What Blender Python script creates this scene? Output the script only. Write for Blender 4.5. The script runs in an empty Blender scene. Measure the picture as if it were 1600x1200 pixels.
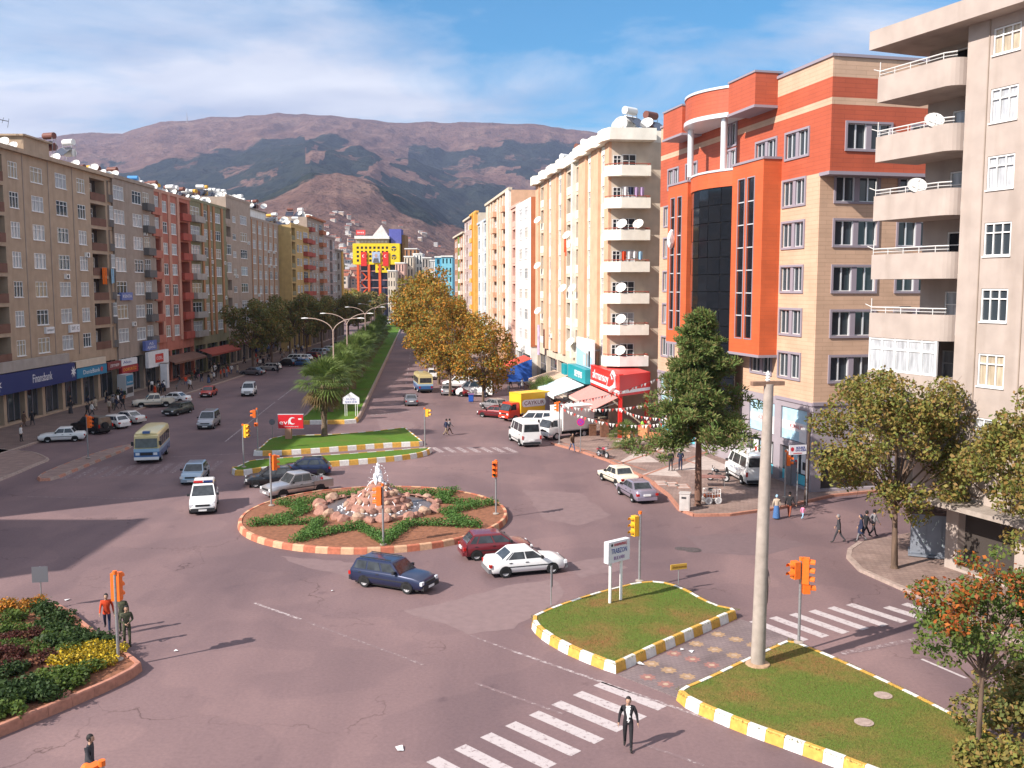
import bpy, bmesh, math, random
import numpy as np
from mathutils import Vector, Matrix, Euler
from math import radians as R, sin, cos, pi, atan2, hypot
random.seed(7); np.random.seed(7)
scene = bpy.context.scene
C = scene.collection

# ------------------------------------------------------------------ camera
PITCH = math.atan(0.1)
cam_data = bpy.data.cameras.new('camera'); cam = bpy.data.objects.new('camera', cam_data); C.objects.link(cam)
cam.location = (0, 0, 15); cam.rotation_euler = (pi/2 - PITCH, 0, 0)
cam_data.sensor_width = 36; cam_data.lens = 36*1500/1600; cam_data.clip_end = 30000; cam_data.clip_start = .5
scene.camera = cam
# ------------------------------------------------------------------ sky and sun
SUN_EL, SHADOW = R(36), R(33)          # shadows run 33 degrees from +X towards +Y
world = bpy.data.worlds.new('World'); scene.world = world; world.use_nodes = True
nt = world.node_tree; nt.nodes.clear()
def wn(t, **k):
    n = nt.nodes.new(t)
    for a, b in k.items(): setattr(n, a, b)
    return n
wl = nt.links.new
sky = wn('ShaderNodeTexSky', sky_type='NISHITA', sun_disc=False)
sky.sun_elevation = SUN_EL
sun_dir = Vector((-cos(SHADOW), -sin(SHADOW), 0))           # towards the sun on the ground plane
sky.sun_rotation = atan2(sun_dir.x, sun_dir.y)
sky.altitude = 600; sky.air_density = 1.0; sky.dust_density = .35; sky.ozone_density = 2.2
tc = wn('ShaderNodeTexCoord'); sep = wn('ShaderNodeSeparateXYZ'); wl(tc.outputs['Generated'], sep.inputs[0])
zc = wn('ShaderNodeMath', operation='MAXIMUM'); zc.inputs[1].default_value = .02; wl(sep.outputs[2], zc.inputs[0])
za = wn('ShaderNodeMath', operation='ADD'); za.inputs[1].default_value = .26; wl(zc.outputs[0], za.inputs[0])
dx = wn('ShaderNodeMath', operation='DIVIDE'); wl(sep.outputs[0], dx.inputs[0]); wl(za.outputs[0], dx.inputs[1])
dy = wn('ShaderNodeMath', operation='DIVIDE'); wl(sep.outputs[1], dy.inputs[0]); wl(za.outputs[0], dy.inputs[1])
cb = wn('ShaderNodeCombineXYZ'); wl(dx.outputs[0], cb.inputs[0]); wl(dy.outputs[0], cb.inputs[1])
mp = wn('ShaderNodeMapping'); mp.inputs['Location'].default_value = (11.6, 5.9, 0); mp.inputs['Rotation'].default_value = (0, 0, R(24)); mp.inputs['Scale'].default_value = (.8, 1.5, 1)
wl(cb.outputs[0], mp.inputs[0])
n1 = wn('ShaderNodeTexNoise'); n1.inputs['Scale'].default_value = .8; n1.inputs['Detail'].default_value = 11; n1.inputs['Roughness'].default_value = .6; n1.inputs['Distortion'].default_value = .6
wl(mp.outputs[0], n1.inputs['Vector'])
cr = wn('ShaderNodeValToRGB'); cr.color_ramp.elements[0].position = .38; cr.color_ramp.elements[1].position = .53; wl(n1.outputs['Fac'], cr.inputs[0])
n2 = wn('ShaderNodeTexNoise'); n2.inputs['Scale'].default_value = 2.6; n2.inputs['Detail'].default_value = 6; wl(mp.outputs[0], n2.inputs['Vector'])
cc = wn('ShaderNodeValToRGB'); cc.color_ramp.elements[0].position = .3; cc.color_ramp.elements[0].color = (3.3, 3.6, 4.4, 1); cc.color_ramp.elements[1].position = .68; cc.color_ramp.elements[1].color = (6.0, 6.0, 6.2, 1)
wl(n2.outputs['Fac'], cc.inputs[0])
tint = wn('ShaderNodeMixRGB', blend_type='MULTIPLY'); tint.inputs[0].default_value = 1; tint.inputs[2].default_value = (.15, .68, .84, 1); wl(sky.outputs[0], tint.inputs[1])
cm = wn('ShaderNodeMath', operation='MULTIPLY'); cm.inputs[1].default_value = .94; wl(cr.outputs[0], cm.inputs[0])
mx = wn('ShaderNodeMixRGB'); wl(cm.outputs[0], mx.inputs[0]); wl(tint.outputs[0], mx.inputs[1]); wl(cc.outputs[0], mx.inputs[2])
bg = wn('ShaderNodeBackground'); bg.inputs[1].default_value = .105; wl(mx.outputs[0], bg.inputs[0])
wo = wn('ShaderNodeOutputWorld'); wl(bg.outputs[0], wo.inputs[0])
sl = bpy.data.lights.new('sun', 'SUN'); sl.energy = 4.2; sl.angle = R(.55); sl.color = (1, .92, .84)
so = bpy.data.objects.new('sun', sl); C.objects.link(so)
to_sun = Vector((sun_dir.x*cos(SUN_EL), sun_dir.y*cos(SUN_EL), sin(SUN_EL)))
so.rotation_euler = to_sun.to_track_quat('Z', 'Y').to_euler(); so.location = (-60, -40, 80)
vs = scene.view_settings; vs.view_transform = 'Standard'; vs.look = 'None'; vs.exposure = .9; vs.gamma = 1; vs.use_curve_mapping = False
scene.cycles.max_bounces = 6; scene.cycles.diffuse_bounces = 3; scene.cycles.glossy_bounces = 2; scene.cycles.transmission_bounces = 4
scene.cycles.transparent_max_bounces = 6; scene.cycles.volume_bounces = 0; scene.cycles.sample_clamp_indirect = 4
# ------------------------------------------------------------------ helpers
def ground_point(px, py, z=0.0):
    """photograph pixel (1600 wide) to the point at height z of the surveyed place"""
    a = (px-800)/1500; b = -(py-600)/1500
    dy_, dz_ = cos(PITCH)+b*sin(PITCH), -sin(PITCH)+b*cos(PITCH)
    t = (z-15)/dz_
    return Vector((a*t, dy_*t, z))
G = ground_point
def at_depth(px, py, Y):
    a = (px-800)/1500; b = -(py-600)/1500
    dy_, dz_ = cos(PITCH)+b*sin(PITCH), -sin(PITCH)+b*cos(PITCH)
    t = Y/dy_
    return Vector((a*t, Y, 15+dz_*t))

MATS = {}
def mat(name, col, rough=.7, metal=0., var=.0, scale=4., col2=None, bump=0., spec=.4, island=None, detail=4, stretch=None, coat=0., emit=None, dirt=None, alpha=None):
    if name in MATS: return MATS[name]
    m = bpy.data.materials.new(name); m.use_nodes = True; MATS[name] = m
    t = m.node_tree; p = t.nodes['Principled BSDF']; l = t.links.new
    c = tuple(col)+(1,)
    p.inputs['Base Color'].default_value = c; p.inputs['Roughness'].default_value = rough; p.inputs['Metallic'].default_value = metal
    p.inputs['Specular IOR Level'].default_value = spec; p.inputs['Coat Weight'].default_value = coat
    m.diffuse_color = c
    if emit: p.inputs['Emission Color'].default_value = tuple(emit[:3])+(1,); p.inputs['Emission Strength'].default_value = emit[3]
    src = None
    if island:                                   # random tint of each leaf or blade
        g = t.nodes.new('ShaderNodeNewGeometry'); r = t.nodes.new('ShaderNodeValToRGB'); r.color_ramp.interpolation = 'LINEAR'
        e = r.color_ramp.elements; n = len(island)
        e[0].position = 0; e[0].color = tuple(island[0])+(1,); e[1].position = 1; e[1].color = tuple(island[-1])+(1,)
        for i in range(1, n-1):
            q = e.new(i/(n-1)); q.color = tuple(island[i])+(1,)
        l(g.outputs['Random Per Island'], r.inputs[0]); src = r.outputs[0]
        l(src, p.inputs['Base Color'])
    if var or col2 or bump:
        tcn = t.nodes.new('ShaderNodeTexCoord'); nz = t.nodes.new('ShaderNodeTexNoise'); nz.inputs['Scale'].default_value = scale; nz.inputs['Detail'].default_value = detail
        mpn = t.nodes.new('ShaderNodeMapping'); l(tcn.outputs['Object'], mpn.inputs[0])
        if stretch: mpn.inputs['Scale'].default_value = stretch
        l(mpn.outputs[0], nz.inputs['Vector'])
        if (var or col2) and not island:
            a = col2 if col2 else [max(0, x*(1-var)) for x in col]; b = col if col2 else [min(1, x*(1+var)) for x in col]
            r = t.nodes.new('ShaderNodeValToRGB'); r.color_ramp.elements[0].position = .3; r.color_ramp.elements[1].position = .7
            r.color_ramp.elements[0].color = tuple(a)+(1,); r.color_ramp.elements[1].color = tuple(b)+(1,)
            l(nz.outputs['Fac'], r.inputs[0]); src = r.outputs[0]; l(src, p.inputs['Base Color'])
        if bump:
            bn = t.nodes.new('ShaderNodeBump'); bn.inputs['Strength'].default_value = bump; bn.inputs['Distance'].default_value = .03
            nb = t.nodes.new('ShaderNodeTexNoise'); nb.inputs['Scale'].default_value = scale*6; nb.inputs['Detail'].default_value = 3; l(mpn.outputs[0], nb.inputs['Vector'])
            l(nb.outputs['Fac'], bn.inputs['Height']); l(bn.outputs[0], p.inputs['Normal'])
    if dirt and src is not None or dirt:          # rain streaks running down a wall
        tcn = t.nodes.new('ShaderNodeTexCoord'); mpn = t.nodes.new('ShaderNodeMapping'); mpn.inputs['Scale'].default_value = (.55, .55, .06); l(tcn.outputs['Object'], mpn.inputs[0])
        nz = t.nodes.new('ShaderNodeTexNoise'); nz.inputs['Scale'].default_value = 1.6; nz.inputs['Detail'].default_value = 6; l(mpn.outputs[0], nz.inputs['Vector'])
        r = t.nodes.new('ShaderNodeValToRGB'); r.color_ramp.elements[0].position = .5; r.color_ramp.elements[1].position = .85
        r.color_ramp.elements[0].color = (1, 1, 1, 1); d = dirt; r.color_ramp.elements[1].color = (d, d*.97, d*.93, 1); l(nz.outputs['Fac'], r.inputs[0])
        mm = t.nodes.new('ShaderNodeMixRGB'); mm.blend_type = 'MULTIPLY'; mm.inputs[0].default_value = 1
        if src is not None: l(src, mm.inputs[1])
        else: mm.inputs[1].default_value = c
        l(r.outputs[0], mm.inputs[2]); l(mm.outputs[0], p.inputs['Base Color'])
    return m

class MB:
    """collects faces, then becomes one mesh"""
    def __init__(s): s.v = []; s.f = []; s.m = []
    def poly(s, pts, m=0):
        i = len(s.v); s.v += [tuple(p) for p in pts]; s.f.append(tuple(range(i, i+len(pts)))); s.m.append(m); return s
    def box(s, x0, x1, y0, y1, z0, z1, m=0, skip=''):
        i = len(s.v)
        s.v += [(x0,y0,z0),(x1,y0,z0),(x1,y1,z0),(x0,y1,z0),(x0,y0,z1),(x1,y0,z1),(x1,y1,z1),(x0,y1,z1)]
        for k, q in (('b',(3,2,1,0)),('t',(4,5,6,7)),('f',(0,1,5,4)),('r',(1,2,6,5)),('k',(2,3,7,6)),('l',(3,0,4,7))):
            if k not in skip: s.f.append(tuple(i+a for a in q)); s.m.append(m)
        return s
    def prism(s, poly, z0, z1, m=0, mtop=None, bottom=True):
        n = len(poly); i = len(s.v)
        s.v += [(p[0],p[1],z0) for p in poly]+[(p[0],p[1],z1) for p in poly]
        for k in range(n):
            j = (k+1) % n; s.f.append((i+k,i+j,i+n+j,i+n+k)); s.m.append(m)
        s.f.append(tuple(i+n+k for k in range(n))); s.m.append(m if mtop is None else mtop)
        if bottom: s.f.append(tuple(i+k for k in reversed(range(n)))); s.m.append(m)
        return s
    def path(s, pts, rad, n=8, m=0, caps=True, flat=1.0):
        pts = [Vector(p) for p in pts]; i0 = len(s.v)
        if not hasattr(rad, '__len__'): rad = [rad]*len(pts)
        up = Vector((0,0,1))
        for k, p in enumerate(pts):
            d = (pts[min(k+1,len(pts)-1)]-pts[max(k-1,0)]).normalized()
            a = d.cross(up)
            if a.length < .05: a = d.cross(Vector((0,1,0)))
            a.normalize(); b = a.cross(d)
            for j in range(n):
                t = 2*pi*j/n; q = p+a*cos(t)*rad[k]+b*sin(t)*rad[k]*flat; s.v.append((q.x,q.y,q.z))
        for k in range(len(pts)-1):
            for j in range(n):
                o = i0+k*n; j2 = (j+1) % n
                s.f.append((o+j,o+j2,o+n+j2,o+n+j)); s.m.append(m)
        if caps:
            s.f.append(tuple(i0+j for j in reversed(range(n)))); s.m.append(m)
            o = i0+(len(pts)-1)*n; s.f.append(tuple(o+j for j in range(n))); s.m.append(m)
        return s
    def tube(s, p0, p1, r0, r1=None, n=8, m=0, caps=True): return s.path([p0,p1], [r0, r0 if r1 is None else r1], n, m, caps)
    def lathe(s, prof, n=12, m=0, cx=0, cy=0, cap=True):
        i = len(s.v); k = len(prof)
        for r, z in prof:
            for j in range(n): t = 2*pi*j/n; s.v.append((cx+r*cos(t), cy+r*sin(t), z))
        for a in range(k-1):
            for j in range(n):
                j2 = (j+1) % n; s.f.append((i+a*n+j,i+a*n+j2,i+a*n+n+j2,i+a*n+n+j)); s.m.append(m)
        if cap:
            s.f.append(tuple(i+j for j in reversed(range(n)))); s.m.append(m); s.f.append(tuple(i+(k-1)*n+j for j in range(n))); s.m.append(m)
        return s
    def ball(s, c, r, m=0, nu=8, nv=6, sc=(1,1,1)):
        i = len(s.v); c = Vector(c)
        s.v.append((c.x, c.y, c.z-r*sc[2]))
        for a in range(1, nv):
            t = -pi/2+pi*a/nv
            for j in range(nu): u = 2*pi*j/nu; s.v.append((c.x+r*sc[0]*cos(t)*cos(u), c.y+r*sc[1]*cos(t)*sin(u), c.z+r*sc[2]*sin(t)))
        s.v.append((c.x, c.y, c.z+r*sc[2])); top = len(s.v)-1
        for j in range(nu):
            j2 = (j+1) % nu
            s.f.append((i, i+1+j2, i+1+j)); s.m.append(m)
            for a in range(nv-2): o = i+1+a*nu; s.f.append((o+j,o+j2,o+nu+j2,o+nu+j)); s.m.append(m)
            o = i+1+(nv-2)*nu; s.f.append((o+j,o+j2,top)); s.m.append(m)
        return s
    def add(s, o, M=None):
        i = len(s.v)
        s.v += [tuple(M @ Vector(p)) for p in o.v] if M else o.v
        s.f += [tuple(i+a for a in q) for q in o.f]; s.m += o.m; return s
    def mesh(s, name, mats, smooth=None):
        me = bpy.data.meshes.new(name); me.from_pydata(s.v, [], s.f)
        mats = mats if isinstance(mats, (list, tuple)) else [mats]
        for q in mats: me.materials.append(q)
        if len(mats) > 1: me.polygons.foreach_set('material_index', s.m)
        if smooth is not None:
            me.polygons.foreach_set('use_smooth', [True]*len(s.f)); me.update()
            me.set_sharp_from_angle(angle=R(smooth))
        me.update(); return me
    def build(s, name, mats, parent=None, loc=(0,0,0), rz=0, smooth=None): return new(name, s.mesh(name, mats, smooth), parent, loc, rz)
def new(name, me, parent=None, loc=(0,0,0), rz=0, sc=None):
    o = bpy.data.objects.new(name, me); C.objects.link(o); o.location = loc; o.rotation_euler = (0,0,rz)
    if sc: o.scale = (sc,)*3 if not hasattr(sc,'__len__') else sc
    if parent is not None: o.parent = parent
    return o
def tag(o, label, cat, group=None):
    o['label'] = label; o['category'] = cat
    if group: o['group'] = group
    return o
def thing(name, label, cat, loc=(0,0,0), rz=0, group=None): return tag(new(name, None, None, loc, rz), label, cat, group)
def structure(o): o['kind'] = 'structure'; return o
def stuff(o): o['kind'] = 'stuff'; return o
def copy_tree(o, parent=None):
    c = o.copy(); C.objects.link(c); c.parent = parent
    for ch in o.children: copy_tree(ch, c)
    return c
def np_mesh(name, v, q, mats, mi=None):
    me = bpy.data.meshes.new(name); n = len(q); k = q.shape[1]
    me.vertices.add(len(v)); me.vertices.foreach_set('co', np.asarray(v, dtype=np.float32).ravel())
    me.loops.add(n*k); me.loops.foreach_set('vertex_index', q.astype(np.int32).ravel())
    me.polygons.add(n); me.polygons.foreach_set('loop_start', np.arange(0, n*k, k, dtype=np.int32)); 
    for m in (mats if isinstance(mats,(list,tuple)) else [mats]): me.materials.append(m)
    if mi is not None: me.polygons.foreach_set('material_index', mi.astype(np.int32))
    me.update(calc_edges=True); me.validate(); return me
def text_mesh(body, size, m, extrude=.004, width=None):
    """lettering standing in the XZ plane, facing -Y, centred"""
    cu = bpy.data.curves.new('lettering', 'FONT'); cu.body = body; cu.size = size; cu.extrude = extrude; cu.align_x = 'CENTER'; cu.align_y = 'CENTER'; cu.resolution_u = 2
    o = bpy.data.objects.new('lettering', cu); C.objects.link(o)
    me = bpy.data.meshes.new_from_object(o); bpy.data.objects.remove(o); bpy.data.curves.remove(cu)
    if width:
        xs = [v.co.x for v in me.vertices]; k = width/max(.01, max(xs)-min(xs)); me.transform(Matrix.Diagonal((k,1,1,1)))
    me.transform(Matrix.Rotation(pi/2, 4, 'X')); me.materials.clear(); me.materials.append(m); return me
def lerp(a, b, t): return a+(b-a)*t

# common materials
white_paint = mat('white_paint', (.8,.79,.77), .5, var=.06, scale=9)
yellow_paint = mat('yellow_paint', (.60,.335,.065), .6, var=.16, scale=6, bump=.2)
kerb_white = mat('kerb_white', (.70,.67,.63), .7, var=.12, scale=6, bump=.2)
kerb_pink = mat('kerb_pink', (.42,.19,.13), .8, var=.18, scale=5, bump=.3)
kerb_cream = mat('kerb_cream', (.56,.33,.20), .8, var=.15, scale=5, bump=.3)
kerb_red = mat('kerb_red', (.44,.14,.08), .8, var=.18, scale=5, bump=.3)
kerb_stone = mat('kerb_stone', (.36,.27,.23), .85, var=.2, scale=4, bump=.3)
steel = mat('galvanised_steel', (.36,.36,.37), .45, .6, var=.15, scale=14)
dark_metal = mat('dark_metal', (.05,.05,.055), .5, .3)
orange_paint = mat('signal_orange', (.82,.16,.02), .45, var=.08, scale=8)
amber_paint = mat('signal_amber', (.85,.42,.03), .45, var=.06, scale=8)
black_plastic = mat('black_plastic', (.02,.02,.022), .5)
concrete = mat('concrete', (.35,.295,.255), .85, var=.14, scale=3, bump=.25, dirt=.7)
glass_dark = mat('window_glass', (.035,.045,.055), .06, spec=.6)
glass_curtain = mat('curtained_glass', (.42,.43,.45), .12, spec=.6, var=.3, scale=2.2, stretch=(2.5,2.5,.4))
glass_warm = mat('warm_curtained_glass', (.40,.33,.24), .15, spec=.6, var=.3, scale=2.2, stretch=(2.5,2.5,.4))
glass_blue = mat('blue_glass', (.010,.012,.016), .05, spec=.32)
bark = mat('bark', (.13,.085,.06), .95, var=.35, scale=5, bump=.6, stretch=(1,1,.25))
earth = mat('red_earth', (.23,.095,.05), .95, var=.3, scale=3.5, bump=.8, detail=8)
# ------------------------------------------------------------------ ground, roads, pavements, islands
def asphalt_material():
    m = bpy.data.materials.new('asphalt'); m.use_nodes = True; t = m.node_tree; l = t.links.new; p = t.nodes['Principled BSDF']
    def nd(k, **a):
        n = t.nodes.new(k)
        for x, y in a.items(): setattr(n, x, y)
        return n
    tc_ = nd('ShaderNodeTexCoord')
    def noise(sc, det, stretch=None, rough=.5):
        mp_ = nd('ShaderNodeMapping'); l(tc_.outputs['Object'], mp_.inputs[0])
        if stretch: mp_.inputs['Scale'].default_value = stretch; mp_.inputs['Rotation'].default_value = (0,0,R(12))
        n = nd('ShaderNodeTexNoise'); n.inputs['Scale'].default_value = sc; n.inputs['Detail'].default_value = det; n.inputs['Roughness'].default_value = rough; l(mp_.outputs[0], n.inputs['Vector']); return n.outputs['Fac']
    def ramp(src, stops):
        r = nd('ShaderNodeValToRGB'); e = r.color_ramp.elements
        e[0].position, e[0].color = stops[0][0], tuple(stops[0][1])+(1,); e[1].position, e[1].color = stops[-1][0], tuple(stops[-1][1])+(1,)
        for q, c in stops[1:-1]: x = e.new(q); x.color = tuple(c)+(1,)
        l(src, r.inputs[0]); return r.outputs[0]
    def mul(a, b, f=1):
        n = nd('ShaderNodeMixRGB', blend_type='MULTIPLY'); n.inputs[0].default_value = f; l(a, n.inputs[1]); l(b, n.inputs[2]); return n.outputs[0]
    base = ramp(noise(.085, 6), [(.3,(.160,.107,.110)),(.5,(.19,.125,.126)),(.7,(.226,.149,.145))])
    tracks = ramp(noise(.5, 5, (.35,.05,1)), [(.35,(.76,.76,.79)),(.6,(1.10,1.08,1.06))])
    patch = ramp(noise(.22, 2, None, .3), [(.485,(1,1,1)),(.515,(.91,.915,.93))])
    grit = ramp(noise(7, 6, None, .7), [(.25,(.78,.78,.8)),(.75,(1.2,1.18,1.16))])
    fine = ramp(noise(45, 3, None, .7), [(.3,(.85,.85,.86)),(.7,(1.14,1.13,1.12))])
    c = mul(mul(mul(mul(base, tracks), patch), grit, .8), fine, .8)
    # cracks
    wv = nd('ShaderNodeTexNoise'); wv.inputs['Scale'].default_value = .6; wv.inputs['Detail'].default_value = 5; l(tc_.outputs['Object'], wv.inputs['Vector'])
    mxv = nd('ShaderNodeMixRGB'); mxv.inputs[0].default_value = .45; l(tc_.outputs['Object'], mxv.inputs[1])
    ad = nd('ShaderNodeVectorMath', operation='ADD'); sc_ = nd('ShaderNodeVectorMath', operation='SCALE'); sc_.inputs['Scale'].default_value = 3.2
    l(wv.outputs['Color'], sc_.inputs[0]); l(tc_.outputs['Object'], ad.inputs[0]); l(sc_.outputs[0], ad.inputs[1])
    vo = nd('ShaderNodeTexVoronoi', feature='DISTANCE_TO_EDGE'); vo.inputs['Scale'].default_value = .11; l(ad.outputs[0], vo.inputs['Vector'])
    cr_ = ramp(vo.outputs['Distance'], [(.0015,(.45,.42,.42)),(.0045,(1,1,1))])
    msk = ramp(noise(.12, 2), [(.5,(0,0,0)),(.62,(1,1,1))])
    mk = nd('ShaderNodeMixRGB', blend_type='MULTIPLY'); l(msk, mk.inputs[0]); l(c, mk.inputs[1]); l(cr_, mk.inputs[2])
    # oil and dust stains
    st = ramp(noise(.9, 4), [(.66,(1,1,1)),(.78,(.72,.71,.74))])
    c = mul(mk.outputs[0], st)
    l(c, p.inputs['Base Color']); p.inputs['Roughness'].default_value = .82; p.inputs['Specular IOR Level'].default_value = .35
    b = nd('ShaderNodeBump'); b.inputs['Strength'].default_value = .25; b.inputs['Distance'].default_value = .01; l(noise(60, 2), b.inputs['Height']); l(b.outputs[0], p.inputs['Normal'])
    return m
asphalt = asphalt_material()
def paving_material(name, c1, c2, mortar, sc, rot=0, joint=.02, dirt=True, bw=.5, rh=.5):
    m = bpy.data.materials.new(name); m.use_nodes = True; t = m.node_tree; l = t.links.new; p = t.nodes['Principled BSDF']
    tc_ = t.nodes.new('ShaderNodeTexCoord'); mp_ = t.nodes.new('ShaderNodeMapping'); mp_.inputs['Rotation'].default_value = (0,0,rot); l(tc_.outputs['Object'], mp_.inputs[0])
    b = t.nodes.new('ShaderNodeTexBrick'); b.inputs['Scale'].default_value = sc; b.inputs['Color1'].default_value = tuple(c1)+(1,); b.inputs['Color2'].default_value = tuple(c2)+(1,); b.inputs['Mortar'].default_value = tuple(mortar)+(1,)
    b.inputs['Mortar Size'].default_value = joint; b.inputs['Brick Width'].default_value = bw; b.inputs['Row Height'].default_value = rh; l(mp_.outputs[0], b.inputs[0])
    n = t.nodes.new('ShaderNodeTexNoise'); n.inputs['Scale'].default_value = .7; n.inputs['Detail'].default_value = 8; l(tc_.outputs['Object'], n.inputs['Vector'])
    r = t.nodes.new('ShaderNodeValToRGB'); r.color_ramp.elements[0].position = .3; r.color_ramp.elements[1].position = .7; r.color_ramp.elements[0].color = (.68,.66,.65,1); r.color_ramp.elements[1].color = (1.12,1.1,1.08,1); l(n.outputs['Fac'], r.inputs[0])
    mm = t.nodes.new('ShaderNodeMixRGB'); mm.blend_type = 'MULTIPLY'; mm.inputs[0].default_value = 1; l(b.outputs['Color'], mm.inputs[1]); l(r.outputs[0], mm.inputs[2]); l(mm.outputs[0], p.inputs['Base Color'])
    bp = t.nodes.new('ShaderNodeBump'); bp.inputs['Strength'].default_value = .35; bp.inputs['Distance'].default_value = .01; l(b.outputs['Fac'], bp.inputs['Height']); bp.invert = True; l(bp.outputs[0], p.inputs['Normal'])
    p.inputs['Roughness'].default_value = .85; return m
pave_left = paving_material('pavement_brown', (.19,.125,.105), (.165,.11,.095), (.10,.07,.06), 2.2)
pave_right = paving_material('pavement_rose', (.30,.215,.185), (.26,.18,.155), (.17,.115,.10), 1.6, R(-14))
pave_path = paving_material('pavement_grey', (.215,.165,.165), (.19,.145,.15), (.12,.09,.09), 2.4, R(-24))
def grass_material(name, stops, sc):
    m = bpy.data.materials.new(name); m.use_nodes = True; t = m.node_tree; l = t.links.new; p = t.nodes['Principled BSDF']
    tc_ = t.nodes.new('ShaderNodeTexCoord'); n = t.nodes.new('ShaderNodeTexNoise'); n.inputs['Scale'].default_value = sc; n.inputs['Detail'].default_value = 8; n.inputs['Roughness'].default_value = .62; l(tc_.outputs['Object'], n.inputs['Vector'])
    r = t.nodes.new('ShaderNodeValToRGB'); e = r.color_ramp.elements; e[0].position, e[0].color = stops[0][0], tuple(stops[0][1])+(1,); e[1].position, e[1].color = stops[-1][0], tuple(stops[-1][1])+(1,)
    for q, c in stops[1:-1]: x = e.new(q); x.color = tuple(c)+(1,)
    l(n.outputs['Fac'], r.inputs[0])
    n2_ = t.nodes.new('ShaderNodeTexNoise'); n2_.inputs['Scale'].default_value = 22; n2_.inputs['Detail'].default_value = 3; l(tc_.outputs['Object'], n2_.inputs['Vector'])
    r2 = t.nodes.new('ShaderNodeValToRGB'); r2.color_ramp.elements[0].position = .3; r2.color_ramp.elements[1].position = .7; r2.color_ramp.elements[0].color = (.6,.6,.6,1); r2.color_ramp.elements[1].color = (1.3,1.3,1.3,1); l(n2_.outputs['Fac'], r2.inputs[0])
    mm = t.nodes.new('ShaderNodeMixRGB'); mm.blend_type = 'MULTIPLY'; mm.inputs[0].default_value = 1; l(r.outputs[0], mm.inputs[1]); l(r2.outputs[0], mm.inputs[2]); l(mm.outputs[0], p.inputs['Base Color'])
    b = t.nodes.new('ShaderNodeBump'); b.inputs['Strength'].default_value = .6; b.inputs['Distance'].default_value = .05; l(n2_.outputs['Fac'], b.inputs['Height']); l(b.outputs[0], p.inputs['Normal'])
    p.inputs['Roughness'].default_value = .95; p.inputs['Specular IOR Level'].default_value = .1; return m
grass_dry = grass_material('lawn_patchy', [(.34,(.26,.125,.05)),(.44,(.20,.155,.045)),(.54,(.125,.16,.032)),(.7,(.105,.175,.03))], .32)
grass_green = grass_material('lawn_green', [(.3,(.13,.155,.035)),(.5,(.085,.165,.022)),(.7,(.10,.195,.026))], .3)

structure(MB().box(-9000,9000,-200,9500,-.6,-.25).build('ground', mat('dry_ground', (.20,.15,.11), .95, var=.25, scale=.05)))
road = structure(MB().poly([(-80,-40,0),(80,-40,0),(80,560,0),(-120,560,0)]).build('road', asphalt))
def densify(pts, step):
    out = []
    for i in range(len(pts)):
        a, b = Vector(pts[i][:2]), Vector(pts[(i+1) % len(pts)][:2]); n = max(1, round((b-a).length/step))
        for k in range(n): out.append(a.lerp(b, k/n))
    return out
def chaikin(pts, it=2):
    pts = [Vector(p[:2]) for p in pts]
    for _ in range(it):
        q = []
        for i in range(len(pts)):
            a, b = pts[i], pts[(i+1) % len(pts)]
            if (a-b).length < 1e-4: q.append(a); continue
            q += [a.lerp(b,.25), a.lerp(b,.75)]
        pts = q
    out = []
    for p in pts:
        if not out or (p-out[-1]).length > .05: out.append(p)
    return out
def resample(pts, step):
    pts = [Vector(p[:2]) for p in pts]; L = [0]
    for i in range(len(pts)): L.append(L[-1]+(pts[(i+1) % len(pts)]-pts[i]).length)
    n = max(6, round(L[-1]/step)); out = []; j = 0
    for k in range(n):
        d = L[-1]*k/n
        while L[j+1] < d: j += 1
        t = (d-L[j])/max(1e-6, L[j+1]-L[j]); out.append(pts[j].lerp(pts[(j+1) % len(pts)], t))
    return out
def area(p): return sum(p[i][0]*p[(i+1) % len(p)][1]-p[(i+1) % len(p)][0]*p[i][1] for i in range(len(p)))/2
def inset(p, d):
    n = len(p); out = []
    for i in range(n):
        a = (p[i]-p[i-1]).normalized(); b = (p[(i+1) % n]-p[i]).normalized()
        na = Vector((-a.y,a.x)); nb = Vector((-b.y,b.x)); m_ = (na+nb)
        m_ = m_.normalized() if m_.length > .01 else na
        out.append(p[i]+m_*d/max(.5, m_.dot(na)))
    return out
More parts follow.
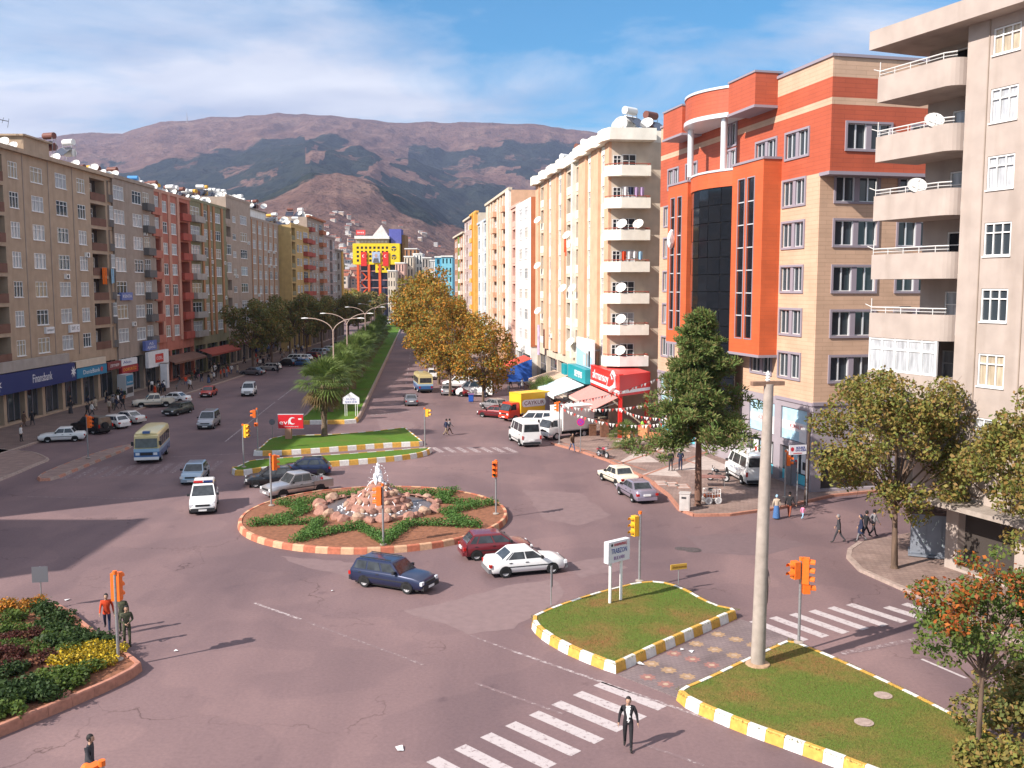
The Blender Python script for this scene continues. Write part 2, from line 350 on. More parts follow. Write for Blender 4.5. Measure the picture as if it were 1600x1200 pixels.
def island(name, outline, h, kerbs, fill, step=.68, width=.24, lean=.07, skip=None, kerb_name='kerb_stone', fill_drop=.03):
    """raised island: a fill sheet and its kerb stones, each stone an object"""
    p = [Vector(q[:2]) for q in outline]
    if area(p) < 0: p.reverse()
    p = resample(p, step); n = len(p)
    inn = inset(p, width); topo = inset(p, lean)
    o = structure(MB().prism([(q.x,q.y) for q in inset(p, width*.8)], 0, h-fill_drop, 0, bottom=False).build(name, fill))
    for i in range(n):
        j = (i+1) % n
        if skip and skip(p[i]): continue
        hj = h+random.uniform(-.012,.012); e = .006/max(.05,(p[j]-p[i]).length)
        def q(a, t): return a[i].lerp(a[j], t)
        A, B = q(p,e), q(p,1-e); A2, B2 = q(topo,e), q(topo,1-e); A3, B3 = q(inn,e), q(inn,1-e); c = (A+B)/2
        mb = MB(); k = .05
        lo = [(A.x,A.y,0),(B.x,B.y,0)]; sh = [(A2.x,A2.y,hj-k),(B2.x,B2.y,hj-k)]
        i1 = (A2.lerp(A3,.18), B2.lerp(B3,.18))
        tp = [(i1[0].x,i1[0].y,hj),(i1[1].x,i1[1].y,hj)]; ti = [(A3.x,A3.y,hj),(B3.x,B3.y,hj)]; bi = [(A3.x,A3.y,0),(B3.x,B3.y,0)]
        for a, b in ((lo,sh),(sh,tp),(tp,ti),(ti,bi)): mb.poly([a[0],a[1],b[1],b[0]])
        mb.poly([lo[0],sh[0],tp[0],ti[0],bi[0]]); mb.poly([bi[1],ti[1],tp[1],sh[1],lo[1]])
        mb.build(kerb_name, kerbs[i % len(kerbs)], o)
    return o, p
def pts(lst): return [G(*q) if len(q) == 3 else G(q[0], q[1]) for q in lst]

# near islands
isl1 = pts([(826,975),(838,995),(880,1021),(920,1038),(961,1054),(961,1054),(961,1054),(1050,1012),(1120,981),(1158,964),(1158,964),(1158,964),(1120,945,.4),(1065,914,.4),(1030,906,.4),(1000,907,.4),(950,918,.4),(870,943,.4),(843,955,.4)])
island_sign, _ = island('traffic_island', chaikin(isl1, 2), .40, [kerb_white, yellow_paint], grass_dry)
isl2 = pts([(1053,1088),(1062,1104),(1150,1143),(1250,1179),(1380,1228),(1620,1325),(1720,1290),(1640,1192,.4),(1515,1124,.4),(1400,1067,.4),(1300,1022,.4),(1234,996,.4),(1234,996,.4),(1200,1010,.4),(1068,1072,.4)])
island_pole, _ = island('traffic_island', chaikin(isl2, 2), .40, [yellow_paint, kerb_white], grass_dry)
path_ = structure(MB().prism([(v.x,v.y) for v in pts([(965,1055),(1157,968),(1240,1000),(1060,1092)])], 0, .03).build('path', pave_path))
star_y = mat('tile_yellow', (.34,.22,.13), .85, var=.2, scale=8); star_r = mat('tile_red', (.29,.14,.12), .85, var=.2, scale=8); star_c = mat('tile_pale', (.42,.30,.22), .85, var=.2, scale=8)
for k, (x, y) in enumerate([(1018,1037),(1045,1047),(1074,1057),(1053,1021),(1082,1030),(1112,1039),(1088,1006),(1117,1015),(1147,1024),(1122,991),(1150,999),(1178,1008),(1012,1058),(1040,1069)]):
    c = G(x, y, .034); mb = MB(); n = 16
    mb.poly([(c.x+cos(2*pi*i/n+.3)*(.36 if i % 2 == 0 else .25), c.y+sin(2*pi*i/n+.3)*(.36 if i % 2 == 0 else .25), .034) for i in range(n)], 0)
    mb.poly([(c.x+cos(2*pi*i/8)*.12, c.y+sin(2*pi*i/8)*.12, .038) for i in range(8)], 1)
    mb.build('paving_motif', [star_r if k in (3,4,5,12,13) else star_y, star_c], path_)
# flower bed
bed = pts([(-260,985,.4),(-60,950,.4),(20,939,.4),(60,937,.4),(98,940,.4),(150,983,.4),(204,1018,.4),(222,1034,.4),(223,1046),(208,1062),(150,1089),(80,1119),(0,1152),(-120,1204),(-420,1240)])
flower_bed, bed_outline = island('flower_bed', chaikin(bed, 1), .38, [kerb_pink], earth, step=.95, width=.22, lean=.03, fill_drop=.07)
# roundabout
RC, RR = Vector((-8.95, 61.75)), 8.7
roundabout, _ = island('roundabout', [(RC.x+RR*cos(2*pi*i/72), RC.y+RR*sin(2*pi*i/72)) for i in range(72)], .36, [kerb_red, kerb_cream], earth, step=.76, width=.26, lean=.05, fill_drop=.04)
# islands at the head of the avenue
islA = pts([(361,736),(362,743),(380,744),(407,739),(460,734),(510,730),(600,723),(662,715),(677,706),(672,698,.45),(575,706,.45),(450,714,.45),(387,718,.45),(370,729,.45)])
island_strip, _ = island('traffic_island', chaikin(islA, 1), .45, [yellow_paint, kerb_white], grass_green, step=.82)
islB = pts([(386,712),(425,713),(525,706),(600,700),(663,697),(663,697),(634,667,.45),(634,667,.45),(567,675,.45),(500,679,.45),(424,680,.45),(402,702,.45)])
island_palm, _ = island('traffic_island', chaikin(islB, 1), .45, [kerb_white, yellow_paint], grass_green, step=.86)
def med_x(y): return -17.15-.0955*(y-107)
med = [(-24.2,104.8),(-17.3,105.4)]+[(med_x(y),y) for y in range(110,481,10)]+[(med_x(y)-6.6,y) for y in range(480,109,-10)]
median_strip, _ = island('median', med, .45, [kerb_stone], grass_green, step=1.9, width=.35)
for i, q in enumerate([o for o in median_strip.children if sum(v.co.y for v in o.data.vertices)/len(o.data.vertices) < 107.2]):
    q.data.materials[0] = [yellow_paint, kerb_white][i % 2]
# left side islands
pave_pink = mat('pink_concrete', (.26,.175,.15), .9, var=.16, scale=1.4, bump=.2)
refuge1, _ = island('refuge', pts([(-300,700,.18),(-60,694,.18),(58,706,.18),(80,716,.18),(62,726),(30,740),(0,752),(-300,870)]), .18, [kerb_stone], pave_pink, step=1.1)
refuge2, _ = island('refuge', chaikin(pts([(55,752),(80,753),(130,732),(207,700),(207,692,.18),(150,706,.18),(90,728,.18),(60,741,.18)]), 1), .2, [kerb_pink, kerb_stone], pave_pink, step=1.1, width=.2)
# pavements
pav_left = structure(MB().prism([(-58,10),(-46.3,10),(-46.3,310),(-58,310)], 0, .15).build('pavement', pave_left))
kerb_me = MB().box(-.14,.14,-.49,.49,0,.17).mesh('kerb_stone', kerb_stone)
for k in range(110): new('kerb_stone', kerb_me, pav_left, (-46.16, 62.5+k, 0))
pr_out = [(862,694),(905,706),(950,721),(1010,749),(1045,776),(1062,798),(1085,807),(1140,806),(1215,796),(1300,776),(1420,764)]
pr = [G(*q) for q in pr_out]
pr_poly = [(v.x,v.y) for v in pr]+[(46,72),(46,110),(14,140),(-12,305),(-27.5,305)]+[(v.x,v.y) for v in pts([(745,562),(800,590),(870,628),(936,668)])]
pav_right = structure(MB().prism(pr_poly, 0, .15).build('pavement', pave_right))
def kerb_line(parent, line, step, h, m, w=.26):
    for a, b in zip(line[:-1], line[1:]):
        n = max(1, round((b-a).length/step)); d = (b-a).normalized(); nm = Vector((-d.y,d.x,0))
        for k in range(n):
            p, q = a.lerp(b,(k+.008)/n), a.lerp(b,(k+.992)/n)
            MB().prism([(p.x-nm.x*w/2,p.y-nm.y*w/2),(q.x-nm.x*w/2,q.y-nm.y*w/2),(q.x+nm.x*w/2,q.y+nm.y*w/2),(p.x+nm.x*w/2,p.y+nm.y*w/2)], 0, h+random.uniform(-.008,.008), 0).build('kerb_stone', m, parent)
kerb_line(pav_right, pr, .9, .17, [kerb_pink])
# pattern panels let into the rose pavement
tile_white = mat('tile_white', (.46,.38,.34), .85, var=.15, scale=3); tile_line = mat('tile_line', (.36,.16,.11), .85, var=.2, scale=3)
for tri in ([(965,723),(1000,703),(1030,722)],[(1003,741),(1048,727),(1065,745)],[(1050,735),(1100,712),(1150,733)],[(1010,705),(1050,692),(1080,706)],[(960,690),(985,678),(1010,690)]):
    MB().poly([tuple(G(x,y,.154)) for x,y in tri]).build('paving_panel', tile_white, pav_right)
for a, b in [((925,712),(1090,655)),((960,728),(1130,668)),((1000,745),(1120,700)),((880,692),(1010,735)),((930,676),(1090,725))]:
    p, q = G(*a,.158), G(*b,.158); d = (q-p).normalized(); nm = Vector((-d.y,d.x,0))*.13
    MB().poly([p-nm,q-nm,q+nm,p+nm]).build('paving_band', tile_line, pav_right)
for cx, cy in ((1033,754),(1050,756),(1066,759)):
    c = G(cx, cy, .156)
    for r_ in range(3):
        MB().poly([(c.x-.42,c.y-.9+r_*.6,.156),(c.x+.42,c.y-.9+r_*.6,.156),(c.x+.42,c.y-.5+r_*.6,.156),(c.x-.42,c.y-.5+r_*.6,.156)]).build('paving_panel', tile_white, pav_right)
    MB().poly([(c.x-.5,c.y-1,.153),(c.x+.5,c.y-1,.153),(c.x+.5,c.y+.8,.153),(c.x-.5,c.y+.8,.153)]).build('paving_panel', tile_line, pav_right)
pn_out = [(1345,850),(1328,862),(1326,873),(1345,893),(1390,913),(1440,935),(1600,1012),(1760,1090)]
pn = [G(*q) for q in pn_out]
pav_near = structure(MB().prism([(v.x,v.y) for v in pn]+[(60,30),(60,66)]+[(v.x,v.y) for v in pts([(1560,822),(1420,836)])], 0, .15).build('pavement', pave_right))
kerb_line(pav_near, pn, .9, .17, kerb_stone)
# painted markings
def paint_material(name, wear):
    m = mat(name, (.55,.50,.49), .8); t = m.node_tree; l = t.links.new; p = t.nodes['Principled BSDF']
    tc_ = t.nodes.new('ShaderNodeTexCoord'); n = t.nodes.new('ShaderNodeTexNoise'); n.inputs['Scale'].default_value = 5; n.inputs['Detail'].default_value = 9; n.inputs['Roughness'].default_value = .7; l(tc_.outputs['Object'], n.inputs['Vector'])
    r = t.nodes.new('ShaderNodeValToRGB'); r.color_ramp.elements[0].position = wear-.07; r.color_ramp.elements[1].position = wear+.07
    r.color_ramp.elements[0].color = (.19,.126,.128,1); r.color_ramp.elements[1].color = (.47,.41,.405,1); l(n.outputs['Fac'], r.inputs[0]); l(r.outputs[0], p.inputs['Base Color']); return m
paint = paint_material('road_paint', .40); paint_worn = paint_material('road_paint_worn', .52); paint_faint = paint_material('road_paint_faint', .60)
def stripe(a, b, w, m, name='crosswalk_stripe'):
    a, b = Vector(a), Vector(b); d = (b-a).normalized(); nm = Vector((-d.y,d.x,0))*w/2
    o = MB().poly([a-nm,b-nm,b+nm,a+nm]).build(name, m, road); o.location.z = .008; return o
A, B = G(934,1068.5), G(1035,1107); st = G(902.3,1083)-A
for k in range(11): stripe(A+st*k, B+st*k, .52, paint)
A, B = G(1327,944), G(1413,972); st = G(1298,949)-A
for k in range(-2, 6): stripe(A+st*k if k >= 0 else (A+st*k).lerp(B+st*k,.35), B+st*k, .5, paint)
A, B = G(677,699), G(691,707); st = G(695.6,699)-A
for k in range(7): stripe(A+st*k, B+st*k, .55, paint_worn)
A, B = G(345,720), G(328,736); st = G(326,721)-A
for k in range(13): stripe(A+st*k, B+st*k, .55, paint_faint)
for a, b, w, m in [((397,942),(470,968),.16,paint_worn),((480,972),(662,1039),.14,paint_faint),((800,1017),(1056,1106),.15,paint_worn),((1056,1106),(1420,1235),.15,paint_worn),((735,993),(800,1017),.13,paint_faint),((742,1067),(880,1116),.14,paint_faint),
                   ((1005,1163),(1100,1196),.14,paint_faint),((352,690),(430,628),.17,paint_worn),((434,625),(463,603),.17,paint_worn),((205,717),(392,708),.3,paint_faint),((1313,1022),(1432,999),.35,paint_faint),((1440,1030),(1510,1060),.14,paint),
                   ((581,631),(634,632),.3,paint_faint),((578,649),(640,643),.3,paint_worn),((600,534),(636,534),.4,paint_faint),((690,712),(810,708),.25,paint_faint),((40,776),(240,780),.2,paint_faint)]:
    stripe(G(*a), G(*b), w, m, 'road_line')
for k in range(14):
    y = 150+k*9.0; x = med_x(y)+4.6; stripe((x,y,0),(x-.0955*3.2,y+3.2,0), .15, paint_worn, 'road_line')
for k in range(10):
    y = 176+k*10.0; stripe((med_x(y)-11,y,0),(med_x(y)-11.4,y+4,0), .15, paint_faint, 'road_line')
# repaired patches and dusty areas of the road
patch_mats = [mat('asphalt_pale', (.214,.145,.143), .9, var=.08, scale=2.5, detail=8), mat('asphalt_dark', (.158,.106,.110), .88, var=.08, scale=2.5, detail=8), mat('asphalt_mid', (.196,.131,.131), .9, var=.09, scale=2, detail=8)]
for k, (poly_, mi_) in enumerate([([(626,955),(700,940),(790,916),(862,905),(884,925),(850,958),(800,982),(735,992),(690,975)],0),([(560,880),(590,893),(560,905),(470,884),(440,868)],2),([(815,765),(905,770),(955,805),(905,822),(850,812)],2),([(1070,838),(1180,832),(1260,850),(1200,868),(1100,864)],1),([(880,880),(950,870),(985,888),(905,903)],2),([(590,655),(648,660),(640,696),(600,694)],2)]):
    c_ = [G(x,y).xy for x,y in poly_]; c_ = densify(c_,.7); rj = random.Random(k)
    MB().poly([(p.x+rj.uniform(-.16,.16),p.y+rj.uniform(-.16,.16),.004) for p in c_]).build('asphalt_patch', patch_mats[mi_], road)
# manholes and litter on the road
iron = mat('cast_iron', (.10,.08,.08), .7, .2, var=.3, scale=12)
for x, y, r_, par, z, m in [(1082,859,.42,road,.012,iron),(1065,857,.3,road,.012,iron),(1380,1086,.22,island_pole,.40,kerb_stone),(1350,1128,.22,island_pole,.40,kerb_stone),(92,1084,.3,flower_bed,.36,kerb_pink)]:
    c = G(x, y, z); mb = MB().lathe([(r_+.1,0),(r_+.1,.012),(r_,.014),(r_,.026),(.02,.03)], 20); o = mb.build('manhole_cover', m, par); o.location = (c.x,c.y,z-.012)
paper = mat('litter_paper', (.75,.75,.76), .8)
for k, (x, y) in enumerate([(1066,1017),(1080,1020),(1000,1039),(520,924),(105,938),(624,1171),(275,1018)]):
    c = G(x, y); s_ = .08+.05*(k % 3)
    tag(MB().poly([(-s_,-s_*.6,.02),(s_*.9,-s_*.5,.05),(s_,s_*.6,.03),(-s_*.8,s_*.7,.07)]).build('litter', paper, None, (c.x,c.y,.035 if k < 3 else .005), k), 'scrap of white paper litter lying on the paving', 'litter', 'paper scraps on the ground')
# ------------------------------------------------------------------ buildings
def wall_mat(name, c, var=.10, dirt=.72): return mat('plaster_'+name, c, .9, var=var, scale=.9, bump=.12, dirt=dirt, detail=7)
roof_mat = mat('roof_screed', (.24,.20,.17), .95, var=.2, scale=1)
frame_white = mat('window_frame_white', (.74,.73,.72), .5)
frame_grey = mat('window_frame_grey', (.22,.20,.22), .5)
frame_brown = mat('window_frame_brown', (.18,.09,.05), .6)
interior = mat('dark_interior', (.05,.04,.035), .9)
rail_mat = mat('railing_paint', (.62,.6,.58), .5)
WCACHE = {}
def window_meshes(w, h, style, fm):
    key = (round(w,2), round(h,2), style, fm.name)
    if key in WCACHE: return WCACHE[key]
    a = MB(); t = .07; d0, d1 = -.02, .06
    def bar(x0,x1,z0,z1): a.box(x0,x1,d0,d1,z0,z1)
    bar(-w/2,-w/2+t,0,h); bar(w/2-t,w/2,0,h); bar(-w/2+t,w/2-t,0,t); bar(-w/2+t,w/2-t,h-t,h)
    cuts = {'cross3': [(-w/6),(w/6)], 'two': [0.0], 'one': [], 'uneven': [w*.18], 'strip': [0.0]}[style]
    for c in cuts: bar(c-.03,c+.03,t,h-t)
    if style in ('cross3','two'):
        zt = h*.70; seg = [-w/2+t]+[q for c in cuts for q in (c-.03,c+.03)]+[w/2-t]
        for i in range(0, len(seg), 2): bar(seg[i],seg[i+1],zt-.03,zt+.03)
    a.box(-w/2-.05,w/2+.05,-.12,-.0201,-.07,-.001)      # sill
    b = MB().poly([(-w/2+.02,.075,.02),(w/2-.02,.075,.02),(w/2-.02,.075,h-.02),(-w/2+.02,.075,h-.02)])
    WCACHE[key] = (a.mesh('window', fm), {g: b.mesh('pane', g) for g in ()}, b)
    return WCACHE[key]
PANES = {}
def add_window(parent, x, z, w, h, style, fm, glass, M, y=.10, name='window'):
    fmesh, _, b = window_meshes(w, h, style, fm)
    o = new(name, fmesh, parent, M @ Vector((x, y, z)), M.to_euler().z)
    k = (round(w,2), round(h,2), glass.name)
    if k not in PANES: PANES[k] = b.mesh('pane', glass)
    new('pane', PANES[k], o); return o
def facade(mb, x0, x1, z0, z1, holes, matf, M, y=0.0, reveal=0, back=None):
    """front wall with real openings; holes: (x0,x1,z0,z1,depth,mat_back)"""
    xs = sorted({x0,x1}|{min(max(a,x0),x1) for h in holes for a in h[:2]}); zs = sorted({z0,z1}|{min(max(a,z0),z1) for h in holes for a in h[2:4]}|{q for q in getattr(matf,'zs',[]) if z0 < q < z1})
    P = lambda a,b,c: tuple(M @ Vector((a,b,c)))
    for i in range(len(xs)-1):
        for j in range(len(zs)-1):
            cx, cz = (xs[i]+xs[i+1])/2, (zs[j]+zs[j+1])/2
            if any(h[0] < cx < h[1] and h[2] < cz < h[3] for h in holes): continue
            mb.poly([P(xs[i],y,zs[j]),P(xs[i+1],y,zs[j]),P(xs[i+1],y,zs[j+1]),P(xs[i],y,zs[j+1])], matf(cx,cz) if callable(matf) else matf)
    for h in holes:
        a,b,c,d,dep = h[:5]; bm = h[5] if len(h) > 5 else 0; rm = h[6] if len(h) > 6 else (matf(a-.01,c-.01) if callable(matf) else matf)
        q = y+dep
        mb.poly([P(a,y,c),P(a,y,d),P(a,q,d),P(a,q,c)], rm); mb.poly([P(b,y,d),P(b,y,c),P(b,q,c),P(b,q,d)], rm)
        mb.poly([P(a,y,c),P(a,q,c),P(b,q,c),P(b,y,c)], rm); mb.poly([P(a,q,d),P(a,y,d),P(b,y,d),P(b,q,d)], rm)
        mb.poly([P(a,q,c),P(a,q,d),P(b,q,d),P(b,q,c)][::-1], bm)
I4 = Matrix.Identity(4)
def block(label, org, rz, W, D, z0, nfl, fh, cols, wm, extra=0.35, cornice=None, shop=True, shop_cols=None, seed=1, corn_mat=None, open_rate=.2, warm=.25, wh=1.75, sill=.75, name='apartment_block', shop_h=None, shop_mat=None):
    """an apartment block: wall with window openings, windows, balconies, stripes, cornice"""
    rnd = random.Random(seed)
    root = thing(name, label, 'apartment block', (org[0],org[1],0), rz)
    H = z0+nfl*fh+extra; holes = []; parts = []
    for c in cols:
        k, a, b = c[:3]; o = c[3] if len(c) > 3 else {}
        for f in range(nfl):
            zf = z0+f*fh
            if k == 'w':
                s_, h_ = o.get('sill', sill), o.get('h', wh)
                holes.append((a,b,zf+s_,zf+s_+h_,.14)); parts.append((k,a,b,zf+s_,h_,o,f))
            elif k == 'l':
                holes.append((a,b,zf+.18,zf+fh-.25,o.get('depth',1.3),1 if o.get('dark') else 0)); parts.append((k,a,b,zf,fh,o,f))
            elif k == 'b':
                holes.append((a+.3,b-.3,zf+.2,zf+fh-.55,.14)); parts.append((k,a,b,zf,fh,o,f))
    if shop:
        n = max(1, round(W/4.6)); sh = shop_h or z0-1.5
        sc_ = shop_cols or [(W*i/n+.25, W*(i+1)/n-.25) for i in range(n)]
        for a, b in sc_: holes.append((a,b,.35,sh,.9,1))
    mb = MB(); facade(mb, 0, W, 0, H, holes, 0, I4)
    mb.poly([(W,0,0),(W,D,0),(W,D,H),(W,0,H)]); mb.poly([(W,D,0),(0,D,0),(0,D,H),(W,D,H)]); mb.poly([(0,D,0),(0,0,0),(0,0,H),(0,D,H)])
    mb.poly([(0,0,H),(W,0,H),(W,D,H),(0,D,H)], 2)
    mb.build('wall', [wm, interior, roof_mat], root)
    glass = lambda: (glass_dark if rnd.random() < open_rate else (glass_warm if rnd.random() < warm else glass_curtain))
    for k, a, b, z, h, o, f in parts:
        fm = o.get('frame', frame_white); st = o.get('style', 'cross3' if b-a > 1.5 else 'two')
        if k == 'w':
            add_window(root, (a+b)/2, z, b-a-.01, h-.01, st, fm, o.get('glass') or glass(), I4, .035)
        elif k == 'l':
            dep = o.get('depth',1.3); pm = o.get('parapet', wm); ph = 1.0
            if o.get('closed') and rnd.random() < o['closed']:
                add_window(root, (a+b)/2, z+.2+ph, b-a-.02, h-.47-ph, 'cross3', fm, glass(), I4, .03)
            add_window(root, lerp(a,b,.5), z+.2, min(1.8,(b-a)*.6), h-.9, 'two', fm, glass(), I4, dep-.12, name='balcony_door')
            MB().box(a+.01,b-.01,o.get('out',-.06),.09,z+.02 if o.get('out') else z+.181,z+.18+ph).build('balcony', pm, root)
        elif k == 'b':
            pr_ = o.get('proj',1.1); pm = o.get('parapet', wm)
            add_window(root, (a+b)/2, z+.2, b-a-.62, h-.76, 'cross3', fm, glass(), I4, .035, name='balcony_door')
            m_ = MB().box(a,b,-pr_,-.001,z+.04,z+.2)
            m_.box(a,b,-pr_,-pr_+.1,z+.2,z+1.0+.1); m_.box(a,a+.1,-pr_+.1,-.001,z+.2,z+1.1); m_.box(b-.1,b,-pr_+.1,-.001,z+.2,z+1.1)
            bo = m_.build('balcony', pm, root)
            if o.get('rail'):
                r_ = MB(); r_.tube((a+.05,-pr_+.05,z+1.26),(b-.05,-pr_+.05,z+1.26),.03,n=5)
                for q in range(4): x_ = lerp(a+.06,b-.06,q/3); r_.tube((x_,-pr_+.05,z+1.1),(x_,-pr_+.05,z+1.26),.02,n=4)
                r_.build('railing', o['rail'], bo)
    for c in cols:
        if c[0] == 's':
            _, a, b, o = c; MB().box(a,b,-o.get('proj',.1),-.001,o.get('z0',z0),o.get('z1',H-.02)).build(o.get('name','pilaster'), o['m'], root)
        if c[0] == 'sp':                          # spandrel panels between the windows of one column
            _, a, b, o = c
            for f in range(nfl+1):
                za = z0+f*fh-(fh-sill-wh)+.06 if f else z0-.4; zb = z0+f*fh+sill-.09
                if f == nfl: zb = min(zb, H-.1)
                if zb > za: MB().box(a,b,-o.get('proj',.07),-.001,za,zb).build('spandrel', o['m'], root)
    ov = .35 if cornice is None else cornice
    if ov: MB().box(-.02,W+.02,-ov,.02,H-.02,H+.45).box(-.02,W+.02,.02,.2,H+.0,H+.45).build('cornice', corn_mat or wm, root)
    if shop:
        for a, b in sc_:
            sw = MB().poly([(a+.06,.6,.5),(b-.06,.6,.5),(b-.06,.6,sh-.1),(a+.06,.6,sh-.1)]).build('shop_window', glass_dark, root)
            fr = MB()
            for q in range(4): x_ = lerp(a+.08,b-.08,q/3); fr.box(x_-.04,x_+.04,.54,.6,.36,sh-.01)
            fr.box(a+.13,b-.13,.53,.5999,sh*.68,sh*.68+.09); fr.build('frame', shop_mat or frame_grey, sw)
    return root
tan = wall_mat('tan', (.40,.295,.21)); grey = wall_mat('grey', (.32,.255,.21)); dgrey = wall_mat('slate', (.13,.12,.115)); pink = wall_mat('salmon', (.42,.145,.10)); lpink = wall_mat('pale_salmon', (.50,.26,.19))
redp = wall_mat('brick_red', (.36,.075,.05)); olive = wall_mat('olive', (.22,.205,.12)); orangebrown = wall_mat('orange_brown', (.40,.19,.09)); warmgrey = wall_mat('warm_grey', (.37,.29,.235)); lgrey = wall_mat('light_grey', (.36,.32,.29))
mustard = wall_mat('mustard', (.50,.34,.14)); cream = wall_mat('cream', (.60,.505,.40), dirt=.86); peach = wall_mat('peach', (.64,.385,.25), dirt=.88); ivory = wall_mat('ivory', (.77,.73,.64), dirt=.9); offwhite = wall_mat('offwhite', (.74,.72,.68), dirt=.88)
rust = wall_mat('rust', (.42,.15,.07), dirt=.9); rose = wall_mat('rose', (.62,.38,.31), dirt=.88); orangey = wall_mat('orange_yellow', (.72,.38,.09), dirt=.9); paleblue = wall_mat('pale_blue', (.45,.50,.56), dirt=.85); mauve = wall_mat('mauve', (.44,.33,.30), dirt=.85)
brick = wall_mat('brick', (.36,.17,.09), dirt=.85); leafgreen = mat('green_trim', (.20,.32,.09), .7); cyan = wall_mat('cyan', (.20,.52,.64), dirt=.92); parapet_dark = wall_mat('balcony_brown', (.17,.085,.06)); beige_r = wall_mat('concrete_beige', (.405,.335,.295), dirt=.72)
LX = -54.4; LR = pi/2
def yl(px): return 81980/(800-px)
def left_cols(y0, lst): return [(k[0], yl(k[1])-y0, yl(k[2])-y0)+tuple(k[3:]) for k in lst]
block('grey-brown apartment block next before the tan one, out of view', (LX,48.5), LR, 27, 14, 6.2, 7, 3.2, [('w',2+5*i,4.2+5*i) for i in range(5)], grey, seed=3)
block('narrow grey block beyond the side street at the left, out of view', (LX,30.5), LR, 11.5, 14, 6.2, 6, 3.2, [('w',2+5*i,4.2+5*i) for i in range(2)], grey, seed=4)
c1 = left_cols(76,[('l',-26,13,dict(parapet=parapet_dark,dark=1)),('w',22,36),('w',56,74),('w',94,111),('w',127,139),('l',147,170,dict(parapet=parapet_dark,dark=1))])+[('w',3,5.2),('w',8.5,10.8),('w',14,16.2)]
c1 += [('s',yl(p)-76.09,yl(p)-75.91,dict(m=grey,proj=.05,name='downpipe')) for p in (44,83,120)]
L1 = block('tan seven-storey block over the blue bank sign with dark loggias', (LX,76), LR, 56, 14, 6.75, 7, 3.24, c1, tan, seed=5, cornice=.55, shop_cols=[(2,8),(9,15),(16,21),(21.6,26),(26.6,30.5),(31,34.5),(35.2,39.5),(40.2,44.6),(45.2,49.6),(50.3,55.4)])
c2 = left_cols(132.05,[('l',173,179,dict(parapet=dgrey,depth=.8,closed=.6)),('w',180,196,dict(h=1.9)),('w',209,223,dict(h=1.8)),('b',224.5,236,dict(parapet=dgrey,proj=.8))])
L2 = block('dark grey block with white window frames left of the salmon block', (LX+.25,132.05), LR, 15.2, 14, 6.75, 7, 3.26, c2, grey, seed=6, cornice=.2, shop_cols=[(.4,4),(4.5,8.5),(9.2,14.8)])
c3 = left_cols(147.3,[('l',238,252,dict(parapet=pink,closed=.3,out=-.5)),('w',255.5,264.5),('w',270.5,278.5),('l',284,297.4,dict(parapet=redp,out=-.6))])
c3 += [('s',yl(p)-147.3,yl(p)-146.2,dict(m=lpink,proj=.16)) for p in (252.3,265.5,279.5)]
L3 = block('salmon pink block with pale stripes and red balconies', (LX,147.3), LR, 16.9, 14, 6.6, 7, 3.24, c3, pink, seed=7, cornice=.15, corn_mat=lpink, shop_cols=[(.3,5.4),(6,11),(11.6,16.5)])
c4 = left_cols(164.3,[('b',300,316,dict(parapet=lgrey,proj=1.0)),('w',320,327),('w',329.6,334,dict(glass=glass_dark)),('w',338,347)])
c4 += [('s',yl(p)-164.3,yl(p)-163.3,dict(m=orangebrown,proj=.18)) for p in (317.5,327.6,335.2,348)]
L4 = block('olive green block with orange-brown pilasters and grey balconies', (LX,164.3), LR, 20.5, 14, 6.6, 7, 3.26, c4, olive, seed=8, cornice=.12, shop_cols=[(.4,6),(7,13),(14,20)])
c5 = left_cols(185,[('l',355,363,dict(parapet=warmgrey,closed=.5)),('w',366,371,dict(h=1.2)),('w',378,388)])
L5 = block('taller warm grey block with flat top beyond the olive block', (LX,185), LR, 17, 14, 6.6, 7, 3.4, c5, warmgrey, seed=9, cornice=.1, extra=1.9)
L6 = block('beige block with a grid of narrow stripes behind the left-hand trees', (LX,202.2), LR, 23.6, 14, 6.6, 7, 3.2, [('w',1.2+4.6*i,3.4+4.6*i) for i in range(5)]+[('s',.2+4.6*i,.7+4.6*i,dict(m=orangebrown,proj=.1)) for i in range(5)], warmgrey, seed=10, cornice=.1)
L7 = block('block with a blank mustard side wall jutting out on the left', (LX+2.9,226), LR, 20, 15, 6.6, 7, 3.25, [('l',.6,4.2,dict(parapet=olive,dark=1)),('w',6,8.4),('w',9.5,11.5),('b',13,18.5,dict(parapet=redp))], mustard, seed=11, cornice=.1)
L8 = block('red-balconied block with an orange cornice far down the left', (LX+2.4,246.2), LR, 22, 15, 6.6, 8, 3.25, [('b',1,5,dict(parapet=redp)),('w',7,9),('w',11,13),('b',15,20,dict(parapet=rust))], warmgrey, seed=12, cornice=.6, corn_mat=rust)
ph = MB().box(1,19,1.5,12,0,2.8).box(.4,19.6,1.2,12.4,2.8,3.05,1).build('penthouse', [offwhite, roof_mat], L6); ph.location = (5,1.5,29.45)
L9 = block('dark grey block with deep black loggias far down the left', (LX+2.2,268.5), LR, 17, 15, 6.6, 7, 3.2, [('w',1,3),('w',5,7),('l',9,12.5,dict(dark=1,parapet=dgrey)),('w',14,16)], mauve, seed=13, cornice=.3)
L10 = block('last narrow orange-edged block at the far end of the left row', (LX+2.0,285.8), LR, 14, 15, 6.6, 6, 3.2, [('w',1,3),('l',5,8,dict(dark=1)),('s',11,13.6,dict(m=orangey,proj=.3))], grey, seed=14, cornice=.3)
